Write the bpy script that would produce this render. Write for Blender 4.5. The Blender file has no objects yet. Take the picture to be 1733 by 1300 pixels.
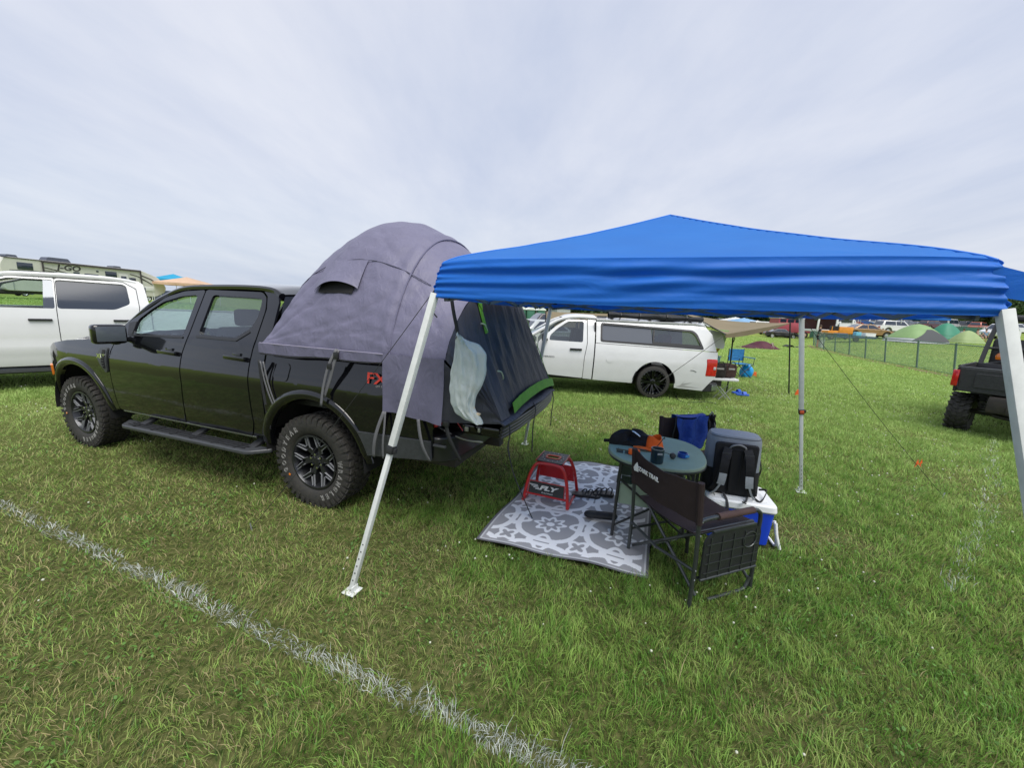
import bpy, bmesh, math, random
import numpy as np
from mathutils import Vector, Matrix
R = math.radians
random.seed(7)
rng = np.random.default_rng(11)
SC = bpy.context.scene
COL = SC.collection

# ------------------------------------------------------------------ camera
F_PX, PITCH, ROLL, CAM_H = 663.76, 0.1806, 0.0451, 1.672
_c, _s = math.cos(PITCH), math.sin(PITCH)
FWD = Vector((0, _c, -_s)); _up = Vector((0, _s, _c)); _r = Vector((1, 0, 0))
RGT = _r*math.cos(ROLL) + _up*math.sin(ROLL)
UPV = -_r*math.sin(ROLL) + _up*math.cos(ROLL)
cd = bpy.data.cameras.new('camera'); cam = bpy.data.objects.new('camera', cd); COL.objects.link(cam)
cd.sensor_fit = 'HORIZONTAL'; cd.sensor_width = 36; cd.lens = F_PX/1733*36
cd.clip_start = .05; cd.clip_end = 3000
m3 = Matrix((RGT, UPV, -FWD)).transposed()
cam.matrix_world = Matrix.Translation((0, 0, CAM_H)) @ m3.to_4x4()
SC.camera = cam

# ------------------------------------------------------------------ sky, sun, exposure
SUN_EL, SUN_AZ = R(64), R(150)
W = bpy.data.worlds.new('World'); SC.world = W; W.use_nodes = True
nt = W.node_tree; nt.nodes.clear()
N = nt.nodes.new; L = nt.links.new
out = N('ShaderNodeOutputWorld'); bg = N('ShaderNodeBackground'); L(bg.outputs[0], out.inputs[0])
sky = N('ShaderNodeTexSky'); sky.sky_type = 'NISHITA'; sky.sun_disc = False
sky.sun_elevation = SUN_EL; sky.sun_rotation = SUN_AZ; sky.air_density = 1.4; sky.dust_density = 3.0
tc = N('ShaderNodeTexCoord')
sep = N('ShaderNodeSeparateXYZ'); L(tc.outputs['Generated'], sep.inputs[0])
# overcast deck: project the view direction on a flat layer so that the streaks converge to the horizon
zz = N('ShaderNodeMath'); zz.operation = 'MAXIMUM'; zz.inputs[1].default_value = 0.0; L(sep.outputs[2], zz.inputs[0])
za = N('ShaderNodeMath'); za.operation = 'ADD'; za.inputs[1].default_value = .12; L(zz.outputs[0], za.inputs[0])
dx = N('ShaderNodeMath'); dx.operation = 'DIVIDE'; L(sep.outputs[0], dx.inputs[0]); L(za.outputs[0], dx.inputs[1])
dy = N('ShaderNodeMath'); dy.operation = 'DIVIDE'; L(sep.outputs[1], dy.inputs[0]); L(za.outputs[0], dy.inputs[1])
cmb = N('ShaderNodeCombineXYZ'); L(dx.outputs[0], cmb.inputs[0]); L(dy.outputs[0], cmb.inputs[1])
mp = N('ShaderNodeMapping'); mp.inputs['Rotation'].default_value = (0, 0, R(24)); mp.inputs['Scale'].default_value = (.62, .36, 1)
L(cmb.outputs[0], mp.inputs[0])
n1 = N('ShaderNodeTexNoise'); n1.inputs['Scale'].default_value = 1.1; n1.inputs['Detail'].default_value = 7; n1.inputs['Roughness'].default_value = .52
n1.inputs['Distortion'].default_value = .5; L(mp.outputs[0], n1.inputs[0])
mp2 = N('ShaderNodeMapping'); mp2.inputs['Rotation'].default_value = (0, 0, R(-32)); mp2.inputs['Scale'].default_value = (1.9, .75, 1)
L(cmb.outputs[0], mp2.inputs[0])
n2 = N('ShaderNodeTexNoise'); n2.inputs['Scale'].default_value = 1.5; n2.inputs['Detail'].default_value = 9; n2.inputs['Roughness'].default_value = .6; L(mp2.outputs[0], n2.inputs[0])
mxn = N('ShaderNodeMix'); mxn.data_type = 'FLOAT'; mxn.inputs[0].default_value = .33
L(n1.outputs['Fac'], mxn.inputs[2]); L(n2.outputs['Fac'], mxn.inputs[3])
cr = N('ShaderNodeValToRGB'); e = cr.color_ramp.elements
e[0].position = .36; e[0].color = (.385, .425, .535, 1); e[1].position = .64; e[1].color = (.545, .56, .62, 1)
L(mxn.outputs[0], cr.inputs[0])
# thinner, bluer cloud low on the left, grey-white haze towards the horizon
hz = N('ShaderNodeMapRange'); hz.inputs[1].default_value = 0.0; hz.inputs[2].default_value = .28
hz.inputs[3].default_value = .5; hz.inputs[4].default_value = 0.0; L(sep.outputs[2], hz.inputs[0])
azr = N('ShaderNodeMapRange'); azr.inputs[1].default_value = -.75; azr.inputs[2].default_value = .6; L(sep.outputs[0], azr.inputs[0])
hc = N('ShaderNodeMix'); hc.data_type = 'RGBA'; hc.inputs[6].default_value = (.38, .46, .57, 1); hc.inputs[7].default_value = (.57, .585, .61, 1)
L(azr.outputs[0], hc.inputs[0])
mh = N('ShaderNodeMix'); mh.data_type = 'RGBA'; L(hz.outputs[0], mh.inputs[0]); L(cr.outputs[0], mh.inputs[6]); L(hc.outputs[2], mh.inputs[7])
sk = N('ShaderNodeVectorMath'); sk.operation = 'SCALE'; sk.inputs['Scale'].default_value = .10; L(sky.outputs[0], sk.inputs[0])
mx = N('ShaderNodeMix'); mx.data_type = 'RGBA'; mx.inputs[0].default_value = .88; L(sk.outputs[0], mx.inputs[6]); L(mh.outputs[2], mx.inputs[7])
L(mx.outputs[2], bg.inputs[0]); bg.inputs[1].default_value = 1.0
sd = bpy.data.lights.new('sun', 'SUN'); sd.energy = 2.4; sd.angle = R(42); sd.color = (1, .965, .91)
so = bpy.data.objects.new('sun', sd); COL.objects.link(so)
sdir = Vector((math.sin(SUN_AZ)*math.cos(SUN_EL), math.cos(SUN_AZ)*math.cos(SUN_EL), math.sin(SUN_EL)))
so.rotation_euler = sdir.to_track_quat('Z', 'Y').to_euler(); so.location = (0, 0, 30)
SC.view_settings.view_transform = 'Standard'; SC.view_settings.look = 'None'
SC.view_settings.exposure = 0.62; SC.view_settings.gamma = 1
SC.render.engine = 'CYCLES'

# ------------------------------------------------------------------ terrain
def sst(x, a, b):
    t = np.clip((x-a)/(b-a), 0, 1); return t*t*(3-2*t)
def gz(x, y):
    x = np.asarray(x, float); y = np.asarray(y, float)
    r = np.hypot(x, y)+1e-6; az = np.degrees(np.arctan2(x, y))
    rr = 4.2*(1-np.exp(-np.maximum(r-38, 0)/110))*sst(az, 35, 41)*(1-sst(az, 110, 150))
    ll = 1.0*sst(r, 16, 48)*sst(-az, 28, 40)*(1-sst(-az, 110, 150))
    mm = .012*np.maximum(r-85, 0)*(1-sst(az, 35, 41))
    return rr+ll+np.minimum(mm, 4)
def GZ(x, y): return float(gz(x, y))
def ray(px, py): return FWD + RGT*((px-866.5)/F_PX) - UPV*((py-650)/F_PX)
def onz(px, py, z=0.0):                       # point where the sight line meets height z
    d = ray(px, py); t = (z-CAM_H)/d.z; return Vector((0, 0, CAM_H)) + d*t
def onY(px, py, Y):                           # point on the sight line at world distance Y
    d = ray(px, py); return Vector((0, 0, CAM_H)) + d*(Y/d.y)

def inpl(px, py, X, Y, a, yl):                # local (x, z) of a pixel's sight line on the plane y = yl of a placed thing
    n = Vector((-math.sin(a), math.cos(a), 0)); o = Vector((0, 0, CAM_H)); d = ray(px, py)
    t = ((Vector((X, Y, 0))+n*yl-o).dot(n))/d.dot(n); P = o+d*t-Vector((X, Y, 0))
    return P.x*math.cos(a)+P.y*math.sin(a), P.z
# ------------------------------------------------------------------ materials
MATS = {}
def mk(name, rgb, rough=.5, metal=0.0, var=0.0, vscale=8.0, bump=0.0, bscale=40.0, coat=0.0, trans=0.0, alpha=1.0, sheen=0.0,
       rgb2=None, emis=None, sss=0.0, ior=1.5, bstretch=None, spec=.5):
    if name in MATS: return MATS[name]
    m = bpy.data.materials.new(name); m.use_nodes = True; t = m.node_tree; b = t.nodes['Principled BSDF']
    b.inputs['Base Color'].default_value = (*rgb, 1); b.inputs['Roughness'].default_value = rough
    b.inputs['Metallic'].default_value = metal; b.inputs['Coat Weight'].default_value = coat; b.inputs['Coat Roughness'].default_value = .04; b.inputs['Coat IOR'].default_value = 1.42
    b.inputs['Transmission Weight'].default_value = trans; b.inputs['Alpha'].default_value = alpha; b.inputs['IOR'].default_value = ior
    b.inputs['Sheen Weight'].default_value = sheen; b.inputs['Specular IOR Level'].default_value = spec
    if emis: b.inputs['Emission Color'].default_value = (*emis, 1); b.inputs['Emission Strength'].default_value = 1
    co = t.nodes.new('ShaderNodeTexCoord')
    if var or rgb2:
        nz = t.nodes.new('ShaderNodeTexNoise'); nz.inputs['Scale'].default_value = vscale; nz.inputs['Detail'].default_value = 6
        nz.inputs['Roughness'].default_value = .62
        t.links.new(co.outputs['Object'], nz.inputs[0])
        rp = t.nodes.new('ShaderNodeValToRGB'); rp.color_ramp.elements[0].position = .33; rp.color_ramp.elements[1].position = .67
        a = rgb2 if rgb2 else tuple(max(0, c*(1-var)) for c in rgb)
        bb = rgb if rgb2 else tuple(min(1, c*(1+var)) for c in rgb)
        rp.color_ramp.elements[0].color = (*a, 1); rp.color_ramp.elements[1].color = (*bb, 1)
        t.links.new(nz.outputs['Fac'], rp.inputs[0]); t.links.new(rp.outputs[0], b.inputs['Base Color'])
        mr = t.nodes.new('ShaderNodeMapRange'); mr.inputs[3].default_value = max(0, rough-.06); mr.inputs[4].default_value = min(1, rough+.08)
        t.links.new(nz.outputs['Fac'], mr.inputs[0]); t.links.new(mr.outputs[0], b.inputs['Roughness'])
    if bump:
        nb = t.nodes.new('ShaderNodeTexNoise'); nb.inputs['Scale'].default_value = bscale; nb.inputs['Detail'].default_value = 5
        src = co.outputs['Object']
        if bstretch:
            mpp = t.nodes.new('ShaderNodeMapping'); mpp.inputs['Scale'].default_value = bstretch; t.links.new(src, mpp.inputs[0]); src = mpp.outputs[0]
        t.links.new(src, nb.inputs[0]); bu = t.nodes.new('ShaderNodeBump'); bu.inputs['Strength'].default_value = 1.0
        bu.inputs['Distance'].default_value = bump
        t.links.new(nb.outputs['Fac'], bu.inputs['Height']); t.links.new(bu.outputs[0], b.inputs['Normal'])
    MATS[name] = m; return m

def fabric(name, rgb, rgb2=None, rough=.75, fold=.012, fscale=5, stretch=(1, 1, 1), transl=0.0, weave=True, spec=.3, tcol=None):
    """woven cloth: colour mottling, soft folds and a fine weave as bump, a little light through it"""
    m = bpy.data.materials.new(name); m.use_nodes = True; t = m.node_tree; b = t.nodes['Principled BSDF']
    b.inputs['Roughness'].default_value = rough; b.inputs['Specular IOR Level'].default_value = spec
    co = t.nodes.new('ShaderNodeTexCoord'); mpp = t.nodes.new('ShaderNodeMapping'); mpp.inputs['Scale'].default_value = stretch
    t.links.new(co.outputs['Object'], mpp.inputs[0])
    nz = t.nodes.new('ShaderNodeTexNoise'); nz.inputs['Scale'].default_value = fscale; nz.inputs['Detail'].default_value = 4; nz.inputs['Distortion'].default_value = 1.2
    t.links.new(mpp.outputs[0], nz.inputs[0])
    rp = t.nodes.new('ShaderNodeValToRGB'); rp.color_ramp.elements[0].position = .3; rp.color_ramp.elements[1].position = .7
    r2 = rgb2 or tuple(c*.86 for c in rgb)
    rp.color_ramp.elements[0].color = (*r2, 1); rp.color_ramp.elements[1].color = (*rgb, 1)
    n2 = t.nodes.new('ShaderNodeTexNoise'); n2.inputs['Scale'].default_value = fscale*.8; n2.inputs['Detail'].default_value = 3
    t.links.new(co.outputs['Object'], n2.inputs[0]); t.links.new(n2.outputs['Fac'], rp.inputs[0]); t.links.new(rp.outputs[0], b.inputs['Base Color'])
    bu = t.nodes.new('ShaderNodeBump'); bu.inputs['Distance'].default_value = fold; bu.inputs['Strength'].default_value = 1
    t.links.new(nz.outputs['Fac'], bu.inputs['Height'])
    if weave:
        n3 = t.nodes.new('ShaderNodeTexNoise'); n3.inputs['Scale'].default_value = 350; t.links.new(co.outputs['Object'], n3.inputs[0])
        b2 = t.nodes.new('ShaderNodeBump'); b2.inputs['Distance'].default_value = .0006; t.links.new(n3.outputs['Fac'], b2.inputs['Height'])
        t.links.new(bu.outputs[0], b2.inputs['Normal']); t.links.new(b2.outputs[0], b.inputs['Normal'])
    else: t.links.new(bu.outputs[0], b.inputs['Normal'])
    if transl:
        tr = t.nodes.new('ShaderNodeBsdfTranslucent'); ms = t.nodes.new('ShaderNodeMixShader'); ms.inputs[0].default_value = transl
        if tcol: tr.inputs[0].default_value = (*tcol, 1)
        else: t.links.new(rp.outputs[0], tr.inputs[0])
        o = t.nodes['Material Output']
        t.links.new(b.outputs[0], ms.inputs[1]); t.links.new(tr.outputs[0], ms.inputs[2]); t.links.new(ms.outputs[0], o.inputs[0])
    MATS[name] = m; return m

def glassm(name, tint, rough=.02, mixfac=.55, trans_tint=None):
    """tinted window pane: part see-through, part mirror"""
    m = bpy.data.materials.new(name); m.use_nodes = True; t = m.node_tree; t.nodes.remove(t.nodes['Principled BSDF'])
    o = t.nodes['Material Output']; tr = t.nodes.new('ShaderNodeBsdfTransparent'); tr.inputs[0].default_value = (*tint, 1)
    gl = t.nodes.new('ShaderNodeBsdfGlossy'); gl.inputs['Roughness'].default_value = rough; gl.inputs[0].default_value = (.85, .9, .95, 1)
    df = t.nodes.new('ShaderNodeBsdfDiffuse'); df.inputs[0].default_value = (.05, .06, .08, 1)
    lw = t.nodes.new('ShaderNodeLayerWeight'); lw.inputs[0].default_value = .5
    pw_ = t.nodes.new('ShaderNodeMath'); pw_.operation = 'POWER'; pw_.inputs[1].default_value = 3.5; t.links.new(lw.outputs['Facing'], pw_.inputs[0])
    fr = t.nodes.new('ShaderNodeMath'); fr.operation = 'MULTIPLY_ADD'; fr.inputs[1].default_value = .85; fr.inputs[2].default_value = .10; t.links.new(pw_.outputs[0], fr.inputs[0])
    m1 = t.nodes.new('ShaderNodeMixShader'); m1.inputs[0].default_value = mixfac
    t.links.new(tr.outputs[0], m1.inputs[1]); t.links.new(df.outputs[0], m1.inputs[2])
    m2 = t.nodes.new('ShaderNodeMixShader'); t.links.new(fr.outputs[0], m2.inputs[0]); t.links.new(m1.outputs[0], m2.inputs[1]); t.links.new(gl.outputs[0], m2.inputs[2])
    t.links.new(m2.outputs[0], o.inputs[0]); MATS[name] = m; return m

# ------------------------------------------------------------------ mesh helpers
class MB:
    def __init__(s): s.bm = bmesh.new()
    def box(s, c, d, rot=None, bev=0.0, seg=2):
        g = bmesh.ops.create_cube(s.bm, size=1); vs = g['verts']
        M = Matrix.Translation(c) @ (rot.to_4x4() if rot is not None else Matrix.Identity(4)) @ Matrix.Diagonal((*d, 1))
        bmesh.ops.transform(s.bm, matrix=M, verts=vs)
        if bev:
            es = list({e for v in vs for e in v.link_edges})
            bmesh.ops.bevel(s.bm, geom=es, offset=bev, segments=seg, profile=.6, affect='EDGES', clamp_overlap=True)
        return s
    def poly(s, pts): s.bm.faces.new([s.bm.verts.new(p) for p in pts]); return s
    def tube(s, pts, r, n=8, closed=False, caps=True, flat=None):
        pts = [Vector(p) for p in pts]; k = len(pts); rs = r if isinstance(r, (list, tuple)) else [r]*k
        rings = []; prev = None
        for i, p in enumerate(pts):
            if closed: t = (pts[(i+1) % k]-pts[i-1])
            else: t = pts[min(i+1, k-1)]-pts[max(i-1, 0)]
            t.normalize()
            if prev is None:
                a = Vector((0, 0, 1)) if abs(t.z) < .9 else Vector((1, 0, 0)); u = t.cross(a).normalized()
            else:
                u = prev - t*prev.dot(t); u.normalize()
            prev = u; w = t.cross(u)
            ring = []
            for j in range(n):
                an = 2*math.pi*(j+.5)/n; a1, a2 = math.cos(an), math.sin(an)
                if flat: a2 *= flat
                ring.append(s.bm.verts.new(p+(u*a1+w*a2)*rs[i]))
            rings.append(ring)
        m = k if closed else k-1
        for i in range(m):
            A, B = rings[i], rings[(i+1) % k]
            for j in range(n): s.bm.faces.new((A[j], A[(j+1) % n], B[(j+1) % n], B[j]))
        if caps and not closed: s.bm.faces.new(rings[0][::-1]); s.bm.faces.new(rings[-1])
        return s
    def strap(s, pts, w, th=.003, wdir=None):
        """flat webbing along pts; wdir = direction of its width"""
        pts = [Vector(p) for p in pts]; prev = None
        for i, p in enumerate(pts):
            t = (pts[min(i+1, len(pts)-1)]-pts[max(i-1, 0)]).normalized()
            a = Vector(wdir) if wdir is not None else Vector((1, 0, 0))
            a = (a-t*a.dot(t)).normalized(); nn = t.cross(a)
            ring = [s.bm.verts.new(p+a*w*.5*x+nn*th*.5*y) for x, y in ((-1, -1), (1, -1), (1, 1), (-1, 1))]
            if prev:
                for j in range(4): s.bm.faces.new((prev[j], prev[(j+1) % 4], ring[(j+1) % 4], ring[j]))
            else: s.bm.faces.new(ring[::-1])
            prev = ring
        s.bm.faces.new(prev); return s
    def lathe(s, prof, n=24, M=Matrix.Identity(4), close=False, caps=True):
        """prof: (radius, height) along local z"""
        rings = [[s.bm.verts.new(M @ Vector((r*math.cos(2*math.pi*j/n), r*math.sin(2*math.pi*j/n), h))) for j in range(n)] for r, h in prof]
        q = len(rings)
        for i in range(q if close else q-1):
            A, B = rings[i], rings[(i+1) % q]
            for j in range(n): s.bm.faces.new((A[j], A[(j+1) % n], B[(j+1) % n], B[j]))
        if not close and caps:
            if prof[0][0] > 1e-5: s.bm.faces.new(rings[0][::-1])
            if prof[-1][0] > 1e-5: s.bm.faces.new(rings[-1])
        return s
    def grid(s, fn, nu, nv, wrapu=False):
        V = [[s.bm.verts.new(fn(i/(nu if wrapu else nu-1), j/(nv-1))) for j in range(nv)] for i in range(nu)]
        for i in range(nu if wrapu else nu-1):
            for j in range(nv-1):
                A, B = V[i], V[(i+1) % nu]
                try: s.bm.faces.new((A[j], B[j], B[j+1], A[j+1]))
                except ValueError: pass
        return s
    def prism(s, poly, a, b, f):
        """poly 2-D, f(u,v,w)->3-D, w from a to b"""
        A = [s.bm.verts.new(f(u, v, a)) for u, v in poly]; B = [s.bm.verts.new(f(u, v, b)) for u, v in poly]; n = len(poly)
        s.bm.faces.new(A); s.bm.faces.new(B[::-1])
        for i in range(n): s.bm.faces.new((A[i], B[i], B[(i+1) % n], A[(i+1) % n]))
        return s
    def panel(s, outline, holes, fmap, us=(), vs=()):
        """2-D outline with holes, cut along the given lines and bent onto fmap(u,v)"""
        b = bmesh.new()
        for lp in [outline]+list(holes):
            v = [b.verts.new((p[0], p[1], 0)) for p in lp]
            for i in range(len(v)): b.edges.new((v[i], v[(i+1) % len(v)]))
        bmesh.ops.triangle_fill(b, edges=b.edges[:], use_beauty=True)
        for k, vals in ((0, us), (1, vs)):
            for c in vals:
                co = [0, 0, 0]; co[k] = c; no = [0, 0, 0]; no[k] = 1
                bmesh.ops.bisect_plane(b, geom=b.verts[:]+b.edges[:]+b.faces[:], plane_co=co, plane_no=no, dist=1e-5)
        mp_ = {v: s.bm.verts.new(fmap(v.co.x, v.co.y)) for v in b.verts}
        for f in b.faces:
            try: s.bm.faces.new([mp_[v] for v in f.verts])
            except ValueError: pass
        b.free(); return s
    def build(s, name, m, parent=None, smooth=True, recalc=True, solid=0.0, soff=0.0, sub=0, bev=0.0, ang=35, M=None):
        bm = s.bm
        if recalc: bmesh.ops.recalc_face_normals(bm, faces=bm.faces[:])
        me = bpy.data.meshes.new(name); bm.to_mesh(me); bm.free()
        if smooth:
            me.polygons.foreach_set('use_smooth', [True]*len(me.polygons))
            if ang and not sub: me.set_sharp_from_angle(angle=R(ang))
        for q in (m if isinstance(m, (list, tuple)) else [m]): me.materials.append(q)
        o = bpy.data.objects.new(name, me); COL.objects.link(o)
        if M is not None: o.matrix_local = M
        if parent is not None: o.parent = parent
        if solid: d = o.modifiers.new('s', 'SOLIDIFY'); d.thickness = solid; d.offset = soff; e2 = o.modifiers.new('e', 'EDGE_SPLIT'); e2.split_angle = R(38)
        if bev: d = o.modifiers.new('b', 'BEVEL'); d.width = bev; d.segments = 2; d.limit_method = 'ANGLE'; d.angle_limit = R(40)
        if sub: d = o.modifiers.new('u', 'SUBSURF'); d.levels = sub; d.render_levels = sub
        return o

def tag(o, label=None, cat=None, group=None, kind=None):
    if label: o['label'] = label
    if cat: o['category'] = cat
    if group: o['group'] = group
    if kind: o['kind'] = kind
    return o
def thing(name, label, cat, loc=(0, 0, 0), rz=0.0, group=None, rot=None):
    o = bpy.data.objects.new(name, None); COL.objects.link(o); o.empty_display_size = .2
    o.location = loc; o.rotation_euler = rot if rot else (0, 0, rz)
    return tag(o, label, cat, group)
def kids(o): return [c for c in bpy.data.objects if c.parent is o]
def dup(o, loc=None, rz=None, label=None, parent=None, scale=None):
    c = o.copy(); COL.objects.link(c)
    if parent is not None: c.parent = parent
    if loc is not None: c.location = loc
    if rz is not None: c.rotation_euler = (0, 0, rz)
    if scale is not None: c.scale = scale
    if label: c['label'] = label
    for k in kids(o): dup(k, parent=c)
    return c
def text(s, size, M, name, m, parent, depth=.001, shear=0.0, bold=0.0, sx=1.0):
    cu = bpy.data.curves.new(name, 'FONT'); cu.body = s; cu.size = size; cu.extrude = depth; cu.align_x = 'CENTER'; cu.align_y = 'CENTER'
    cu.shear = shear; cu.offset = bold; cu.resolution_u = 3
    t = bpy.data.objects.new(name, cu); COL.objects.link(t)
    me = bpy.data.meshes.new_from_object(t); bpy.data.objects.remove(t); bpy.data.curves.remove(cu)
    me.name = name; me.materials.clear(); me.materials.append(m)
    o = bpy.data.objects.new(name, me); COL.objects.link(o)
    M = M @ Matrix.Diagonal((sx, 1, 1, 1)); me.transform(M); o.parent = parent
    return o
def axes(o, x, y, z): return Matrix.Translation(o) @ Matrix((Vector(x).normalized(), Vector(y).normalized(), Vector(z).normalized())).transposed().to_4x4()
def catmull(p, n=6, closed=False):
    p = [Vector(q) for q in p]; k = len(p); o = []
    for i in range(k if closed else k-1):
        a = p[(i-1) % k] if closed else p[max(i-1, 0)]; b = p[i]; c = p[(i+1) % k]; d = p[(i+2) % k] if closed else p[min(i+2, k-1)]
        for j in range(n):
            t = j/n; o.append(.5*((2*b)+(c-a)*t+(2*a-5*b+4*c-d)*t*t+(3*b-a-3*c+d)*t**3))
    if not closed: o.append(p[-1])
    return o
def arc(cx, cz, r, a0, a1, n): return [(cx+r*math.cos(R(a0+(a1-a0)*i/n)), cz+r*math.sin(R(a0+(a1-a0)*i/n))) for i in range(n+1)]
def rnd(poly, r=.03, n=4, closed=True):
    """round the corners of a 2-D polygon"""
    o = []; k = len(poly)
    for i in range(k):
        a, b, c = (Vector(poly[(i-1) % k]), Vector(poly[i]), Vector(poly[(i+1) % k]))
        u = (a-b); v = (c-b); q = min(r, u.length*.45, v.length*.45)
        p0 = b+u.normalized()*q; p1 = b+v.normalized()*q
        for j in range(n+1):
            t = j/n; o.append(tuple((1-t)**2*p0+2*t*(1-t)*b+t*t*p1))
    return o
def curve_prof(zs, ys):
    """smooth profile y(z)"""
    zf = np.linspace(zs[0]-.1, zs[-1]+.1, 800); yf = np.interp(zf, zs, ys)
    w = 21; k = np.hanning(w+2)[1:-1]; k /= k.sum(); yf = np.convolve(np.pad(yf, w//2, mode='edge'), k, 'valid')
    return lambda z: float(np.interp(z, zf, yf))
# ================================================================== SETTING: ground, grass, chalk line
LINE = [(-9.5, 4.6), (-3.99, 2.84), (-1.28, 1.76), (-.36, 1.41), (.23, 1.19), (1.2, .8)]
LINE2 = [(3.0, 2.35), (3.91, 3.01), (4.35, 3.3), (5.6, 4.3), (7.5, 5.9)]
RUG = [(-.21, 2.61), (.93, 2.26), (1.60, 4.10), (.43, 4.28)]
def seg_dist(x, y, pts):
    d = np.full(x.shape, 1e9)
    for (ax, ay), (bx, by) in zip(pts, pts[1:]):
        vx, vy = bx-ax, by-ay; t = np.clip(((x-ax)*vx+(y-ay)*vy)/(vx*vx+vy*vy), 0, 1)
        d = np.minimum(d, np.hypot(x-ax-t*vx, y-ay-t*vy))
    return d
def inpoly(x, y, P):
    r = np.zeros(x.shape, bool); n = len(P)
    for i in range(n):
        x1, y1 = P[i]; x2, y2 = P[(i+1) % n]
        c = ((y1 > y) != (y2 > y)) & (x < (x2-x1)*(y-y1)/(y2-y1+1e-12)+x1); r ^= c
    return r
def vnoise(x, y, sc, seed=0):
    """smooth value noise, numpy"""
    r = np.random.default_rng(seed); T = r.random((256, 256)); x = x*sc+57.3; y = y*sc+31.7
    xi = np.floor(x).astype(int); yi = np.floor(y).astype(int); fx = x-xi; fy = y-yi
    fx = fx*fx*(3-2*fx); fy = fy*fy*(3-2*fy); g = lambda a, b: T[a % 256, b % 256]
    return (g(xi, yi)*(1-fx)+g(xi+1, yi)*fx)*(1-fy)+(g(xi, yi+1)*(1-fx)+g(xi+1, yi+1)*fx)*fy
def fbm(x, y, sc, seed=0, o=3):
    v = 0; a = 1; s = 0
    for i in range(o): v = v+a*vnoise(x, y, sc*2**i, seed+i); s += a; a *= .55
    return v/s

def ground_mat():
    m = bpy.data.materials.new('grass_ground'); m.use_nodes = True; t = m.node_tree; b = t.nodes['Principled BSDF']; b.inputs['Roughness'].default_value = .95
    b.inputs['Specular IOR Level'].default_value = .1
    ge = t.nodes.new('ShaderNodeNewGeometry')
    def nz(sc, det=5, st=(1, 1, 1)):
        mpp = t.nodes.new('ShaderNodeMapping'); mpp.inputs['Scale'].default_value = st; t.links.new(ge.outputs['Position'], mpp.inputs[0])
        n = t.nodes.new('ShaderNodeTexNoise'); n.inputs['Scale'].default_value = sc; n.inputs['Detail'].default_value = det; t.links.new(mpp.outputs[0], n.inputs[0]); return n
    def ramp(n, a, ca, b_, cb):
        r = t.nodes.new('ShaderNodeValToRGB'); r.color_ramp.elements[0].position = a; r.color_ramp.elements[0].color = (*ca, 1)
        r.color_ramp.elements[1].position = b_; r.color_ramp.elements[1].color = (*cb, 1); t.links.new(n.outputs['Fac'], r.inputs[0]); return r
    r1 = ramp(nz(.35, 8), .35, (.13, .20, .035), .68, (.26, .32, .075))
    r2 = ramp(nz(14, 8), .3, (.13, .20, .035), .72, (.28, .34, .085))
    mx_ = t.nodes.new('ShaderNodeMix'); mx_.data_type = 'RGBA'; mx_.inputs[0].default_value = .5
    t.links.new(r1.outputs[0], mx_.inputs[6]); t.links.new(r2.outputs[0], mx_.inputs[7])
    # brown soil and thatch under the near blades
    ln = t.nodes.new('ShaderNodeVectorMath'); ln.operation = 'LENGTH'; t.links.new(ge.outputs['Position'], ln.inputs[0])
    mr = t.nodes.new('ShaderNodeMapRange'); mr.inputs[1].default_value = 5; mr.inputs[2].default_value = 26; t.links.new(ln.outputs['Value'], mr.inputs[0])
    so_ = ramp(nz(30, 6), .35, (.04, .055, .014), .7, (.12, .12, .045))
    m2 = t.nodes.new('ShaderNodeMix'); m2.data_type = 'RGBA'; t.links.new(mr.outputs[0], m2.inputs[0]); t.links.new(so_.outputs[0], m2.inputs[6]); t.links.new(mx_.outputs[2], m2.inputs[7])
    t.links.new(m2.outputs[2], b.inputs['Base Color'])
    bu = t.nodes.new('ShaderNodeBump'); bu.inputs['Distance'].default_value = .05; t.links.new(nz(9, 8).outputs['Fac'], bu.inputs['Height']); t.links.new(bu.outputs[0], b.inputs['Normal'])
    return m
def make_ground():
    rad = [0, 1, 2, 3, 4.5, 6, 8, 11, 15, 20, 26, 32, 38, 44, 52, 60, 70, 85, 105, 130, 170, 240, 400, 800, 1500]
    na = 120; v = [(0, 0, 0)]; f = []
    for r in rad[1:]:
        for j in range(na):
            a = 2*math.pi*j/na; x, y = r*math.sin(a), r*math.cos(a); v.append((x, y, GZ(x, y)))
    for j in range(na): f.append((0, 1+(j+1) % na, 1+j))
    for i in range(len(rad)-2):
        for j in range(na):
            a = 1+i*na+j; b = 1+i*na+(j+1) % na; f.append((a, b, b+na, a+na))
    me = bpy.data.meshes.new('ground'); me.from_pydata(v, [], f); me.materials.append(ground_mat())
    me.polygons.foreach_set('use_smooth', [True]*len(f))
    o = bpy.data.objects.new('ground', me); COL.objects.link(o); tag(o, kind='structure'); me.flip_normals() if me.polygons[0].normal.z < 0 else None
make_ground()

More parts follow.
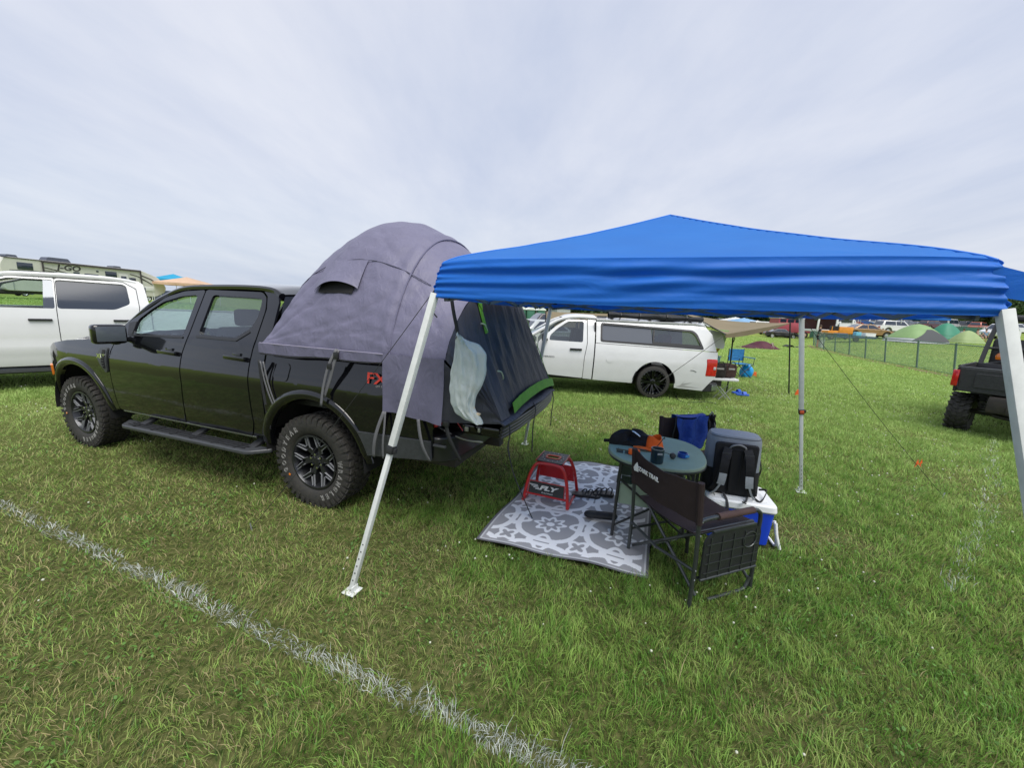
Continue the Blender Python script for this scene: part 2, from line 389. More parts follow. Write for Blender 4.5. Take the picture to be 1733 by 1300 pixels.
def grass_mat():
    m = bpy.data.materials.new('grass_blades'); m.use_nodes = True; t = m.node_tree; b = t.nodes['Principled BSDF']
    b.inputs['Roughness'].default_value = .55; b.inputs['Specular IOR Level'].default_value = .35
    a = t.nodes.new('ShaderNodeAttribute'); a.attribute_name = 'albedo'
    t.links.new(a.outputs['Color'], b.inputs['Base Color'])
    tr = t.nodes.new('ShaderNodeBsdfTranslucent'); t.links.new(a.outputs['Color'], tr.inputs[0])
    ms = t.nodes.new('ShaderNodeMixShader'); ms.inputs[0].default_value = .38; t.links.new(b.outputs[0], ms.inputs[1]); t.links.new(tr.outputs[0], ms.inputs[2])
    t.links.new(ms.outputs[0], t.nodes['Material Output'].inputs[0]); return m
GM = grass_mat()
def from_np(name, v, quads, tris, col, mat):
    me = bpy.data.meshes.new(name); nv, nq, ntr = len(v), len(quads), len(tris)
    me.vertices.add(nv); me.vertices.foreach_set('co', v.astype(np.float32).ravel())
    me.loops.add(nq*4+ntr*3); me.loops.foreach_set('vertex_index', np.concatenate([quads.ravel(), tris.ravel()]).astype(np.int32))
    me.polygons.add(nq+ntr); ls = np.concatenate([np.arange(nq)*4, nq*4+np.arange(ntr)*3]).astype(np.int32)
    me.polygons.foreach_set('loop_start', ls)
    me.update(calc_edges=True); me.materials.append(mat)
    at = me.color_attributes.new('albedo', 'FLOAT_COLOR', 'POINT'); c4 = np.ones((nv, 4), np.float32); c4[:, :3] = col; at.data.foreach_set('color', c4.ravel())
    me.polygons.foreach_set('use_smooth', np.ones(nq+ntr, bool))
    o = bpy.data.objects.new(name, me); COL.objects.link(o); return o
NOGRASS = [RUG, [(1.56, 2.80), (2.02, 2.66), (2.14, 3.04), (1.68, 3.18)]]
def make_grass():
    bands = [(.7, 3.2, 13000, .0027, .052), (3.2, 6, 7000, .0038, .054), (6, 11, 3200, .0060, .056), (11, 20, 800, .013, .07), (20, 34, 210, .026, .075), (34, 60, 42, .05, .08)]
    X, Y, Wd, H = [], [], [], []
    for r0, r1, dens, wd, h in bands:
        th = R(72); n = int(dens*th*(r1*r1-r0*r0))
        r = np.sqrt(rng.random(n)*(r1*r1-r0*r0)+r0*r0); a = (rng.random(n)*2-1)*th; X.append(r*np.sin(a)); Y.append(r*np.cos(a))
        Wd.append(np.full(n, wd)); H.append(np.full(n, h))
    x = np.concatenate(X); y = np.concatenate(Y); wd = np.concatenate(Wd); h = np.concatenate(H)
    keep = np.ones(len(x), bool)
    for P in NOGRASS: keep &= ~inpoly(x, y, P)
    # thin, worn patches (more soil shows)
    dry = fbm(x, y, .55, 5); dry2 = fbm(x, y, 2.1, 9)
    left = sst(-x-.25*y, -.6, 2.2)*(1-sst(y, 3.5, 7))          # trampled yellowish ground in the near left
    dr = np.clip(sst(dry*.62+dry2*.38+.20*left, .50, .70), 0, 1)
    keep &= rng.random(len(x)) > .42*dr
    x, y, wd, h, dr, dry2 = (q[keep] for q in (x, y, wd, h, dr, dry2)); n = len(x)
    tuft = fbm(x, y, 3.6, 21); cl = fbm(x, y, 11, 33, 2)
    h = h*(.45+.75*rng.random(n))*(.55+.95*tuft)*(1-.33*dr)
    tall = rng.random(n) < .018; h[tall] *= 1.9
    # clumps lean together, individual blades splay
    ang = fbm(x, y, 5.5, 41)*14+rng.normal(0, 1.05, n); lean = np.abs(rng.normal(.62, .32, n))+.45*dr
    fx, fy = rng.random(n)*2*np.pi, 0
    dxn, dyn = np.cos(ang), np.sin(ang)
    z0 = gz(x, y)
    sx, sy = np.cos(fx)*wd*.5, np.sin(fx)*wd*.5
    wv = .65+.8*rng.random(n); sx *= wv; sy *= wv
    B0 = np.stack([x-sx, y-sy, z0], 1); B1 = np.stack([x+sx, y+sy, z0], 1)
    mx_, my_ = x+dxn*h*lean*.33, y+dyn*h*lean*.33
    M0 = np.stack([mx_-sx*.85, my_-sy*.85, z0+h*.58], 1); M1 = np.stack([mx_+sx*.85, my_+sy*.85, z0+h*.58], 1)
    T = np.stack([x+dxn*h*lean, y+dyn*h*lean, z0+h*(1.0-.22*np.minimum(lean, 2))], 1)
    v = np.stack([B0, B1, M0, M1, T], 1).reshape(-1, 3); base = np.arange(n)[:, None]*5
    quads = base+np.array([[0, 1, 3, 2]]); tris = base+np.array([[2, 3, 4]])
    g1 = np.array([.16, .33, .05]); g2 = np.array([.32, .47, .11]); g3 = np.array([.34, .38, .12]); st = np.array([.42, .35, .18]); dk = np.array([.04, .088, .014])
    u = rng.random(n)[:, None]; k = sst(cl, .25, .75)[:, None]
    col = g1*(1-k)+g2*k; col = col*(.72+.6*u)
    yel = (rng.random(n) < .16+.35*dr)[:, None]; col = np.where(yel, g3*(.6+.6*u), col)
    straw = (rng.random(n) < .022+.26*dr**1.3)[:, None]; col = np.where(straw, st*(.55+.75*rng.random((n, 1))), col)
    dark = (rng.random(n) < .12)[:, None]; col = np.where(dark, dk, col)
    # far blades stand for bunches: averaged colour, extra brightness painted in with distance
    rr = np.hypot(x, y)[:, None]; av = np.array([.40, .56, .165])*(.86+.3*dry2[:, None]); f = sst(rr, 2.8, 12)*.82; col = col*(1-f)+av*f
    # chalk line: painted blades
    for LN, hw, cov in ((LINE, .031, .92), (LINE2, .05, .16)):
        d = seg_dist(x, y, LN)+ (fbm(x, y, 9, 77)-.5)*.05
        cv = cov*(.5+.7*fbm(x, y, 2.6, 88))
        hit = (rng.random(n) < cv*np.clip(1-sst(np.abs(d), hw*.55, hw*1.9), 0, 1))[:, None]
        wcol = np.array([.74, .78, .74])*(.6+.5*rng.random((n, 1))); col = np.where(hit, wcol, col)
    col = np.repeat(col, 5, 0)
    o = from_np('grass', v, quads, tris, col, GM)
    tag(o, 'short mown grass with worn yellowish patches across the camping field', 'grass', kind='stuff')
make_grass()

def disc_patch(name, xs, ys, zs, rad, cols, mat, tilt=.5, k=6):
    n = len(xs); a = np.arange(k)*2*np.pi/k
    nx, ny = rng.normal(0, tilt, n), rng.normal(0, tilt, n)
    cx, cy = np.cos(a)[None]*rad[:, None], np.sin(a)[None]*rad[:, None]
    z = zs[:, None]-(nx[:, None]*cx+ny[:, None]*cy)
    v = np.stack([xs[:, None]+cx, ys[:, None]+cy, z], 2).reshape(-1, 3); b = np.arange(n)[:, None]*k
    t = np.concatenate([b+np.array([[0, i, i+1]]) for i in range(1, k-1)])
    return from_np(name, v, np.zeros((0, 4), int), t, np.repeat(cols, k, 0), mat)
def make_clover():
    xs, ys = [], []
    for r0, r1, d in ((.8, 4, 620), (4, 9, 160), (9, 16, 30)):
        n = int(d*R(60)*(r1*r1-r0*r0)); r = np.sqrt(rng.random(n)*(r1*r1-r0*r0)+r0*r0); a = (rng.random(n)*2-1)*R(60)
        xs.append(r*np.sin(a)); ys.append(r*np.cos(a))
    x = np.concatenate(xs); y = np.concatenate(ys); k = fbm(x, y, 1.3, 61)*.6+fbm(x, y, 5, 63)*.4 > .55
    for P in NOGRASS: k &= ~inpoly(x, y, P)
    x, y = x[k], y[k]; n = len(x); rr = np.hypot(x, y)
    c = np.array([.12, .25, .05])*(.75+.6*rng.random((n, 1)))
    o = disc_patch('clover_leaves', x, y, .018+.025*rng.random(n), (.0032+.0035*rng.random(n))*(1+rr*.06), c, GM)
    tag(o, 'small round clover leaves scattered among the grass blades', 'clover', kind='stuff')
    n = 5200; r = np.sqrt(rng.random(n))*17+1; a = (rng.random(n)*2-1)*R(60); x = r*np.sin(a); y = r*np.cos(a)
    k = (fbm(x, y, .6, 71)*.55+fbm(x, y, 2.2, 73)*.45+.05*sst(x, 1, 5)) > .56
    for P in NOGRASS: k &= ~inpoly(x, y, P)
    x, y, r = x[k], y[k], r[k]; n = len(x)
    V, Q, T = [], [], []
    b = MB()
    for i in range(n):
        q = .0058*(.7+.6*random.random())*(1+r[i]*.04)
        bmesh.ops.create_icosphere(b.bm, subdivisions=1, radius=q, matrix=Matrix.Translation((x[i], y[i], .035+.02*random.random())))
    o = b.build('clover_flowers', mk('clover_white', (.62, .62, .52), .8, var=.1, vscale=300, rgb2=(.4, .42, .3)), ang=0, recalc=False)
    tag(o, 'tiny white clover blossoms dotted over the grass', 'clover', kind='stuff')
make_clover()
# ================================================================== MATERIALS used by many things
BLK = mk('black_paint', (.0045, .005, .0065), .09, coat=1.0, spec=.25, var=.15, vscale=2)
WHT = mk('white_paint', (.64, .65, .65), .16, coat=.7, var=.02, vscale=3)
PLA = mk('black_plastic', (.018, .019, .021), .45, var=.25, vscale=60, bump=.0005, bscale=600)
PLG = mk('grey_plastic', (.05, .054, .06), .38, var=.2, vscale=40)
RUB = mk('tyre_rubber', (.022, .022, .022), .68, var=.35, vscale=45, rgb2=(.042, .038, .031), bump=.0006, bscale=400)
ALU = mk('machined_alloy', (.30, .31, .33), .35, metal=.25)
DAL = mk('dark_alloy', (.035, .037, .042), .3, metal=.6, coat=.3)
CHR = mk('chrome', (.78, .79, .8), .08, metal=1.0)
STL = mk('galvanised_steel', (.52, .54, .56), .38, metal=.85, var=.12, vscale=30)
DRK = mk('dark_cavity', (.010, .010, .011), .9, var=.3, vscale=5)
CHS = mk('chassis_steel', (.022, .021, .020), .6, var=.5, vscale=12, rgb2=(.04, .032, .026))
SEA = mk('seat_cloth', (.030, .031, .034), .85, var=.2, vscale=60)
WTX = mk('white_lettering', (.72, .72, .70), .5, var=.12, vscale=90)
GLT = glassm('tinted_glass', (.50, .56, .58), mixfac=.16)
GLC = glassm('clear_glass', (.78, .92, .89), mixfac=.06)
GLD = glassm('dark_glass', (.05, .06, .07), mixfac=.75)
RED = mk('red_lens', (.50, .012, .012), .12, coat=1, var=.25, vscale=20)
AMB = mk('amber_lens', (.75, .20, .02), .12, coat=1)
HEADL = mk('lamp_lens', (.55, .57, .6), .08, coat=1, metal=.3)
WEB = mk('webbing', (.028, .029, .032), .8, var=.25, vscale=200, bump=.0004, bscale=900)
WEBG = mk('grey_webbing', (.15, .15, .16), .8, var=.2, vscale=200, bump=.0004, bscale=900)
CORD = mk('dark_cord', (.02, .022, .02), .8)

def wheel(parent, x, y, rad=.395, wid=.255, rim=.232, style='y', side=-1, name='wheel', spin=0.0, letters=False, tread=True, rmat=None, zc=None):
    """tyre mesh with rim and lettering as its sub-parts; outer face towards side*y"""
    s = side; M = Matrix.Rotation(R(90)*(-s)*-1, 4, 'X')   # local z of the lathe -> outward
    M = Matrix(((1, 0, 0, 0), (0, 0, s, 0), (0, 1, 0, 0), (0, 0, 0, 1)))
    zc = rad-.012 if zc is None else zc
    b = MB(); w = wid/2; q = rad
    pr = [(rim-.012, w*.62), (rim+.004, w*.80), (rim+.03, w*.93), (q-.085, w*1.02), (q-.045, w*1.0), (q-.020, w*.93), (q-.010, w*.78), (q-.008, 0)]
    pr = pr+[(r_, -h_) for r_, h_ in pr[-2::-1]]
    b.lathe(pr, 56, M, close=True)
    if tread:
        nb = 40 if rad > .36 else 32
        for k in range(nb):
            a = 2*math.pi*k/nb
            for j, (hh, ww, off, ln) in enumerate(((-w*.80, w*.30, 0, .038), (-w*.38, w*.30, .5, .044), (.0, w*.26, .1, .040), (w*.38, w*.30, .5, .044), (w*.80, w*.30, 0, .038))):
                aa = a+off*2*math.pi/nb; rr = q-.006
                c = M @ Vector((rr*math.cos(aa), rr*math.sin(aa), hh)); rad_ = M.to_3x3() @ Vector((math.cos(aa), math.sin(aa), 0)); tan = M.to_3x3() @ Vector((-math.sin(aa), math.cos(aa), 0)); ax = M.to_3x3() @ Vector((0, 0, 1))
                tw = .35*(1 if j % 2 else -1); t2 = (tan+ax*tw).normalized()
                rot = Matrix((t2, ax, rad_)).transposed()
                b.box(c, (ln*rad/.395, ww, .016), rot)
            for sg in (1, -1):                               # shoulder lugs run down the sidewall
                aa = a; lr = q-.034 if k % 2 else q-.042
                c = M @ Vector((lr*math.cos(aa), lr*math.sin(aa), sg*w*.955)); rad_ = M.to_3x3() @ Vector((math.cos(aa), math.sin(aa), 0)); tan = M.to_3x3() @ Vector((-math.sin(aa), math.cos(aa), 0)); ax = M.to_3x3() @ Vector((0, 0, 1))
                b.box(c, (.030, .020, .044 if k % 2 else .060), Matrix((tan, ax, rad_)).transposed())
    o = b.build(name, RUB, parent, ang=30); o.location = (x, y, zc); o.rotation_euler = (0, R(spin), 0)
    # rim
    b = MB(); m_out = w*.78
    b.lathe([(rim+.002, m_out+.012), (rim-.012, m_out+.014), (rim-.020, m_out-.004), (rim-.034, m_out-.05), (rim-.045, -w*.5), (.05, -w*.55), (0, -w*.55)], 48, M, caps=False)
    b.build('rim', rmat or DAL, o, ang=30)
    b = MB(); e = MB()
    def spoke(bb, a0, r0, a1, r1, w0, w1, z0, z1, th):
        p0 = Vector((r0*math.cos(a0), r0*math.sin(a0), z0)); p1 = Vector((r1*math.cos(a1), r1*math.sin(a1), z1))
        d = (p1-p0).normalized(); n = Vector((-d.y, d.x, 0)).normalized()
        vs = []
        for p, ww in ((p0, w0), (p1, w1)):
            for sx in (-1, 1):
                vs.append((p+n*ww*.5*sx*.75, p+n*ww*.5*sx-Vector((0, 0, th))))
        t = [v[0] for v in vs]; u = [v[1] for v in vs]
        order = [t[0], t[1], t[3], t[2]]; low = [u[0], u[1], u[3], u[2]]
        T = [bb.bm.verts.new(M @ v) for v in order]; U = [bb.bm.verts.new(M @ v) for v in low]
        bb.bm.faces.new(T); bb.bm.faces.new(U[::-1])
        for i in range(4): bb.bm.faces.new((T[i], U[i], U[(i+1) % 4], T[(i+1) % 4]))
    ns = 6 if style == 'y' else 8
    zf = m_out-.012
    for k in range(ns):
        a = 2*math.pi*k/ns
        if style == 'y':
            for sg in (-1, 1):
                spoke(b, a, .055, a+sg*.13, .13, .040, .030, zf-.022, zf-.012, .05)
                spoke(b, a+sg*.12, .118, a+sg*.30, rim-.012, .032, .026, zf-.012, zf+.002, .05)
                spoke(e, a+sg*.20, .125, a+sg*.352, rim-.010, .0055, .005, zf+.003, zf+.017, .012)
                spoke(e, a+sg*.05, .150, a+sg*.235, rim-.018, .005, .005, zf+.003, zf+.014, .012)
            spoke(e, a-.20, .125, a-.52+.19, .100, .004, .004, zf-.005, zf-.006, .006)
        else:
            for sg in (-1, 1):
                spoke(b, a, .04, a+sg*.13, rim-.01, .028, .022, zf-.03, zf, .045)
    b.lathe([(0, zf-.006), (.030, zf-.008), (.034, zf-.016), (.060, zf-.022), (.070, zf-.04), (.07, zf-.1)], 24, M)
    b.build('spokes', rmat or DAL, o, ang=30)
    if style == 'y': e.build('machined_edges', ALU, o, ang=30)
    b = MB(); nl = 6 if style == 'y' else 24; rl = .057 if style == 'y' else rim-.014
    for k in range(nl):
        a = 2*math.pi*(k+.5)/nl; c = M @ Vector((rl*math.cos(a), rl*math.sin(a), zf-.014 if style == 'y' else m_out+.014))
        Mn = Matrix.Translation(c) @ M
        b.lathe([(.0095 if style == 'y' else .004, 0), (.0085 if style == 'y' else .004, .012 if style == 'y' else .005), (0, .014 if style == 'y' else .006)], 8, Mn)
    b.build('lug_nuts', CHR, o, ang=30)
    if letters and s < 0:
        me_all = MB(); zt = w*1.035
        for word, a0, a1 in (('GOODYEAR', 193, 112), ('WRANGLER', 0, -78)):
            for i, ch in enumerate(word):
                ph = R(a0+(a1-a0)*i/(len(word)-1))
                cu = bpy.data.curves.new('t', 'FONT'); cu.body = ch; cu.size = .062; cu.align_x = 'CENTER'; cu.align_y = 'CENTER'; cu.fill_mode = 'NONE'; cu.bevel_depth = .0013; cu.bevel_resolution = 0; cu.resolution_u = 2; cu.offset = .0015
                tt = bpy.data.objects.new('t', cu); COL.objects.link(tt); me = bpy.data.meshes.new_from_object(tt); bpy.data.objects.remove(tt)
                rl = rim+.068
                me.transform(axes((rl*math.cos(ph), -zt, rl*math.sin(ph)), (math.sin(ph), 0, -math.cos(ph)), (math.cos(ph), 0, math.sin(ph)), (0, -1, 0)) @ Matrix.Diagonal((.8, .95, 1, 1)))
                me_all.bm.from_mesh(me); bpy.data.meshes.remove(me)
        me_all.build('lettering', mk('tyre_lettering', (.33, .33, .31), .6, var=.2, vscale=60), o, recalc=False)
        bb = MB(); ph = R(202); rl = rim+.05
        bb.box((rl*math.cos(ph), -zt, rl*math.sin(ph)), (.018, .003, .018), Matrix.Rotation(R(30), 3, 'Y'), bev=.004); bb.build('orange_mark', AMB, o)
    return o

def side_map(Y, s): return lambda x, z: Vector((x, s*Y(x, z), z))
def steps(a, b, d): n = max(2, int(abs(b-a)/d)); return [a+(b-a)*i/n for i in range(1, n)]

# ================================================================== BLACK PICKUP (front to the left, left side towards the camera)
TR = dict(x=-1.2965, y=3.9209, a=-.3407)
truck = thing('pickup_truck', 'black four-door pickup truck with a grey tent pitched over its bed', 'pickup truck', (TR['x'], TR['y'], 0), TR['a'])
def TP(x, y, z):
    c, s = math.cos(TR['a']), math.sin(TR['a']); return Vector((TR['x']+c*x-s*y, TR['y']+s*x+c*y, z))
_pr = curve_prof([.40, .46, .55, .75, .95, 1.02, 1.09, 1.16, 1.22, 1.28, 1.30, 1.75, 1.80], [.865, .885, .910, .930, .938, .936, .922, .902, .886, .872, .865, .655, .63])
def YR(x, z):
    y = _pr(z); t = max(0, -3.45-x); y -= .34*t*t+.25*max(0, t-.3)**1.5
    return y
FZ, RZ = .425, .425
def both(fn):
    for s in (-1, 1): fn(s)
ZL = [.6, .7, .8, .9, .97, 1.02, 1.06, 1.10, 1.14, 1.18, 1.22, 1.26, 1.35, 1.45, 1.55, 1.65]
def ranger_side(s):
    f = side_map(YR, s); cs = s < 0
    fr = [(-2.762, .50), (-2.625, .50), (-2.625, .9), (-2.61, 1.10), (-2.575, 1.185), (-2.62, 1.222), (-3.0, 1.200), (-3.4, 1.165), (-3.70, 1.115), (-3.83, 1.055), (-3.93, .95), (-3.93, .7), (-3.88, .56), (-3.77, .50)] + arc(-3.27, FZ, .50, 170, 8, 22)
    b = MB().panel(fr, [], f, steps(-3.93, -2.6, .09), ZL); b.build('fender', BLK, truck, solid=.02, soff=0)
    # front door
    fd = rnd([(-2.610, .505), (-1.578, .505), (-1.560, .62), (-1.532, .89), (-1.538, 1.17), (-1.500, 1.31), (-1.512, 1.748), (-1.8, 1.728), (-2.02, 1.668), (-2.2, 1.575), (-2.42, 1.42), (-2.585, 1.275), (-2.560, 1.19), (-2.598, 1.08), (-2.612, .9)], .03, 3)
    fw = rnd([(-2.30, 1.300), (-1.570, 1.325), (-1.590, 1.700), (-1.81, 1.680), (-2.04, 1.620), (-2.18, 1.535), (-2.31, 1.43)], .035, 4)
    d = MB().panel(fd, [fw], f, steps(-2.6, -1.5, .15), ZL).build('door', BLK, truck, solid=.022, soff=0)
    g = lambda x, z: Vector((x, s*(YR(x, z)-.012), z))
    MB().panel(rnd([(-2.36, 1.285), (-1.555, 1.31), (-1.575, 1.715), (-1.81, 1.695), (-2.05, 1.635), (-2.2, 1.545), (-2.36, 1.43)], .03), [], g, (), [1.4, 1.5, 1.6]).build('window', GLC, d)
    hd = MB(); yy = YR(-1.7, 1.16); hd.box((-1.71, s*(yy+.030), 1.163), (.255, .030, .042), Matrix.Rotation(R(1.5), 3, 'Y'), bev=.013)
    hd.box((-1.71, s*(yy+.006), 1.163), (.10, .02, .085), bev=.02); hd.build('handle', BLK, d)
    # black window surround and mirror foot
    MB().panel(rnd([(-2.36, 1.275), (-1.56, 1.300), (-1.56, 1.318), (-2.30, 1.296), (-2.31, 1.42), (-2.42, 1.40)], .008), [], lambda x, z: Vector((x, s*(YR(x, z)+.014), z))).build('weatherstrip', PLA, d, solid=.008)
    rd = rnd([(-1.566, .505), (-.700, .505), (-.655, .62), (-.668, 1.17), (-.652, 1.34), (-.660, 1.59), (-.700, 1.70), (-.77, 1.745), (-1.498, 1.750), (-1.486, 1.31), (-1.524, 1.17), (-1.518, .89), (-1.546, .62)], .03, 3)
    rw = rnd([(-1.375, 1.345), (-.90, 1.345), (-.755, 1.43), (-.715, 1.53), (-.74, 1.690), (-1.385, 1.705)], .04, 4)
    d = MB().panel(rd, [rw], f, steps(-1.5, -.66, .15), ZL).build('door', BLK, truck, solid=.022, soff=0)
    MB().panel(rnd([(-1.39, 1.33), (-.88, 1.33), (-.74, 1.415), (-.70, 1.53), (-.725, 1.705), (-1.4, 1.72)], .03), [], g, (), [1.4, 1.5, 1.6]).build('window', GLT, d)
    hd = MB(); yy = YR(-.82, 1.18); hd.box((-.825, s*(yy+.030), 1.182), (.255, .030, .042), Matrix.Rotation(R(1.5), 3, 'Y'), bev=.013)
    hd.box((-.825, s*(yy+.006), 1.182), (.10, .02, .085), bev=.02); hd.build('handle', BLK, d)
    MB().panel(rnd([(-1.39, 1.318), (-.87, 1.318), (-.74, 1.40), (-.755, 1.415), (-.88, 1.338), (-1.385, 1.338)], .006), [], lambda x, z: Vector((x, s*(YR(x, z)+.014), z))).build('weatherstrip', PLA, d, solid=.008)
    cq = [(-.688, .505), (-.505, .535), (-.505, 1.30), (-.505, 1.45), (-.535, 1.66), (-.585, 1.745), (-.76, 1.757), (-.692, 1.71), (-.648, 1.60), (-.640, 1.34), (-.656, 1.17), (-.643, .62)]
    MB().panel(cq, [], f, [-.6], ZL).build('cab_quarter_panel', BLK, truck, solid=.02, soff=0)
    # bed side
    bs = [(-.485, .525)] + [(-.497, .52)] + [(-.500, .9), (-.485, 1.335), (1.125, 1.335), (1.14, 1.25), (1.13, .62), (1.03, .60), (.52, .53), (.492, .50)] + arc(0, RZ, .50, 8, 171, 22)
    bs = [(-.480, .54), (-.485, .9), (-.485, 1.335), (1.125, 1.335), (1.14, 1.25), (1.13, .62), (1.03, .585), (.56, .535), (.492, .52)] + arc(0, RZ, .50, 10, 168, 22)
    bd = MB().panel(bs, [], f, steps(-.48, 1.12, .12), ZL).build('bed_side', BLK, truck, solid=.02, soff=0)
    if cs:
        fu = rnd([(-.37, 1.045), (-.215, 1.035), (-.20, 1.18), (-.365, 1.20)], .045, 5)
        MB().panel(fu, [], lambda x, z: Vector((x, s*(YR(x, z)+.013), z)), [-.3], ZL).build('fuel_door', BLK, bd, solid=.006)
        # off-road decal, partly under the tent skirt
        Mt = axes((.690, s*(YR(.6, 1.16)+.030), 1.145), (1, 0, 0), (0, .12, 1), (0, -1, .12))
        text('FX4', .115, Mt, 'decal', mk('decal_red', (.55, .04, .025), .4), truck, depth=.001, sx=1.35, bold=.0015)
        text('OFF ROAD', .022, axes((.70, s*(YR(.6, 1.09)+.0125), 1.092), (1, 0, 0), (0, 0, 1), (0, -1, 0)), 'decal', mk('decal_grey', (.3, .3, .3), .4), truck)
    MB().panel([(.545, .540), (1.12, .60), (1.12, .745), (.47, .725), (.52, .62)], [], lambda x, z: Vector((x, s*(YR(x, z)+.016), z)), steps(.5, 1.1, .2), [.6, .66]).build('lower_trim', PLG, truck, solid=.012)
    # wheel-arch flares and liners
    for cx, nm in ((-3.27, 'f'), (0, 'r')):
        prof = [(.488, -.03), (.496, .012), (.515, .026), (.545, .028), (.572, .018), (.580, -.002)]
        def ff(u, v, cx=cx):
            a = R(176-172*u) if nm == 'r' else R(180-175*u); i = v*(len(prof)-1); k = min(int(i), len(prof)-2); t = i-k
            rr = prof[k][0]*(1-t)+prof[k+1][0]*t; dd = prof[k][1]*(1-t)+prof[k+1][1]*t
            x, z = cx+rr*math.cos(a)*1.0, .425+rr*math.sin(a)*.99; return Vector((x, s*(YR(x, z)+dd), z))
        MB().grid(ff, 40, 11).build('wheel_arch_flare', PLG if False else BLK, truck, sub=0, ang=50)
        def fl(u, v, cx=cx):
            a = R(185-190*u); return Vector((cx+.515*math.cos(a), s*(.93-.40*v), .425+.515*math.sin(a)))
        MB().grid(fl, 24, 3).build('wheel_arch_liner', DRK, truck)
    # mirror
    mm = thing('mirror', None, None); mm.parent = truck
    bpy.data.objects.remove(mm)
    b = MB(); b.box((-2.335, s*1.045, 1.300), (.11, .25, .185), Matrix.Rotation(R(8*s), 3, 'Z'), bev=.045, seg=4)
    b.box((-2.34, s*.92, 1.245), (.09, .12, .05), bev=.02); b.box((-2.36, s*.99, 1.215), (.07, .06, .04), bev=.018)
    mo = b.build('mirror', BLK, truck, ang=40)
    MB().box((-2.281, s*1.050, 1.303), (.006, .205, .140), Matrix.Rotation(R(8*s), 3, 'Z'), bev=.002).build('mirror_glass', mk('mirror_face', (.085, .10, .12), .12), mo)
    # running board with ribbed tread and brackets
    b = MB(); b.prism(rnd([(-2.52, .0), (-2.36, .155), (-.62, .155), (-.47, .0)], .05, 4), 0, .035, lambda u, v, w: Vector((u, s*(.885+v), .365+w+.012*(u+2.5)/2)))
    rb = b.build('running_board', PLG, truck, bev=.008)
    b = MB()
    for k in range(3):
        b.box((-1.5, s*(.925+.035*k), .412), (1.62, .012, .006), Matrix.Rotation(R(-.34), 3, 'Y'))
    for k in range(6): b.box((-2.2+k*.28, s*.96, .4095), (.03, .12, .004))
    b.build('tread_ribs', PLA, rb)
    for xx in (-2.18, -1.42, -.68):
        b = MB(); b.box((xx, s*.875, .43), (.085, .16, .03), Matrix.Rotation(R(-22*s), 3, 'X'), bev=.008); b.build('bracket', PLA, truck)
    MB().tube([(-2.56, s*(YR(-2.5, .5)-.002), .492), (-1.6, s*(YR(-1.6, .5)-.002), .492), (-.66, s*(YR(-.7, .5)-.002), .494)], .013, 8).build('sill_sky_glint', mk('sill_glint_metal', (.35, .36, .37), .25, metal=.9), truck)  # bright tube added to imitate the sky's reflection on the rocker panel
    # A-pillar
    pp = catmull([(-2.66, s*.845, 1.235), (-2.44, s*.795, 1.405), (-2.22, s*.735, 1.575), (-2.02, s*.675, 1.69), (-1.80, s*.655, 1.755), (-1.5, s*.645, 1.775), (-1.0, s*.642, 1.783), (-.68, s*.645, 1.768), (-.55, s*.66, 1.72)], 4)
    MB().tube(pp, .030, 8).build('roof_rail', BLK, truck)
    # tail lamp
    MB().box((1.115, s*.865, 1.03), (.07, .11, .38), bev=.02).build('tail_light', RED, truck)
    # head lamp and amber marker
    b = MB(); b.grid(lambda u, v: Vector((-3.86-.18*math.sin(u*1.5), s*(.78-.32*u**1.3), .86+.15*v)), 10, 4); b.build('headlight', HEADL, truck, solid=.03)
    MB().panel(rnd([(-3.915, .75), (-3.885, .73), (-3.88, .86), (-3.91, .87)], .015), [], lambda x, z: Vector((x, s*(YR(x, z)+.012), z))).build('side_marker', AMB, truck, solid=.03)
both(ranger_side)
# hood
def hood(u, v):
    y = -.86+1.72*u; x = -3.93+1.32*v; ye = min(1, abs(y)/.86)
    zed = np.interp(x, [-3.93, -3.83, -3.70, -3.4, -3.0, -2.6], [.99, 1.055, 1.115, 1.165, 1.200, 1.226]); crown = .085*(1-ye**3)*min(1, .55+(x+3.93)*.9)
    yy = y*YR(x, min(zed, 1.2))/.885*.985; xx = x-.16*(1-ye**2)*(1-v)
    rdg = .012*math.exp(-((abs(y)-.52)/.05)**2)
    return Vector((xx, yy, zed+crown+rdg))
MB().grid(hood, 33, 18).build('hood', BLK, truck, solid=.02, soff=-1)
def fascia(u, v):
    y = -.80+1.6*u; z = .46+.55*v; ye = abs(y)/.80
    return Vector((-3.93-.20*(1-ye**2.6)-(.05 if z < .75 else 0), y*(1 if z > .7 else 1.02), z))
MB().grid(fascia, 25, 10).build('front_bumper', BLK, truck, solid=.03)
MB().box((-4.14, 0, .86), (.03, 1.05, .20), bev=.02).build('grille', PLA, truck)
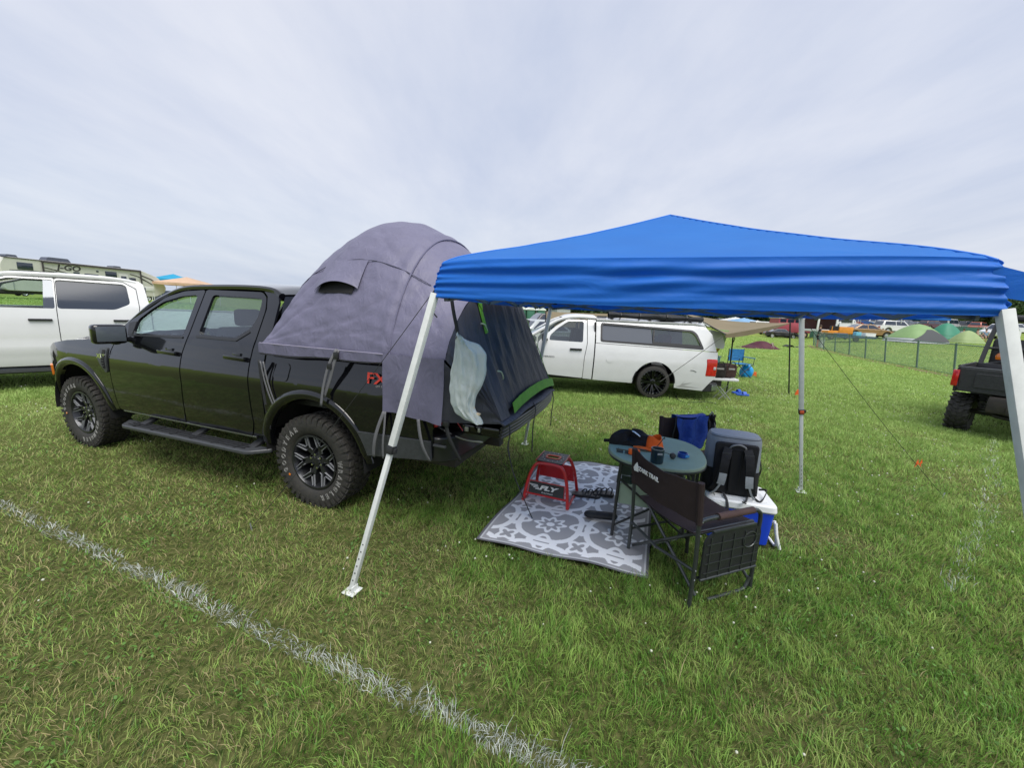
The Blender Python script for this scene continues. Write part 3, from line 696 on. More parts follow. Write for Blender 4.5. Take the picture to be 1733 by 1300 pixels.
# roof, windscreen, rear window
def roof(u, v):
    y = -.655+1.31*u; x = -2.02+1.47*v; ye = abs(y)/.655
    ze = np.interp(x, [-2.02, -1.9, -1.76, -1.5, -.97, -.64, -.55], [1.705, 1.74, 1.768, 1.788, 1.797, 1.775, 1.735])
    return Vector((x-.05*(1-ye**2)*(1-v), y, ze+.055*(1-ye**2.6)*min(1, .35+v*4, .35+(1-v)*5)))
MB().grid(roof, 25, 24).build('roof', BLK, truck, solid=.03, soff=-1)
MB().grid(lambda u, v: Vector(((-2.70-.14*(1-(2*u-1)**2))*(1-v)+(-2.01-.06*(1-(2*u-1)**2))*v, (2*u-1)*(.815*(1-v)+.64*v), (1.225+.05*(1-(2*u-1)**2))*(1-v)+(1.70+.045*(1-(2*u-1)**2))*v)), 15, 6).build('windscreen', GLC, truck)
MB().grid(lambda u, v: Vector((-.51-.05*v, (2*u-1)*(.80*(1-v)+.62*v), 1.26+.47*v)), 9, 3).build('rear_window', GLD, truck)
MB().box((-.50, 0, .90), (.03, 1.70, .76)).build('cab_back_panel', BLK, truck)
# cabin interior
b = MB(); b.box((-2.42, 0, 1.10), (.42, 1.5, .26), bev=.06); b.box((-1.6, 0, .55), (2.1, 1.56, .10)); b.build('dashboard', PLA, truck)
sw = MB(); sw.tube([Vector((-2.14+.07*math.sin(a), -.40+.18*math.cos(a), 1.19+.17*math.sin(a))) for a in [k*math.pi/8 for k in range(16)]], .014, 6, closed=True); sw.build('steering_wheel', PLA, truck)
for xx, yy in ((-1.72, -.38), (-1.72, .38), (-.98, -.38), (-.98, .38)):
    b = MB(); b.box((xx, yy, .78), (.5, .5, .16), bev=.05); b.box((xx+.25, yy, 1.10), (.14, .5, .62), Matrix.Rotation(R(12), 3, 'Y'), bev=.05); b.box((xx+.36, yy, 1.50), (.10, .25, .17), bev=.04)
    b.build('seat', SEA, truck)
# chassis, bed, tail
b = MB(); b.box((-1.4, 0, .50), (5.0, 1.06, .22)); b.box((-3.3, 0, .80), (.9, 1.05, .5)); b.box((0, 0, .36), (.12, 1.5, .12), bev=.04); b.box((-3.27, 0, .36), (.12, 1.5, .12), bev=.04)
b.lathe([(.0, -.15), (.13, -.12), (.15, 0), (.13, .12), (0, .15)], 12, Matrix.Translation((0, 0, .36)) @ Matrix.Rotation(R(90), 4, 'X'))
b.tube([(-1.2, -.45, .42), (.5, -.45, .42), (1.05, -.5, .42)], .035, 8); b.build('chassis', CHS, truck)
b = MB(); b.box((.32, 0, .84), (1.6, 1.54, .06)); b.build('bed_floor', PLA, truck)
b = MB(); b.prism(rnd([(.99, -.925), (1.16, -.92), (1.25, -.80), (1.27, -.40), (1.27, .40), (1.25, .80), (1.16, .92), (.99, .925), (1.0, .85), (1.0, -.85)], .04, 3), .57, .775, lambda u, v, w: Vector((u, v, w)))
rbm = b.build('rear_bumper', mk('bumper_black', (.013, .013, .015), .3, coat=.4), truck, bev=.022)
MB().box((1.12, -.925, .715), (.22, .02, .016), bev=.004).build('bumper_edge', PLG, rbm)
b = MB(); b.lathe([(0, .012), (.011, .01), (.014, 0)], 12, Matrix.Translation((1.06, -.932, .655)) @ Matrix.Rotation(R(90), 4, 'X')); b.build('parking_sensor', PLG, rbm)
b = MB(); b.box((1.22, 0, .50), (.16, .10, .10), bev=.01); b.box((1.10, 0, .52), (.06, 1.1, .08), bev=.02); b.build('tow_hitch', CHS, truck)
for yy in (-.30, .30):
    MB().tube([(1.0, yy, .46), (1.18, yy, .46)], .035, 10).build('exhaust_pipe', STL, truck) if yy > 0 else None
# open tailgate
b = MB(); b.box((1.335, 0, .805), (.44, 1.46, .075), bev=.02)
tg = b.build('tailgate', BLK, truck)
b = MB()
for k in range(4): b.tube([(1.560+.004*k, -.73, .770+.026*k), (1.585, -.4, .765+.026*k), (1.590, 0, .765+.026*k), (1.585, .4, .765+.026*k), (1.560+.004*k, .73, .770+.026*k)], .0125, 8)
b.build('tailgate_edge', mk('edge_plastic', (.022, .023, .026), .3), tg)
b = MB(); b.box((1.30, -.742, .810), (.030, .014, .036), bev=.003); b.box((1.40, -.742, .815), (.018, .014, .034), bev=.003); b.build('latch', STL, tg)
MB().tube(catmull([(1.0, -.78, .86), (1.12, -.80, .80), (1.30, -.79, .745), (1.44, -.76, .735)], 5), .006, 6).build('tailgate_cable', STL, tg)
MB().tube([(1.22, -.77, .875), (1.28, -.765, .80)], .004, 6).build('red_cord', mk('cord_red', (.45, .06, .08), .6), tg)
# fender vent
b = MB().panel(rnd([(-2.79, 1.085), (-2.755, 1.135), (-2.645, 1.140), (-2.640, .90), (-2.665, .885), (-2.745, .96), (-2.79, 1.03)], .02), [], lambda x, z: Vector((x, -(YR(x, z)+.016), z)), (), ZL)
fv = b.build('fender_vent', PLG, truck, solid=.012)
b = MB().panel(rnd([(-2.712, 1.115), (-2.665, 1.118), (-2.660, .925), (-2.685, .93), (-2.715, .985)], .012), [], lambda x, z: Vector((x, -(YR(x, z)+.024), z)), (), ZL); b.build('vent_slot', DRK, fv, solid=.004)
b = MB()
for k in range(6): b.box((-2.688, -(YR(-2.69, .95+.03*k)+.028), .955+.027*k), (.05, .006, .006))
b.build('vent_fins', PLG, fv)
text('XLT', .058, axes((-2.725, -(YR(-2.72, 1.06)+.026), 1.048), (1, 0, 0), (0, .08, 1), (0, -1, .08)), 'badge', CHR, fv, depth=.002, bold=.002, sx=1.3)
wheel(truck, 0, -.815, side=-1, spin=-8, letters=True)
wheel(truck, -3.27, -.815, side=-1, spin=14, letters=True)
wheel(truck, 0, .815, side=1, spin=0); wheel(truck, -3.27, .815, side=1, spin=0)
# ================================================================== TRUCK-BED TENT
PUR = fabric('tent_purple', (.170, .164, .246), (.150, .145, .22), rough=.5, fold=.007, fscale=15, stretch=(1, 1, .55), transl=.10, spec=.45)
TGR = fabric('tent_charcoal', (.060, .062, .078), (.046, .048, .060), rough=.55, fold=.014, fscale=7, stretch=(1.3, 1.3, .4), transl=.05, spec=.4)
NET = fabric('tent_netting', (.030, .033, .042), (.020, .022, .028), rough=.5, fold=.016, fscale=8, stretch=(1.5, 1.5, .35), transl=.08, spec=.45)
GRN = fabric('tent_green', (.13, .36, .035), (.09, .27, .03), rough=.6, fold=.006, fscale=18)
tent = thing('truck_tent', 'purple grey dome tent strapped over the bed of the black pickup', 'tent', (TR['x'], TR['y'], 0), TR['a'])
XS = [-.475, -.465, -.445, -.41, -.36, -.28, -.17, -.04, .12, .30, .50, .70, .90, 1.08, 1.23]
HS = [1.36, 1.49, 1.64, 1.81, 1.965, 2.12, 2.24, 2.335, 2.41, 2.44, 2.41, 2.32, 2.18, 2.03, 1.90]
def tent_arch(x, th, zb=1.335, wd=.945):
    h = float(np.interp(x, XS, HS)); c, s = math.cos(th), math.sin(th)
    n = 1.42
    y = -wd*math.copysign(abs(c)**(2/2.15), c); z = zb+(h-zb)*abs(s)**(2/n)
    return y, z
def crease(x, y, z):
    """cloth pulls: shallow folds running from the poles to the strapped hem"""
    k = .0035*math.sin(14*x+9*z+3*math.sin(5*y)) + .0025*math.sin(31*x-19*z+2*math.sin(7*x)) + .0015*math.sin(52*z+16*x)
    for (ax, az, bx, bz, w, h) in ((-.40, 1.40, .35, 1.95, .030, .016), (-.42, 1.36, .60, 1.62, .022, .012), (-.38, 1.5, .05, 2.05, .025, .014), (.05, 1.36, .72, 1.78, .025, .013), (.74, 1.40, .36, 2.10, .022, .012),
            (-.05, 1.42, .70, 1.50, .016, .009), (.72, 1.95, .30, 2.30, .03, .014), (.8, 1.5, 1.2, 1.9, .025, .013), (.82, 1.9, 1.15, 1.5, .022, .012), (-.3, 1.62, .3, 1.70, .018, .009), (.3, 1.5, .74, 1.42, .015, .009)):
        dx, dz = bx-ax, bz-az; t = ((x-ax)*dx+(z-az)*dz)/(dx*dx+dz*dz); q = max(0, min(1, t))
        d = math.hypot(x-ax-q*dx, z-az-q*dz); k -= h*.66*math.exp(-(d/(w*.42))**1.5)*(1 if 0 < t < 1 else .4)
    return k*1.15
def dome(u, v):
    i = u*(len(XS)-1); x = XS[0]+(XS[-1]-XS[0])*u if u > .5 else float(np.interp(i, range(len(XS)), XS))
    x = float(np.interp(u, np.linspace(0, 1, len(XS)), XS)); th = math.pi*v
    y, z = tent_arch(x, th); k = crease(x, y, z)*math.sin(th)**.3
    # pole ridges from the corners over the crown lift the cloth a little
    rdg = .022*math.exp(-((abs(y)-(.95-1.15*abs(x-.30)*-1-1.02+0))/.05)**2) if False else 0
    seam = .010*math.exp(-((x-.72)/.02)**2)
    return Vector((x-.3*k, y*(1+k+seam), z+(k+seam)*.8))
MB().grid(dome, 110, 150).build('dome', PUR, tent, ang=0)
# front wall closes the first arch
MB().panel([(-.94, 1.335)]+[tent_arch(-.475, math.pi*t/16) for t in range(1, 16)]+[(.94, 1.335)], [], lambda y, z: Vector((-.475, y, z))).build('front_wall', PUR, tent)
# hem piping and seams (rear hoop sleeve, ring seam)
b = MB(); b.tube([Vector((.78, *[q*1.004 for q in tent_arch(.78, math.pi*t/40)])) for t in range(0, 41)], .007, 6)
b.build('seam', PUR, tent)
b = MB()
for s in (-1, 1):
    b.tube([Vector((x, s*(.962+.003*math.sin(20*x)), 1.338)) for x in np.linspace(-.47, .80, 24)], .0055, 6); b.build('hem_piping', mk('piping', (.24, .225, .30), .5), tent); b = MB()
b.tube([Vector((x, -(tent_arch(x, .80)[0]*-1)-.004, tent_arch(x, .80)[1]+.004)) for x in np.linspace(-.36, .95, 20)], .004, 5).build('seam', PUR, tent)
# skirts over the bed rails
for s in (-1, 1):
    def sk_(u, v, s=s):
        x = -.478+1.236*u; lo = 1.240+.03*u+.006*math.sin(9*x); z = 1.338-(1.338-lo)*v
        return Vector((x, s*(.966+.003*math.sin(24*x+9*z)-(.014 if v > .85 else 0)), z))
    MB().grid(sk_, 40, 7).build('skirt', PUR, tent, solid=.002, ang=0)
    def sk2(u, v, s=s):
        x = .745+.49*u; lo = .915+.01*math.sin(7*x+2)-.02*u; z = 1.345-(1.345-lo)*v
        return Vector((x-.01*v, s*(.972+.010*math.sin(26*x+1.5*z)*v+.006*math.sin(11*z+9*x)), z))
    MB().grid(sk2, 30, 22).build('skirt', PUR, tent, solid=.002, ang=0)
# vestibule reaching down to the open tailgate
def rear_pt(th):
    y, z = tent_arch(1.23, th)
    return Vector((1.23, y, z))
def ves(u, v, th0=0.0, th1=math.pi, off=0.0):
    th = th0+(th1-th0)*u; p = rear_pt(th); yb = max(-.745, min(.745, p.y*1.10)); q = Vector((1.575, yb, .905))
    # side gussets run to the tailgate corner
    sideness = max(0, (abs(math.cos(th))-.55)/.45); q.z = .905; q.x = 1.575-.0*sideness
    r = p.lerp(q, v); k = .010*math.sin(30*th+4*v)*math.sin(math.pi*v)+.006*math.sin(70*th-9*v)*math.sin(math.pi*v)
    r.x += k+off-.02*math.sin(math.pi*v); r.y += k*.6*(-1 if r.y < 0 else 1); return r
MB().grid(lambda u, v: ves(u, v, 0, .62), 26, 26).build('vestibule_side', TGR, tent, ang=0)
MB().grid(lambda u, v: ves(u, v, math.pi-.62, math.pi), 26, 26).build('vestibule_side', TGR, tent, ang=0)
MB().grid(lambda u, v: ves(u, v, .62, 1.02), 14, 26).build('vestibule_side', TGR, tent, ang=0)
MB().grid(lambda u, v: ves(u, v*.945, 1.02, math.pi-.62), 50, 30).build('door_netting', NET, tent, ang=0)
# side wall between bed rail and tailgate, both sides
for s in (-1, 1):
    def gus(u, v, s=s):
        a = Vector((1.20, s*.955, 1.345)).lerp(Vector((1.575, s*.745, .905)), u); bt = Vector((1.20, s*.955, .90)).lerp(Vector((1.575, s*.745, .885)), u)
        r = a.lerp(bt, v); k = .010*math.sin(17*u+5*v)*math.sin(math.pi*min(1, v+.1)); r.y += s*k; return r
    MB().grid(gus, 20, 14).build('vestibule_side', TGR, tent, ang=0)
# green zip trims
MB().grid(lambda u, v: ves(.5+.5*u if False else (.0+u), .945+.05*v-.045*math.sin(math.pi*u)**2*0, 1.10, math.pi-.70, .012)+Vector((0, 0, .035*(1-v)+.10*math.sin(math.pi*u)**.8*.55)), 40, 4).build('green_trim', GRN, tent, ang=0, solid=.003)
MB().grid(lambda u, v: ves(u, v*.995, math.pi-.655, math.pi-.625, .010), 3, 26).build('green_trim', GRN, tent, ang=0, solid=.003)
MB().grid(lambda u, v: ves(u, .02+.30*v, 1.02, 1.07+0*v, .010), 3, 12).build('green_trim', GRN, tent, ang=0, solid=.003)
b = MB(); b.poly([ves(0, .0, 1.0, 2, .014)+Vector((0, -.02, 0)), ves(0, .0, 1.12, 2, .014), ves(0, .14, 1.06, 2, .016)]); b.build('green_tab', GRN, tent, solid=.003)
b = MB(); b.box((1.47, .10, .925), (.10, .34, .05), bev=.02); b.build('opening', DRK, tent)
for th, v in ((.98, .22), (1.0, .62)):
    p = ves(0, v, th, 2, .02); b = MB(); b.tube(catmull([p, p+Vector((.02, .03, -.01)), p+Vector((.03, .05, -.05)), p+Vector((.02, .07, -.07))], 4), .006, 6); b.build('zip_pull', mk('pale_green', (.42, .5, .36), .6), tent)
# rolled tent floor over the tailgate edge
MB().grid(lambda u, v: Vector((1.16+.44*u+.012*math.sin(12*v), -.75+1.50*v, .895+.012*math.sin(9*u+14*v)*math.sin(math.pi*u)-.02*max(0, u-.9)*10)), 16, 40).build('floor', TGR, tent, solid=.012)
# side ventilation hood
def vent(u, v):
    x = -.02+.42*u; bow = math.sin(math.pi*u)**.7
    z = 2.02-(.225-.045*bow+.03*(1-u))*v; th = math.asin(min(1, ((z-1.335)/(float(np.interp(x, XS, HS))-1.335))**(1.42/2))); y = tent_arch(x, th)[0]
    return Vector((x, y-.012-.052*bow*v**1.6, z+.02*bow*v))
MB().grid(vent, 24, 12).build('vent_hood', PUR, tent, solid=.003, ang=0)
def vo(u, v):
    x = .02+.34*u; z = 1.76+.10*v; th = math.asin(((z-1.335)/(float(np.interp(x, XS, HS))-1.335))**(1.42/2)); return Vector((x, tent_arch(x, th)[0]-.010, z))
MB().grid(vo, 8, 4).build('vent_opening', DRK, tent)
# straps
def strap(pts, w=.026, m=WEB, wd=(1, 0, 0)):
    MB().strap(catmull(pts, 4), w, .003, wd).build('strap', m, tent, ang=0)
strap([(.345, -.972, 1.345), (.31, -.985, 1.24), (.26, -.985, 1.10), (.20, -.985, .97)], .030, WEBG)
strap([(.335, -.980, 1.345), (.27, -.995, 1.22), (.215, -1.00, 1.05), (.185, -1.00, .90)], .022, WEBG)
b = MB(); b.box((.335, -.985, 1.30), (.045, .014, .05), bev=.006); b.build('buckle', PLA, tent)
b = MB(); b.box((.275, -.993, 1.215), (.04, .014, .045), bev=.006); b.build('buckle', PLA, tent)
for k in (0, .032): strap([(-.462+k, -.972, 1.19), (-.440+k, -.968, 1.05), (-.41+k, -.962, .93), (-.375+k, -.955, .83)], .016, WEBG)
strap([(-.478, -.97, 1.2), (-.483, -.955, 1.0), (-.475, -.94, .80), (-.46, -.93, .60)], .03, WEB)
strap([(.748, -.975, .925), (.70, -.985, .80), (.665, -.985, .68), (.635, -.96, .555)], .026, WEBG)
strap([(.758, -.975, .925), (.755, -.985, .80), (.74, -.985, .68), (.73, -.97, .56)], .016, WEBG)
strap([(1.035, -.975, .905), (1.06, -.99, .80), (1.085, -.985, .70), (1.115, -.95, .60)], .024, WEBG)
strap([(1.245, -.96, .915), (1.27, -.965, .82), (1.30, -.95, .74), (1.335, -.90, .62)], .028, WEB)
b = MB(); b.box((1.25, -.965, .90), (.05, .02, .035), bev=.005); b.build('buckle', PLA, tent)
strap([(1.60, -.66, .88), (1.612, -.66, .80), (1.60, -.66, .70), (1.61, -.65, .62)], .024, WEB, (0, 1, 0))
strap([(1.59, -.02, .90), (1.615, -.02, .84), (1.60, -.02, .70), (1.60, -.02, .52), (1.60, -.01, .44)], .026, WEB, (0, 1, 0))
strap([(1.60, .62, .89), (1.612, .64, .80), (1.60, .65, .66), (1.60, .64, .52)], .026, WEB, (0, 1, 0))
strap([(1.61, -.65, .62), (1.64, -.60, .45), (1.70, -.50, .22), (1.76, -.45, .05)], .012, WEB, (0, 1, 0))

# ================================================================== BLUE POP-UP CANOPY
KX, KY, KA, HA, EZ, VD = 1.0417, 2.8906, -.3726, 1.150, 1.735, .205
BLU = fabric('canopy_blue', (.020, .215, .74), (.016, .19, .68), rough=.5, fold=.006, fscale=4, stretch=(1, 1, 2.2), transl=.42, tcol=(.14, .40, .88), spec=.45)
WPO = mk('white_pole', (.66, .68, .66), .35, coat=.2, var=.06, vscale=25)
GPO = mk('grey_truss', (.16, .17, .18), .45, metal=.4, var=.15, vscale=20)
can = thing('pop_up_canopy', 'bright blue slant-leg pop-up canopy on white poles over the camp furniture', 'canopy', (KX, KY, 0), KA)
def roof_c(u, v):
    x, y = (2*u-1), (2*v-1); m = max(abs(x), abs(y)); hgt = (1-m)
    z = EZ+VD+.445*(hgt**.96)-.030*math.sin(math.pi*hgt)*(1-abs(abs(x)-abs(y))*.2)
    z -= .012*math.sin(math.pi*min(1, m))*(1-min(abs(x), abs(y))/(m+1e-6))
    z += .0018*math.sin(19*m+5*math.sin(4*x+2*y)) * (m if m < .95 else 0)
    cc = 1-.026*abs(x*y)**7
    return Vector((x*HA*cc, y*HA*cc, z-.012*abs(x*y)**7))
MB().grid(roof_c, 61, 61).build('canopy_roof', BLU, can, ang=0)
for q in range(4):
    rot = Matrix.Rotation(R(90*q), 3, 'Z')
    def vl(u, v, q=q, rot=rot):
        x = (2*u-1)*HA; z = EZ+VD*(1-v)
        e_ = math.sin(math.pi*u)
        # horizontal slack folds between the corners, fanning out at each corner
        k = .016*math.exp(-((v-.20-.03*math.sin(2.2*x))/.09)**2)-.016*math.exp(-((v-.36+.03*x)/.06)**2)+.015*math.exp(-((v-.52+.05*math.sin(2*x+q))/.08)**2)*(.7+.3*math.sin(3*x+1))-.010*math.exp(-((v-.70-.04*x)/.05)**2)*(.5+.5*math.sin(2.4*x+q))+.006*math.exp(-((v-.88+.05*math.sin(4*x))/.04)**2)
        k = k*.60*(e_**.45)+.0045*math.sin(6.5*x+16*v+q+3*math.sin(3*x))*math.sin(math.pi*v)
        cor = 1-e_**.35; k += cor*.007*math.sin(34*v+3*u)
        z += -.012*e_*v+.012*cor*v*0
        cc = .026*abs(x/HA)**7*(1-v)**2; z -= .012*abs(x/HA)**7*(1-v)
        return rot @ Vector((x*(1-cc), -HA*(1-cc)-.004-k-.008*v, z))
    MB().grid(vl, 90, 44).build('valance', BLU, can, ang=0, solid=.0015)
for sx, sy, c in ((-1, -1, 0), (-1, 1, 1), (1, 1, 1), (1, -1, 0)):
    top = Vector((sx*1.152, sy*1.152, EZ+.022)); ft = Vector((sx*1.488, sy*1.488, .03)); d = (ft-top)
    ez = d.normalized(); ex = Vector((1, 0, 0)); ex = (ex-ez*ex.dot(ez)).normalized(); ey = ez.cross(ex); rot = Matrix((ex, ey, ez)).transposed()
    j = top+d*.515; b = MB(); b.box((top+j)/2, (.036, .036, (j-top).length), rot, bev=.003)
    lg = b.build('leg', WPO, can)
    b = MB(); b.box((j+ft)/2, (.028, .028, (ft-j).length), rot, bev=.002); b.build('lower_leg', WPO, lg)
    b = MB(); b.box(j, (.044, .044, .05), rot, bev=.005); b.box(j+ex*.026-ez*.03*0, (.02, .024, .03), rot, bev=.004); b.build('latch', PLA if (sx, sy) != (1, 1) else PLA, lg)
    if (sx, sy) == (1, 1): MB().box(j-ey*.024 if ey.y > 0 else j+ey*.024, (.034, .012, .03), rot, bev=.004).build('release_button', mk('button_orange', (.55, .10, .04), .4), lg)
    b = MB(); b.box(ft+Vector((0, 0, -.012)), (.085, .085, .006), bev=.002); b.box(ft+Vector((.02*-sx, 0, .008)), (.006, .05, .035)); b.build('foot', WPO, lg)
    b = MB()
    for k in range(6): b.box(ft-ez*(.06+.045*k)-ey*.0145, (.007, .003, .007), rot); 
    for k in range(6): b.box(ft-ez*(.06+.045*k)+ey*.0145, (.007, .003, .007), rot)
    b.build('adjustment_holes', DRK, lg)
    MB().box(Vector((sx*1.10, sy*1.10, EZ+.07)), (.055, .055, .06), bev=.008).build('corner_bracket', PLA, can)
for sx, sy in ((-1, -1), (1, -1), (1, 1), (-1, 1)):
    MB().tube([roof_c(.5+.5*sx*t, .5+.5*sy*t)+Vector((0, 0, -.0015)) for t in np.linspace(0, 1, 31)], .005, 6).build('seam', mk('blue_seam', (.014, .16, .60), .6), can)
for q in range(4):                                        # scissor trusses round the edge
    rot = Matrix.Rotation(R(90*q), 3, 'Z'); zt, zb = EZ+.070, EZ-.008
    for a, bb in ((-1.12, 0), (0, 1.12)):
        mid = (a+bb)/2
        for za, zb_ in ((zt, zb), (zb, zt)):
            for p0, p1 in (((a, za), (mid, zb_)), ((mid, za), (bb, zb_))):
                A = Vector((p0[0], -1.105+.014*(za > zb_), p0[1])); B = Vector((p1[0], -1.105+.014*(za > zb_), p1[1]))
                dd = B-A; ang_ = math.atan2(-dd.z, dd.x)
                MB().box(rot @ ((A+B)/2), (dd.length, .011, .022), rot @ Matrix.Rotation(ang_, 3, 'Y')).build('truss_bar', GPO, can)
    A = Vector((0, -1.12, EZ+.06)); B = Vector((0, -.05, EZ+.22)); C2_ = Vector((1.10, -1.10, EZ+.13)); D_ = Vector((.04, -.04, EZ+.58))
    MB().tube([rot @ A, rot @ B], .011, 6).build('truss_bar', GPO, can)
    MB().tube([rot @ C2_, rot @ D_], .012, 6).build('rafter', GPO, can)
MB().tube([(0, 0, EZ+.10), (0, 0, EZ+.60)], .018, 8).build('centre_pole', GPO, can)
def KP(x, y, z):
    c, s = math.cos(KA), math.sin(KA); return Vector((KX+c*x-s*y, KY+s*x+c*y, z))
b = MB(); b.grid(lambda u, v: Vector((HA-.045+.125*v, -HA+.012-.02*v, EZ+.175-.11*u-(.045-.02*u)*v+.006*math.sin(20*u))), 8, 6); b.build('corner_flap', BLU, can, solid=.002)
def guy(name_lbl, a, b_, stake=True, sag=.03, r=.0022, m=CORD):
    o = thing('guy_rope', name_lbl, 'rope', b_, 0, 'guy ropes and stakes')
    pts = [a.lerp(b_, t)-Vector((0, 0, sag*math.sin(math.pi*t)))-b_ for t in np.linspace(0, 1, 12)]
    MB().tube(pts, r, 5).build('rope', m, o)
    if stake: MB().tube([Vector((0, 0, .05)), Vector(((b_-a).normalized()*-.03)+Vector((0, 0, -.05)))], .005, 6).build('stake', STL, o)
    return o
c1 = KP(-HA, -HA, EZ+.05)
guy('dark cord running from the left front canopy corner to the grass beside the truck wheel', c1, Vector((-1.88, 2.64, .01)))
c2 = KP(HA, HA, EZ+.02)
g2 = guy('dark cord with an orange ribbon, running from the far right canopy corner to the grass', c2, Vector((4.46, 3.77, .01)))
p = c2.lerp(Vector((4.46, 3.77, .01)), .795)-Vector((4.46, 3.77, .01))
b = MB()
for k, (dx_, dz_) in enumerate(((-.030, -.036), (.030, -.026), (-.033, .008), (.026, .016))): b.prism([(0, 0), (dx_, dz_), (dx_*.55, dz_+.045)], -.003-.004*k, -.001-.004*k, lambda u, v, w: p+Vector((u, w, v)))
b.build('orange_ribbon', mk('flag_orange', (.75, .12, .02), .6), g2)
# black lashing at the left front corner
b = MB(); b.tube(catmull([c1+Vector((0, 0, 0)), c1+Vector((-.03, .0, -.06)), c1+Vector((-.02, 0, -.12)), c1+Vector((.01, 0, -.16))], 4), .004, 5); o = b.build('bungee_cord', CORD); tag(o, 'short black cord loop hanging at the left front canopy corner', 'cord')

# hanging rubbish bag and its strap
PB = bpy.data.materials.new('bag_film'); PB.use_nodes = True; t_ = PB.node_tree; b_ = t_.nodes['Principled BSDF']; b_.inputs['Base Color'].default_value = (.80, .86, .84, 1); b_.inputs['Roughness'].default_value = .32
tr_ = t_.nodes.new('ShaderNodeBsdfTranslucent'); tr_.inputs[0].default_value = (.8, .88, .86, 1); tp_ = t_.nodes.new('ShaderNodeBsdfTransparent'); tp_.inputs[0].default_value = (.92, .96, .95, 1)
ma_ = t_.nodes.new('ShaderNodeMixShader'); ma_.inputs[0].default_value = .32; mb_ = t_.nodes.new('ShaderNodeMixShader'); mb_.inputs[0].default_value = .20
t_.links.new(b_.outputs[0], ma_.inputs[1]); t_.links.new(tr_.outputs[0], ma_.inputs[2]); t_.links.new(ma_.outputs[0], mb_.inputs[1]); t_.links.new(tp_.outputs[0], mb_.inputs[2])
t_.links.new(mb_.outputs[0], t_.nodes['Material Output'].inputs[0])
co_ = t_.nodes.new('ShaderNodeTexCoord'); mp_ = t_.nodes.new('ShaderNodeMapping'); mp_.inputs['Scale'].default_value = (3, 3, .8); nz_ = t_.nodes.new('ShaderNodeTexNoise'); nz_.inputs['Scale'].default_value = 7; nz_.inputs['Detail'].default_value = 6; nz_.inputs['Distortion'].default_value = 1.5
bu_ = t_.nodes.new('ShaderNodeBump'); bu_.inputs['Distance'].default_value = .02; t_.links.new(co_.outputs['Object'], mp_.inputs[0]); t_.links.new(mp_.outputs[0], nz_.inputs[0]); t_.links.new(nz_.outputs['Fac'], bu_.inputs['Height']); t_.links.new(bu_.outputs[0], b_.inputs['Normal'])
BY = 2.50
LFT = [(771, 568), (768, 600), (763, 632), (760, 660), (762, 682), (770, 697), (785, 708), (800, 714)]
RGT_ = [(778, 568), (800, 577), (819, 592), (824, 615), (820, 645), (808, 668), (803, 690), (818, 717)]
LP = [onY(a, b, BY) for a, b in LFT]; RP_ = [onY(a, b, BY) for a, b in RGT_]
LP = catmull(LP, 5); RP_ = catmull(RP_, 5); nb_ = len(LP)
bag = thing('rubbish_bag', 'white translucent plastic bag hanging limp beside the tent', 'bag', tuple(LP[0]))
def bagf(u, v):
    i = min(int(v*(nb_-1)+.5), nb_-1); a = LP[i]; c = RP_[i]; sgn = 1 if u < .5 else -1; w = 2*u if u < .5 else 2-2*u
    p = a.lerp(c, w); d_ = sgn*(.030+.022*v)*math.sin(math.pi*w)**.8; fold = .010*math.sin(16*w+5*v+sgn)+.006*math.sin(31*w-7*v)
    cr_ = .006*math.sin(23*w+7*v+2*math.sin(5*v))*math.sin(9*v+6*w)+.003*math.sin(41*v-19*w)
    return p+Vector((cr_*.8, -(d_+(fold+cr_)*math.sin(math.pi*w)), .022*math.sin(9*w+3)*(1-v)**3+cr_*.6))-LP[0]
MB().grid(bagf, 60, nb_, wrapu=True).build('film', PB, bag, ang=0)
b = MB(); pr_ = [onY(a, c, BY+.0)-LP[0] for a, c in ((800, 690), (792, 700), (800, 708), (808, 703), (801, 660))]
for k, q in enumerate(pr_): b.lathe([(0, -.02), (.012+.004*k, -.012), (.016, .0), (.010, .014), (0, .02)], 8, Matrix.Translation(q) @ Matrix.Rotation(k, 4, 'X'))
b.build('crumpled_rubbish', mk('rubbish', (.55, .45, .30), .8, var=.3, vscale=60), bag, ang=0)
b = MB(); b.strap(catmull([onY(764, 503, BY+.02), onY(768, 530, BY), onY(774, 560, BY), onY(774, 574, BY-.02)], 5), .022, .003, (1, 0, .2)); o = b.build('hanging_strap', WEB, ang=0)
tag(o, 'black strap dropping from the canopy edge to the white bag', 'strap')
# ================================================================== generic panel truck pieces
def placed(n): return n
def prof_fn(zs, ys): return curve_prof(zs, ys)
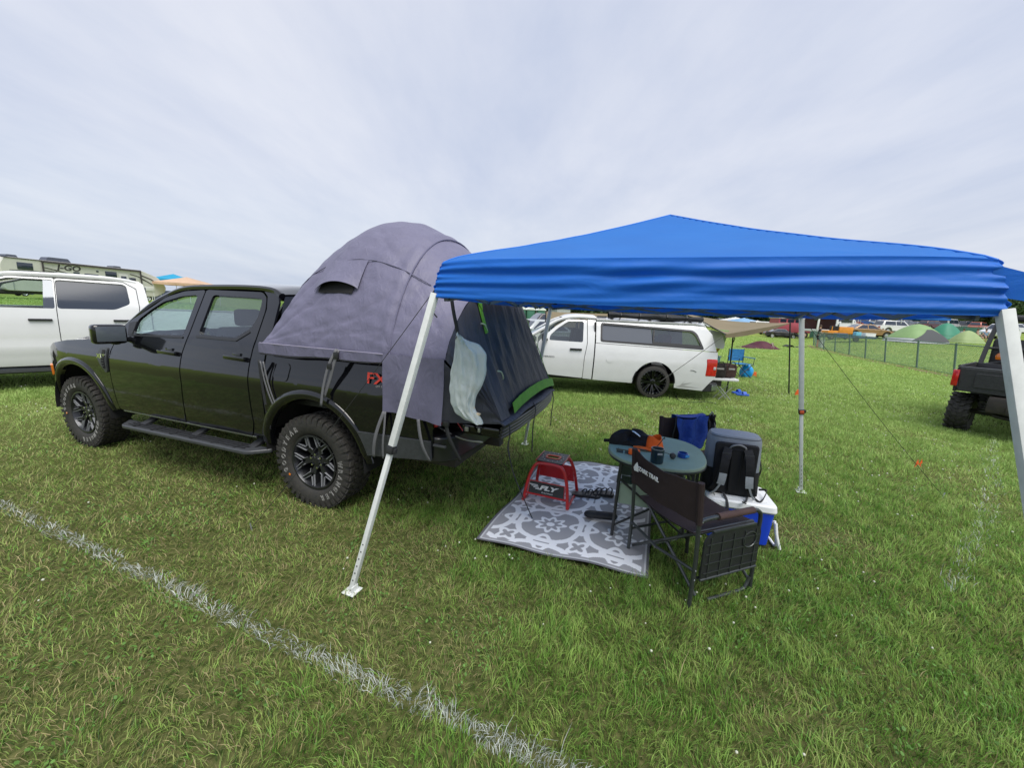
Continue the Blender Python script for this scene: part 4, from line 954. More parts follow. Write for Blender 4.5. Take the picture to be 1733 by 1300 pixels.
# ------------------------------------------------------------------ WHITE CREW-CAB PICKUP at the left edge
WL = (-8.5875, 7.5034, R(45))
wt = thing('pickup_truck', 'white crew-cab pickup truck with dark tinted windows behind the black pickup', 'pickup truck', (WL[0], WL[1], 0), WL[2])
pw = curve_prof([.36, .45, .60, .71, .80, 1.0, 1.2, 1.36, 1.42, 1.85, 2.05], [.955, .985, 1.0, 1.02, 1.005, 1.00, .985, .95, .935, .76, .68])
def WY(x, z): t = max(0, -2.0-x); return pw(z)-.14*t*t*t
def white_side(s):
    f = side_map(WY, s); zl = steps(.4, 1.9, .07)
    def pn(name, ol, holes=(), par=wt, off=0.0, m=WHT, us=(), solid=.02):
        return MB().panel(ol, list(holes), lambda x, z: Vector((x, s*(WY(x, z)+off), z)), us, zl).build(name, m, par, solid=solid, soff=0)
    pn('fender', [(-1.58, .42), (-1.13, .42), (-1.13, 1.36), (-2.0, 1.30), (-2.7, 1.22), (-2.95, 1.05), (-2.98, .6), (-2.62, .5)]+arc(-2.10, .42, .50, 172, 4, 16), us=steps(-2.9, -1.2, .2))
    d = pn('door', rnd([(-1.12, .42), (-.006, .42), (-.004, 1.36), (.005, 1.90), (-.5, 1.895), (-.78, 1.80), (-1.11, 1.38)], .02, 2), [rnd([(-.98, 1.385), (-.018, 1.385), (-.010, 1.872), (-.5, 1.868), (-.75, 1.775)], .03, 3)])
    pn('pillar_trim', rnd([(-.15, 1.378), (-.014, 1.378), (-.006, 1.875), (-.12, 1.875)], .01), par=d, off=-.004, m=GLD, solid=0)
    if s > 0: pn('window', rnd([(-.99, 1.378), (-.14, 1.378), (-.11, 1.88), (-.5, 1.875), (-.76, 1.78)], .03), par=d, off=-.014, m=GLC, solid=0)
    b = MB(); b.box((-.195, s*(WY(0, 1.2)+.028), 1.195), (.27, .035, .038), bev=.012); b.build('handle', PLA, d)
    d = pn('door', rnd([(.006, .42), (.72, .42), (.92, .80), (1.0, 1.0), (1.045, 1.45), (1.03, 1.78), (.86, 1.90), (.014, 1.90), (.006, 1.36)], .03, 3), [rnd([(.014, 1.385), (.72, 1.39), (.93, 1.50), (.905, 1.83), (.85, 1.860), (.018, 1.876)], .05, 4)])
    pn('window', rnd([(.010, 1.375), (.72, 1.38), (.945, 1.49), (.915, 1.845), (.85, 1.87), (.012, 1.885)], .04), par=d, off=-.012, m=mk('smoked_glass', (.035, .045, .065), .08, spec=.35), solid=0)
    b = MB(); b.box((.80, s*(WY(0, 1.2)+.028), 1.195), (.25, .035, .038), bev=.012); b.build('handle', PLA, d)
    pn('cab_quarter_panel', [(.735, .42), (1.20, .42), (1.20, 1.45), (1.145, 1.88), (1.08, 1.935), (.87, 1.94), (.87, 1.91), (1.04, 1.79), (1.057, 1.45), (1.01, 1.0), (.93, .80)])
    pn('bed_side', [(1.22, .45), (1.45, .45)]+arc(1.98, .42, .52, 176, 4, 16)+[(3.05, .55), (3.08, 1.38), (1.22, 1.40)], us=steps(1.2, 3, .25))
    MB().tube([(-1.1, s*.93, .34), (1.3, s*.93, .34)], .05, 6).build('running_board', PLG, wt)
    pp = catmull([(-1.55, s*.90, 1.37), (-1.1, s*.80, 1.70), (-.8, s*.735, 1.86), (-.5, s*.70, 1.93), (0, s*.70, 1.955), (.7, s*.70, 1.95), (1.05, s*.71, 1.90)], 4)
    MB().tube(pp, .045, 8).build('roof_rail', WHT, wt)
    b = MB(); b.box((-1.18, s*1.19, 1.47), (.10, .24, .30), bev=.05, seg=3); b.box((-1.16, s*1.03, 1.40), (.06, .16, .05), bev=.02); b.build('mirror', PLA, wt)
    wheel(wt, -2.10, s*.87, rad=.40, side=s, style='y', name='wheel'); wheel(wt, 1.98, s*.87, rad=.40, side=s, style='y', name='wheel')
both(white_side)
MB().grid(lambda u, v: Vector((-.75+1.83*v, (2*u-1)*.71, np.interp(-.75+1.83*v, [-.75, -.5, 0, .6, .95, 1.08], [1.90, 1.945, 1.965, 1.96, 1.93, 1.88])+.05*(1-(2*u-1)**2))), 17, 16).build('roof', WHT, wt, solid=.02)
MB().box((-.25, -.40, 2.01), (.5, .03, .012), bev=.004).build('roof_aerial', PLA, wt)
MB().grid(lambda u, v: Vector(((-1.62-.12*(1-(2*u-1)**2))*(1-v)-.78*v, (2*u-1)*(.88-.16*v), 1.36+.53*v)), 11, 5).build('windscreen', GLC, wt)
MB().grid(lambda u, v: Vector((-2.95+1.38*v, (2*u-1)*.90, 1.20+.17*v+.06*(1-(2*u-1)**4))), 15, 8).build('hood', WHT, wt, solid=.02)
MB().grid(lambda u, v: Vector((-2.98-.12*(1-(2*u-1)**4), (2*u-1)*.92, .45+.78*v)), 15, 6).build('front_bumper', WHT, wt, solid=.02)
MB().box((1.17, 0, 1.62), (.02, 1.35, .42)).build('rear_window', GLD, wt)
MB().box((1.19, 0, .95), (.02, 1.85, .90)).build('cab_back_panel', WHT, wt)
MB().box((3.08, 0, .95), (.05, 1.80, .84), bev=.02).build('tailgate', WHT, wt)
b = MB(); b.box((.3, 0, .46), (5.2, 1.5, .20)); b.build('chassis', CHS, wt)
for xx, yy in ((-.35, -.42), (-.35, .42), (.6, -.42), (.6, .42)):
    b = MB(); b.box((xx, yy, .92), (.5, .5, .2), bev=.05); b.box((xx+.24, yy, 1.28), (.14, .5, .66), Matrix.Rotation(R(10), 3, 'Y'), bev=.05); b.box((xx+.34, yy, 1.68), (.1, .26, .18), bev=.04); b.build('seat', SEA, wt)
MB().box((-1.2, 0, 1.22), (.5, 1.6, .3), bev=.08).build('dashboard', PLA, wt)

# ------------------------------------------------------------------ WHITE REGULAR-CAB PICKUP WITH CAMPER SHELL
SV = (3.003, 9.095, -.0518)
sv = thing('pickup_truck', 'white lowered pickup truck with camper shell, black alloy wheels and open tailgate', 'pickup truck', (SV[0], SV[1], 0), SV[2])
def SP_(x, y, z):
    c, s = math.cos(SV[2]), math.sin(SV[2]); return Vector((SV[0]+c*x-s*y, SV[1]+s*x+c*y, z))
ps = curve_prof([.2, .4, .6, .78, .95, 1.05, 1.12, 1.2, 1.55, 1.62], [.955, .985, 1.0, 1.003, .985, .965, .945, .92, .785, .72])
def SY(x, z): t = max(0, -3.2-x); return ps(z)-.16*t*t*t
WH2 = mk('old_white_paint', (.66, .67, .67), .22, coat=.5, var=.03, vscale=4)
SGL = glassm('shell_glass', (.30, .31, .33), mixfac=.45)
def silv_side(s):
    zl = steps(.3, 1.6, .07)
    def pn(name, ol, holes=(), par=sv, off=0.0, m=WH2, us=(), solid=.02):
        return MB().panel(ol, list(holes), lambda x, z: Vector((x, s*(SY(x, z)+off), z)), us, zl).build(name, m, par, solid=solid, soff=0)
    pn('fender', [(-2.55, .44), (-2.475, .44), (-2.475, 1.08), (-2.62, 1.175), (-3.2, 1.15), (-3.8, 1.08), (-3.95, .9), (-3.95, .5), (-3.48, .45)]+arc(-3.02, .40, .44, 172, 6, 16), us=steps(-3.9, -2.5, .15))
    d = pn('door', rnd([(-2.465, .435), (-1.485, .375), (-1.475, .8), (-1.43, 1.10), (-1.445, 1.575), (-1.86, 1.575), (-2.09, 1.43), (-2.36, 1.18), (-2.44, 1.09)], .03, 3), [rnd([(-2.22, 1.135), (-1.515, 1.12), (-1.51, 1.545), (-1.84, 1.535), (-2.05, 1.385), (-2.20, 1.24)], .04, 4)])
    pn('window', rnd([(-2.23, 1.125), (-1.505, 1.11), (-1.50, 1.555), (-1.85, 1.545), (-2.06, 1.395), (-2.21, 1.25)], .03), par=d, off=-.014, m=GLT, solid=0)
    b = MB(); b.box((-1.655, s*(SY(0, .97)+.025), .975), (.25, .035, .04), bev=.012); b.build('handle', PLA, d)
    if s < 0:
        text('SILVERADO', .045, axes((-2.24, -(SY(-2.2, .78)+.013), .80), (1, 0, -.02), (0, 0, 1), (0, -1, 0)), 'badge', PLA, d, sx=1.3)
    pn('cab_quarter_panel', [(-1.475, .37), (-1.29, .36), (-1.275, 1.1), (-1.26, 1.58), (-1.43, 1.59), (-1.418, 1.1), (-1.463, .8)])
    bd = pn('bed_side', [(-1.265, .355), (-.44, .325), (-.43, .40)]+arc(0, .37, .425, 172, 6, 18)+[(.44, .27), (1.02, .235), (1.13, .40), (1.235, .52), (1.235, 1.045), (-1.25, 1.115)], us=steps(-1.2, 1.2, .15))
    if s < 0:
        pn('fuel_door', [( -.94+.075*math.cos(a), .80+.075*math.sin(a)) for a in [k*math.pi/8 for k in range(16)]], par=bd, off=.012, solid=.003)
        b = MB(); b.tube(catmull([(.72, -(SY(0, .72)+.012), .66), (.78, -(SY(0, .72)+.012), .655), (.84, -(SY(0, .72)+.012), .63)], 4), .006, 5); b.build('dent_shade_line', mk('dent_shadow', (.12, .12, .12), .7), bd)  # dark tube painted in for the shade along a dent
        MB().panel([(.47, .30), (.55, .33), (.66, .45), (.60, .37), (.80, .40), (.62, .33), (.95, .29), (.60, .285)], [], lambda x, z: Vector((x, -(SY(x, z)+.0125), z)), (), zl).build('scuff', mk('scuff_grey', (.40, .40, .39), .6), bd)
    def lf(u, v):
        a = R(178-176*u); return Vector((.435*math.cos(a), s*(.97-.40*v), .37+.435*math.sin(a)))
    MB().grid(lf, 18, 3).build('wheel_arch_liner', DRK, sv)
    MB().tube([Vector((.43*math.cos(R(a)), s*(SY(0, .5)+.006), .37+.43*math.sin(R(a)))) for a in range(176, -8, -8)], .012, 6).build('wheel_arch_trim', PLA, sv)
    sh = pn('camper_shell_side', [(-1.245, 1.125), (1.21, 1.058), (1.13, 1.40), (.97, 1.575), (-1.245, 1.60)], [rnd([(-1.13, 1.18), (.925, 1.115), (.80, 1.385), (.72, 1.45), (-.15, 1.485), (-1.13, 1.52)], .05, 4)], us=steps(-1.2, 1.1, .2))
    pn('window', rnd([(-1.14, 1.17), (-.08, 1.145), (-.11, 1.50), (-1.14, 1.53)], .03), par=sh, off=-.012, m=mk('grey_pane', (.10, .11, .13), .08, coat=1), solid=0)
    pn('window', rnd([(-.07, 1.145), (.94, 1.105), (.81, 1.395), (.72, 1.46), (-.10, 1.495)], .03), par=sh, off=-.014, m=SGL, solid=0)
    pn('window_frame', rnd([(-1.155, 1.155), (.965, 1.088), (.825, 1.405), (.735, 1.470), (-.15, 1.507), (-1.155, 1.545)], .05, 4), [rnd([(-1.12, 1.19), (.90, 1.14), (.79, 1.375), (.71, 1.435), (-.15, 1.472), (-1.12, 1.508)], .05, 4)], par=sh, off=.013, m=PLA, solid=.004)
    fr = rnd([(-.08, 1.14), (-.055, 1.14), (-.035, 1.50), (-.06, 1.50)], .005); pn('window_bar', fr, par=sh, off=-.004, m=PLA, solid=.006)
    pn('window_frame', rnd([(-.06, 1.145), (.915, 1.112), (.925, 1.135), (.88, 1.22), (.86, 1.215), (.885, 1.17), (-.06, 1.20)], .006), par=sh, off=-.003, m=PLA, solid=.006)
    MB().box((1.135, s*.955, .725), (.225, .12, .36), bev=.03, seg=3).build('tail_light', RED, sv)
    b = MB(); b.box((1.20, s*1.012, .72), (.05, .02, .06), bev=.006); b.build('reverse_lamp', HEADL, sv)
    b = MB(); b.box((-2.33, s*1.13, 1.20), (.10, .20, .17), bev=.04, seg=3); b.box((-2.28, s*1.0, 1.15), (.06, .12, .05), bev=.015); b.build('mirror', PLA, sv)
    MB().tube(catmull([(-2.66, s*.87, 1.17), (-2.33, s*.83, 1.38), (-2.10, s*.78, 1.53), (-1.87, s*.745, 1.61), (-1.6, s*.735, 1.64), (-1.26, s*.735, 1.63)], 4), .035, 8).build('roof_rail', WH2, sv)
    wheel(sv, 0, s*.87, rad=.352, wid=.25, rim=.262, side=s, style='m', tread=False, rmat=BLK, name='wheel', zc=.362)
    wheel(sv, -3.02, s*.87, rad=.352, wid=.25, rim=.262, side=s, style='m', tread=False, rmat=BLK, name='wheel', zc=.37)
both(silv_side)
MB().grid(lambda u, v: Vector((-1.95+.70*v, (2*u-1)*.745, np.interp(v, [0, .15, .5, 1], [1.585, 1.63, 1.65, 1.64])+.05*(1-(2*u-1)**2))), 15, 9).build('roof', WH2, sv, solid=.02)
MB().grid(lambda u, v: Vector((-1.245+2.24*v, (2*u-1)*.80, (1.595 if v < .93 else 1.595-.03*(v-.93)/.07)+.05*(1-(2*u-1)**4))), 15, 12).build('camper_shell_roof', WH2, sv, solid=.02)
MB().grid(lambda u, v: Vector(((-2.72-.10*(1-(2*u-1)**2))*(1-v)-1.96*v, (2*u-1)*(.86-.12*v), 1.17+.42*v)), 11, 5).build('windscreen', GLC, sv)
MB().grid(lambda u, v: Vector((-3.95+1.27*v, (2*u-1)*.90, 1.03+.12*min(1, v*2.4)+.02*v+.05*(1-(2*u-1)**4))), 15, 9).build('hood', WH2, sv, solid=.02)
MB().grid(lambda u, v: Vector((-3.95-.1*(1-(2*u-1)**4), (2*u-1)*.93, .42+.62*v)), 15, 5).build('front_bumper', WH2, sv, solid=.02)
for yy in (-.35, .2): MB().box((-2.78, yy, 1.185), (.02, .5, .012), Matrix.Rotation(R(15), 3, 'Z')).build('wiper', PLA, sv)
b = MB(); b.prism(rnd([(1.02, -.965), (1.22, -.97), (1.345, -.90), (1.36, -.5), (1.36, .5), (1.345, .90), (1.22, .97), (1.02, .965)], .04, 3), .215, .40, lambda u, v, w: Vector((u, v, w))); bp_ = b.build('rear_bumper', PLA, sv, bev=.015)
MB().box((1.27, -.945, .305), (.15, .02, .13), Matrix.Rotation(R(-25*-1), 3, 'Z'), bev=.012).build('bumper_end', mk('dull_chrome', (.32, .36, .34), .2, metal=.8), bp_)
MB().box((1.57, 0, .455), (.60, 1.46, .055), bev=.022).build('tailgate', WH2, sv)
b = MB(); b.box((-1.1, 0, .42), (5.3, 1.3, .24)); b.build('chassis', CHS, sv)
b = MB(); b.box((0, 0, .50), (2.5, 1.7, .05)); b.build('bed_floor', PLA, sv)
for yy in (-.38, .38):
    b = MB(); b.box((-1.95, yy, .80), (.5, .5, .2), bev=.05); b.box((-1.60, yy, 1.10), (.14, .55, .55), Matrix.Rotation(R(8), 3, 'Y'), bev=.05); b.build('seat', SEA, sv)
MB().box((-1.27, 0, 1.0), (.03, 1.75, 1.1)).build('cab_back_panel', DRK, sv)
# lifted rear hatch of the shell
b = MB(); b.prism(rnd([(1.16, 1.50), (1.42, 1.46), (1.52, 1.20), (1.50, 1.10), (1.25, 1.13)], .03), -.62, -.60, lambda u, v, w: Vector((u, w, v))); hq = b.build('shell_hatch', WH2, sv)
b = MB(); b.prism([(1.20, 1.52), (1.60, 1.50), (1.53, 1.20), (1.43, 1.46)], -.56, -.55, lambda u, v, w: Vector((u, w, v))); b.build('hatch_pane', mk('green_film', (.32, .48, .22), .3, alpha=.8), hq)
# load inside the shell
for i, (xx, yy, zz, w_, h_, cc) in enumerate(((.30, -.45, 1.18, .22, .34, (.55, .10, .08)), (.12, -.2, 1.05, .3, .5, (.05, .05, .06)), (-.5, 0, .8, .9, .5, (.07, .08, .1)))):
    b = MB(); b.box((xx, yy, zz), (w_, .35, h_), Matrix.Rotation(.2*i, 3, 'Y'), bev=.06, seg=3); o = b.build('luggage', mk('luggage_%s' % 'abc'[i], cc, .8, var=.3, vscale=12, bump=.02, bscale=6), sub=0)
    o.location = (0, 0, 0); o.matrix_world = Matrix.Translation((SV[0], SV[1], 0)) @ Matrix.Rotation(SV[2], 4, 'Z')
    tag(o, ('red bundle seen through the side window of the white camper shell', 'dark bag beside the red bundle inside the white camper shell', 'grey blue bedding heaped inside the front of the camper shell')[i], 'luggage')

# black awning case on the roof rack
KHA = fabric('khaki_canvas', (.23, .19, .12), (.20, .165, .10), rough=.8, fold=.01, fscale=3, transl=.12)
MBK = fabric('black_cover', (.020, .021, .024), (.014, .015, .018), rough=.6, fold=.02, fscale=6)
rr_ = thing('roof_rack', 'black roof rack with a folded awning cover on the white camper shell', 'roof rack', (SV[0], SV[1], 0), SV[2])
def cs(u, v):
    a = 2*math.pi*u; x = -1.0+1.95*v; w = .085+.015*math.sin(7*x)+.008*math.sin(19*x); h_ = .060+.012*math.sin(5*x+1)
    return Vector((x, -.70+w*math.cos(a), 1.715-.02*v+h_*math.sin(a)+.01*math.sin(3*a+9*x)))
MB().grid(cs, 24, 50, wrapu=True).build('awning_cover', MBK, rr_, ang=0)
for xx in (-.9, -.1, .75): MB().box((xx, 0, 1.655), (.05, 1.45, .03), bev=.006).build('crossbar', PLA, rr_)
for xx in (-.75, -.35, .2, .6): MB().tube([Vector((xx, -.70+.11*math.cos(a), 1.71+.078*math.sin(a))) for a in [k*math.pi/6 for k in range(12)]], .008, 4, closed=True).build('strap', PLA, rr_)
b = MB(); b.box((-1.12, -.62, 1.665), (.20, .12, .035), bev=.012); b.build('rack_foot', PLA, rr_)
# khaki awning stretched out from the rear of the truck on poles
D_ = onY(1143, 527, 11.6); B_ = onY(1228, 566, 7.75); C_ = onY(1337, 547, 9.45); A_ = onY(1176, 537, 9.35); E_ = onY(1240, 543, 11.2)
aw = thing('awning', 'khaki canvas awning stretched from the white camper truck to black poles', 'awning', (SV[0], SV[1], 0), 0)
o_ = Vector((SV[0], SV[1], 0))
def awf(u, v):
    e1 = D_.lerp(C_, u)+Vector((0, 0, -.10*math.sin(math.pi*u))) ; e2 = A_.lerp(B_, min(1, u*2)) if u < .5 else B_.lerp(C_, (u-.5)*2)
    p = e1.lerp(e2, v); p.z += -.05*math.sin(math.pi*u)*math.sin(math.pi*v)+.012*math.sin(14*u+5*v)*math.sin(math.pi*v); return p-o_
MB().grid(awf, 40, 16).build('canvas', KHA, aw, solid=.002, ang=0)
def awl(u, v): p = B_.lerp(C_, u); return p-o_+Vector((.0, .0, -(.10*math.sin(math.pi*min(1, u*1.0+.05))**.6+.03)*v*(1-u*.55)-.0))
MB().grid(awl, 24, 4).build('valance', KHA, aw, solid=.002, ang=0)
MB().tube([A_-o_, B_-o_], .012, 6).build('edge_bar', PLA, aw)
pf = onz(1335, 668); MB().tube([C_-o_+Vector((0, 0, .02)), Vector((pf.x, pf.y, 0))-o_], .016, 8).build('pole', PLA, aw)
ptop = onY(1241, 566, 9.0); pbot = onY(1234, 634, 9.2); pbot.z = 0 if pbot.z < .1 else pbot.z
pm = (ptop, onY(1233.5, 640, 9.2)); MB().tube([pm[0]-o_, pm[1]-o_, Vector((pm[1].x-.01, pm[1].y, 0))-o_], .016, 8).build('pole', PLA, aw)
MB().strap([ptop-o_, ptop-o_+Vector((.05, 0, -.10)), ptop-o_+Vector((.03, 0, -.18)), ptop-o_+Vector((0, 0, -.05))], .02, .003).build('strap', WEB, aw)
st_ = onz(1063, 668); guy('thin cord from the khaki awning corner down past the rear wheel of the camper truck', B_, SP_(.10, -1.10, .40), stake=False, r=.006, sag=.01, m=mk('grey_cord', (.10, .10, .095), .7))
b = MB(); b.tube(catmull([onz(1143, 668, .02), onz(1147, 676, .03), onz(1160, 681, .02), onz(1175, 681, .03), onz(1195, 680, .02), onz(1213, 684, .02)], 5), .008, 5); o = b.build('black_cord', CORD); o.name = 'loose_rope'; tag(o, 'loose black cord lying in the grass behind the camper truck wheel', 'cord')
# brown canvas wing hanging on the far side of the cab
F1, F2 = onY(922, 527, 10.9), onY(1058, 531, 10.6); F3, F4 = onY(1062, 556, 10.2), onY(928, 552, 10.4)
b = MB(); b.grid(lambda u, v: F1.lerp(F2, u).lerp(F4.lerp(F3, u), v)+Vector((0, -.03*math.sin(9*u)*v, -.02*math.sin(math.pi*u))), 24, 8); o = b.build('canvas_wall', KHA, solid=.004, ang=0)
tag(o, 'brown canvas side wall standing behind the cab of the white camper truck', 'canvas wall')
for px_, lb in ((924, 'left'), (1056, 'right')):
    p = onY(px_, 528, 10.7); b = MB(); b.tube([p, Vector((p.x, p.y, 0))], .015, 6); b.tube([p, p+Vector((0, 0, .03))], .02, 6); o = b.build('awning_pole', PLA); tag(o, 'black pole holding the %s end of the brown canvas wall' % lb, 'pole')
# ================================================================== things on and behind the open tailgate of the camper truck
def local_thing(name, label, cat, x, y, z, rz=0.0, group=None): p = SP_(x, y, z); return thing(name, label, cat, tuple(p), SV[2]+rz, group)
DUF = fabric('duffel_black', (.028, .022, .020), (.018, .014, .013), rough=.7, fold=.02, fscale=9)
for (x_, y_, w_, lb, cc) in ((1.46, -.50, .30, 'black patterned duffel bag on the open tailgate beside the red tail light', DUF), (1.72, -.45, .26, 'dark brown bag at the outer end of the open tailgate', fabric('duffel_brown', (.055, .030, .026), rough=.75, fold=.02, fscale=9))):
    t = local_thing('duffel_bag', lb, 'bag', x_, y_, .485)
    b = MB(); b.box((0, 0, .15), (w_, .40, .29), bev=.07, seg=4); b.build('body', cc, t)
    b = MB(); b.tube(catmull([(-w_*.3, -.19, .22), (-w_*.15, -.22, .34), (w_*.15, -.22, .34), (w_*.3, -.19, .22)], 5), .009, 6); b.build('handle', WEB, t)
    b = MB(); b.box((0, -.203, .20), (w_*.5, .006, .035), bev=.002); b.build('patch', mk('patch_grey', (.30, .30, .28), .7, var=.3, vscale=60), t)
t = local_thing('storage_box', 'pale green plastic box behind the black duffel bag on the tailgate', 'box', 1.50, -.05, .485)
b = MB(); b.box((0, 0, .20), (.34, .30, .40), bev=.02); b.build('body', mk('mint_plastic', (.18, .50, .40), .4), t); MB().box((0, 0, .415), (.36, .32, .03), bev=.01).build('lid', mk('mint_lid', (.45, .66, .55), .4), t)
t = local_thing('yellow_rag', 'crumpled yellow glove lying on the pale green box', 'glove', 1.54, -.12, .915)
b = MB(); b.grid(lambda u, v: Vector((-.10+.20*u, -.03+.06*v, .02+.10*u+.04*math.sin(7*u+3*v)+.02*math.sin(15*v))), 14, 8); b.build('cloth', mk('yellow_cloth', (.62, .45, .04), .8), t, solid=.012, ang=0)
# trestle under the tailgate
g0 = SP_(1.62, -.62, 0); t = thing('stool_frame', 'small folding metal frame under the open tailgate', 'frame', tuple(g0), SV[2])
for s_ in (-1, 1): MB().tube([(-.13*s_, -.10, .02), (.13*s_, -.10, .30)], .010, 6).build('leg', STL, t); MB().tube([(-.13*s_, .12, .02), (.13*s_, .12, .30)], .010, 6).build('leg', STL, t)
# blue folding chair
CB = mk('blue_chair_cloth', (.02, .16, .36), .7, var=.2, vscale=14)
p = onz(1256, 641, 0); t = thing('folding_chair', 'blue folding camp chair on the grass beyond the camper truck tailgate', 'chair', (p.x, p.y+.2, 0), .2)
for sx in (-1, 1):
    for sy in (-1, 1): MB().tube([(sx*.26, sy*.22, 0), (-sx*.24, sy*.20, .42)], .012, 6).build('leg', PLA, t)
    MB().tube([(sx*.26, -.22, .42), (sx*.26, -.22, .62)], .011, 6).build('arm_post', PLA, t)
    MB().tube([(-.27 if sx < 0 else .27, .20, .0), (-.27 if sx < 0 else .27, .24, .88)], .012, 6).build('back_post', PLA, t)
MB().grid(lambda u, v: Vector((-.25+.5*u, -.22+.42*v, .44-.04*math.sin(math.pi*u)*math.sin(math.pi*v))), 9, 7).build('seat', CB, t, solid=.006)
MB().grid(lambda u, v: Vector((-.26+.52*u, .22+.03*math.sin(math.pi*u), .50+.36*v)), 9, 5).build('backrest', CB, t, solid=.006)
for sx in (-1, 1): MB().box((sx*.27, 0, .625), (.07, .46, .02), bev=.008).build('armrest', CB, t)
p = onz(1262, 639, 0); t = thing('dry_bag', 'bright blue knotted bag on the grass in front of the folding chair', 'bag', (p.x, p.y, 0), .1)
def bb_(u, v):
    a = 2*math.pi*u; h = v*.40; r = .20*math.sin(math.pi*min(1, v*.80+.16))**.5*(1+.10*math.sin(5*a+4*v)); return Vector((r*math.cos(a), r*.7*math.sin(a), h+.03*v*math.sin(3*a)))
MB().grid(bb_, 28, 14, wrapu=True).build('body', mk('bag_blue', (.01, .30, .75), .35, bump=.01, bscale=8), t, ang=0)
MB().box((0, -.11, .26), (.12, .06, .05), bev=.02).build('knot', mk('bag_blue_dark', (.01, .10, .35), .5), t)
p = onz(1277, 638, 0); t = thing('marker_flag', 'small orange marker standing in grass right of the bright blue bag', 'marker', (p.x, p.y, 0))
MB().prism([(-.07, .0), (.06, .0), (.03, .16), (-.03, .16)], -.02, .02, lambda u, v, w: Vector((u, w, v))).build('flag', mk('flag_orange', (.75, .12, .02), .6), t, bev=.008)
p = onz(1348, 669, 0); t = thing('marker_flag', 'small orange peg marker in the grass beside the grey rear canopy pole', 'marker', (p.x, p.y, 0))
MB().prism([(-.055, .0), (.045, .0), (.03, .13), (.01, .15), (-.02, .10)], -.012, .012, lambda u, v, w: Vector((u, w, v))).build('flag', MATS['flag_orange'], t, bev=.006)
for k, (px_, py_, rz) in enumerate(((1247, 665, .3), (1256, 669, -.2))):
    p = onz(px_, py_, .03); t = thing('sandal', ('bright blue sandal in the grass, the nearer of a pair', 'bright blue sandal in the grass, the farther left of a pair')[1-k], 'sandal', (p.x, p.y, .03), rz)
    b = MB(); b.prism(rnd([(-.14, -.045), (.14, -.05), (.15, .05), (-.14, .04)], .04), 0, .03, lambda u, v, w: Vector((u, v, w))); b.build('sole', mk('sandal_blue', (.02, .10, .55), .5), t)
    MB().strap(catmull([(.05, -.05, .02), (.04, -.02, .075), (.04, .02, .075), (.05, .05, .02)], 4), .07, .008, (1, 0, 0)).build('strap', MATS['sandal_blue'], t)

# ================================================================== CAMP FURNITURE under the canopy
# --- outdoor rug
RM = bpy.data.materials.new('rug_weave'); RM.use_nodes = True; t_ = RM.node_tree; bs_ = t_.nodes['Principled BSDF']; bs_.inputs['Roughness'].default_value = .75
at_ = t_.nodes.new('ShaderNodeAttribute'); at_.attribute_name = 'rugcol'; nz_ = t_.nodes.new('ShaderNodeTexNoise'); nz_.inputs['Scale'].default_value = 900
mm_ = t_.nodes.new('ShaderNodeMix'); mm_.data_type = 'RGBA'; mm_.blend_type = 'MULTIPLY'; mm_.inputs[0].default_value = .25
t_.links.new(at_.outputs['Color'], mm_.inputs[6]); t_.links.new(nz_.outputs['Color'], mm_.inputs[7]); t_.links.new(mm_.outputs[2], bs_.inputs['Base Color'])
def rug_pattern(U, V):
    """trellis of interlaced rings and quatrefoils; U, V in metres on the rug"""
    P = .52; x = U/P; y = V/P; g = np.zeros(U.shape)
    def ringd(cx, cy, r, w):
        dx = x-cx; dy = y-cy; return np.abs(np.hypot(dx, dy)-r) < w
    fx = x-np.floor(x); fy = y-np.floor(y); w = .043
    for ox in (0, 1):
        for oy in (0, 1):
            d = np.hypot(fx-ox, fy-oy); a = np.arctan2(fy-oy, fx-ox); g = np.maximum(g, np.abs(d-(.47+.025*np.cos(4*a+np.pi))) < w)
            g = np.maximum(g, np.abs(d-(.175+.04*np.cos(8*a))) < w*.8); g = np.maximum(g, d < .06)
    dc = np.hypot(fx-.5, fy-.5); ac = np.arctan2(fy-.5, fx-.5)
    g = np.maximum(g, np.abs(dc-(.27+.075*np.cos(4*ac))) < w); g = np.maximum(g, np.abs(dc-(.115+.035*np.cos(4*ac+np.pi))) < w*.8)
    for cx, cy in ((.5, 0), (0, .5), (1, .5), (.5, 1)):
        d = np.hypot(fx-cx, fy-cy); a = np.arctan2(fy-cy, fx-cx); g = np.maximum(g, np.abs(d-(.155+.03*np.cos(4*a))) < w*.8)
    return g > .5
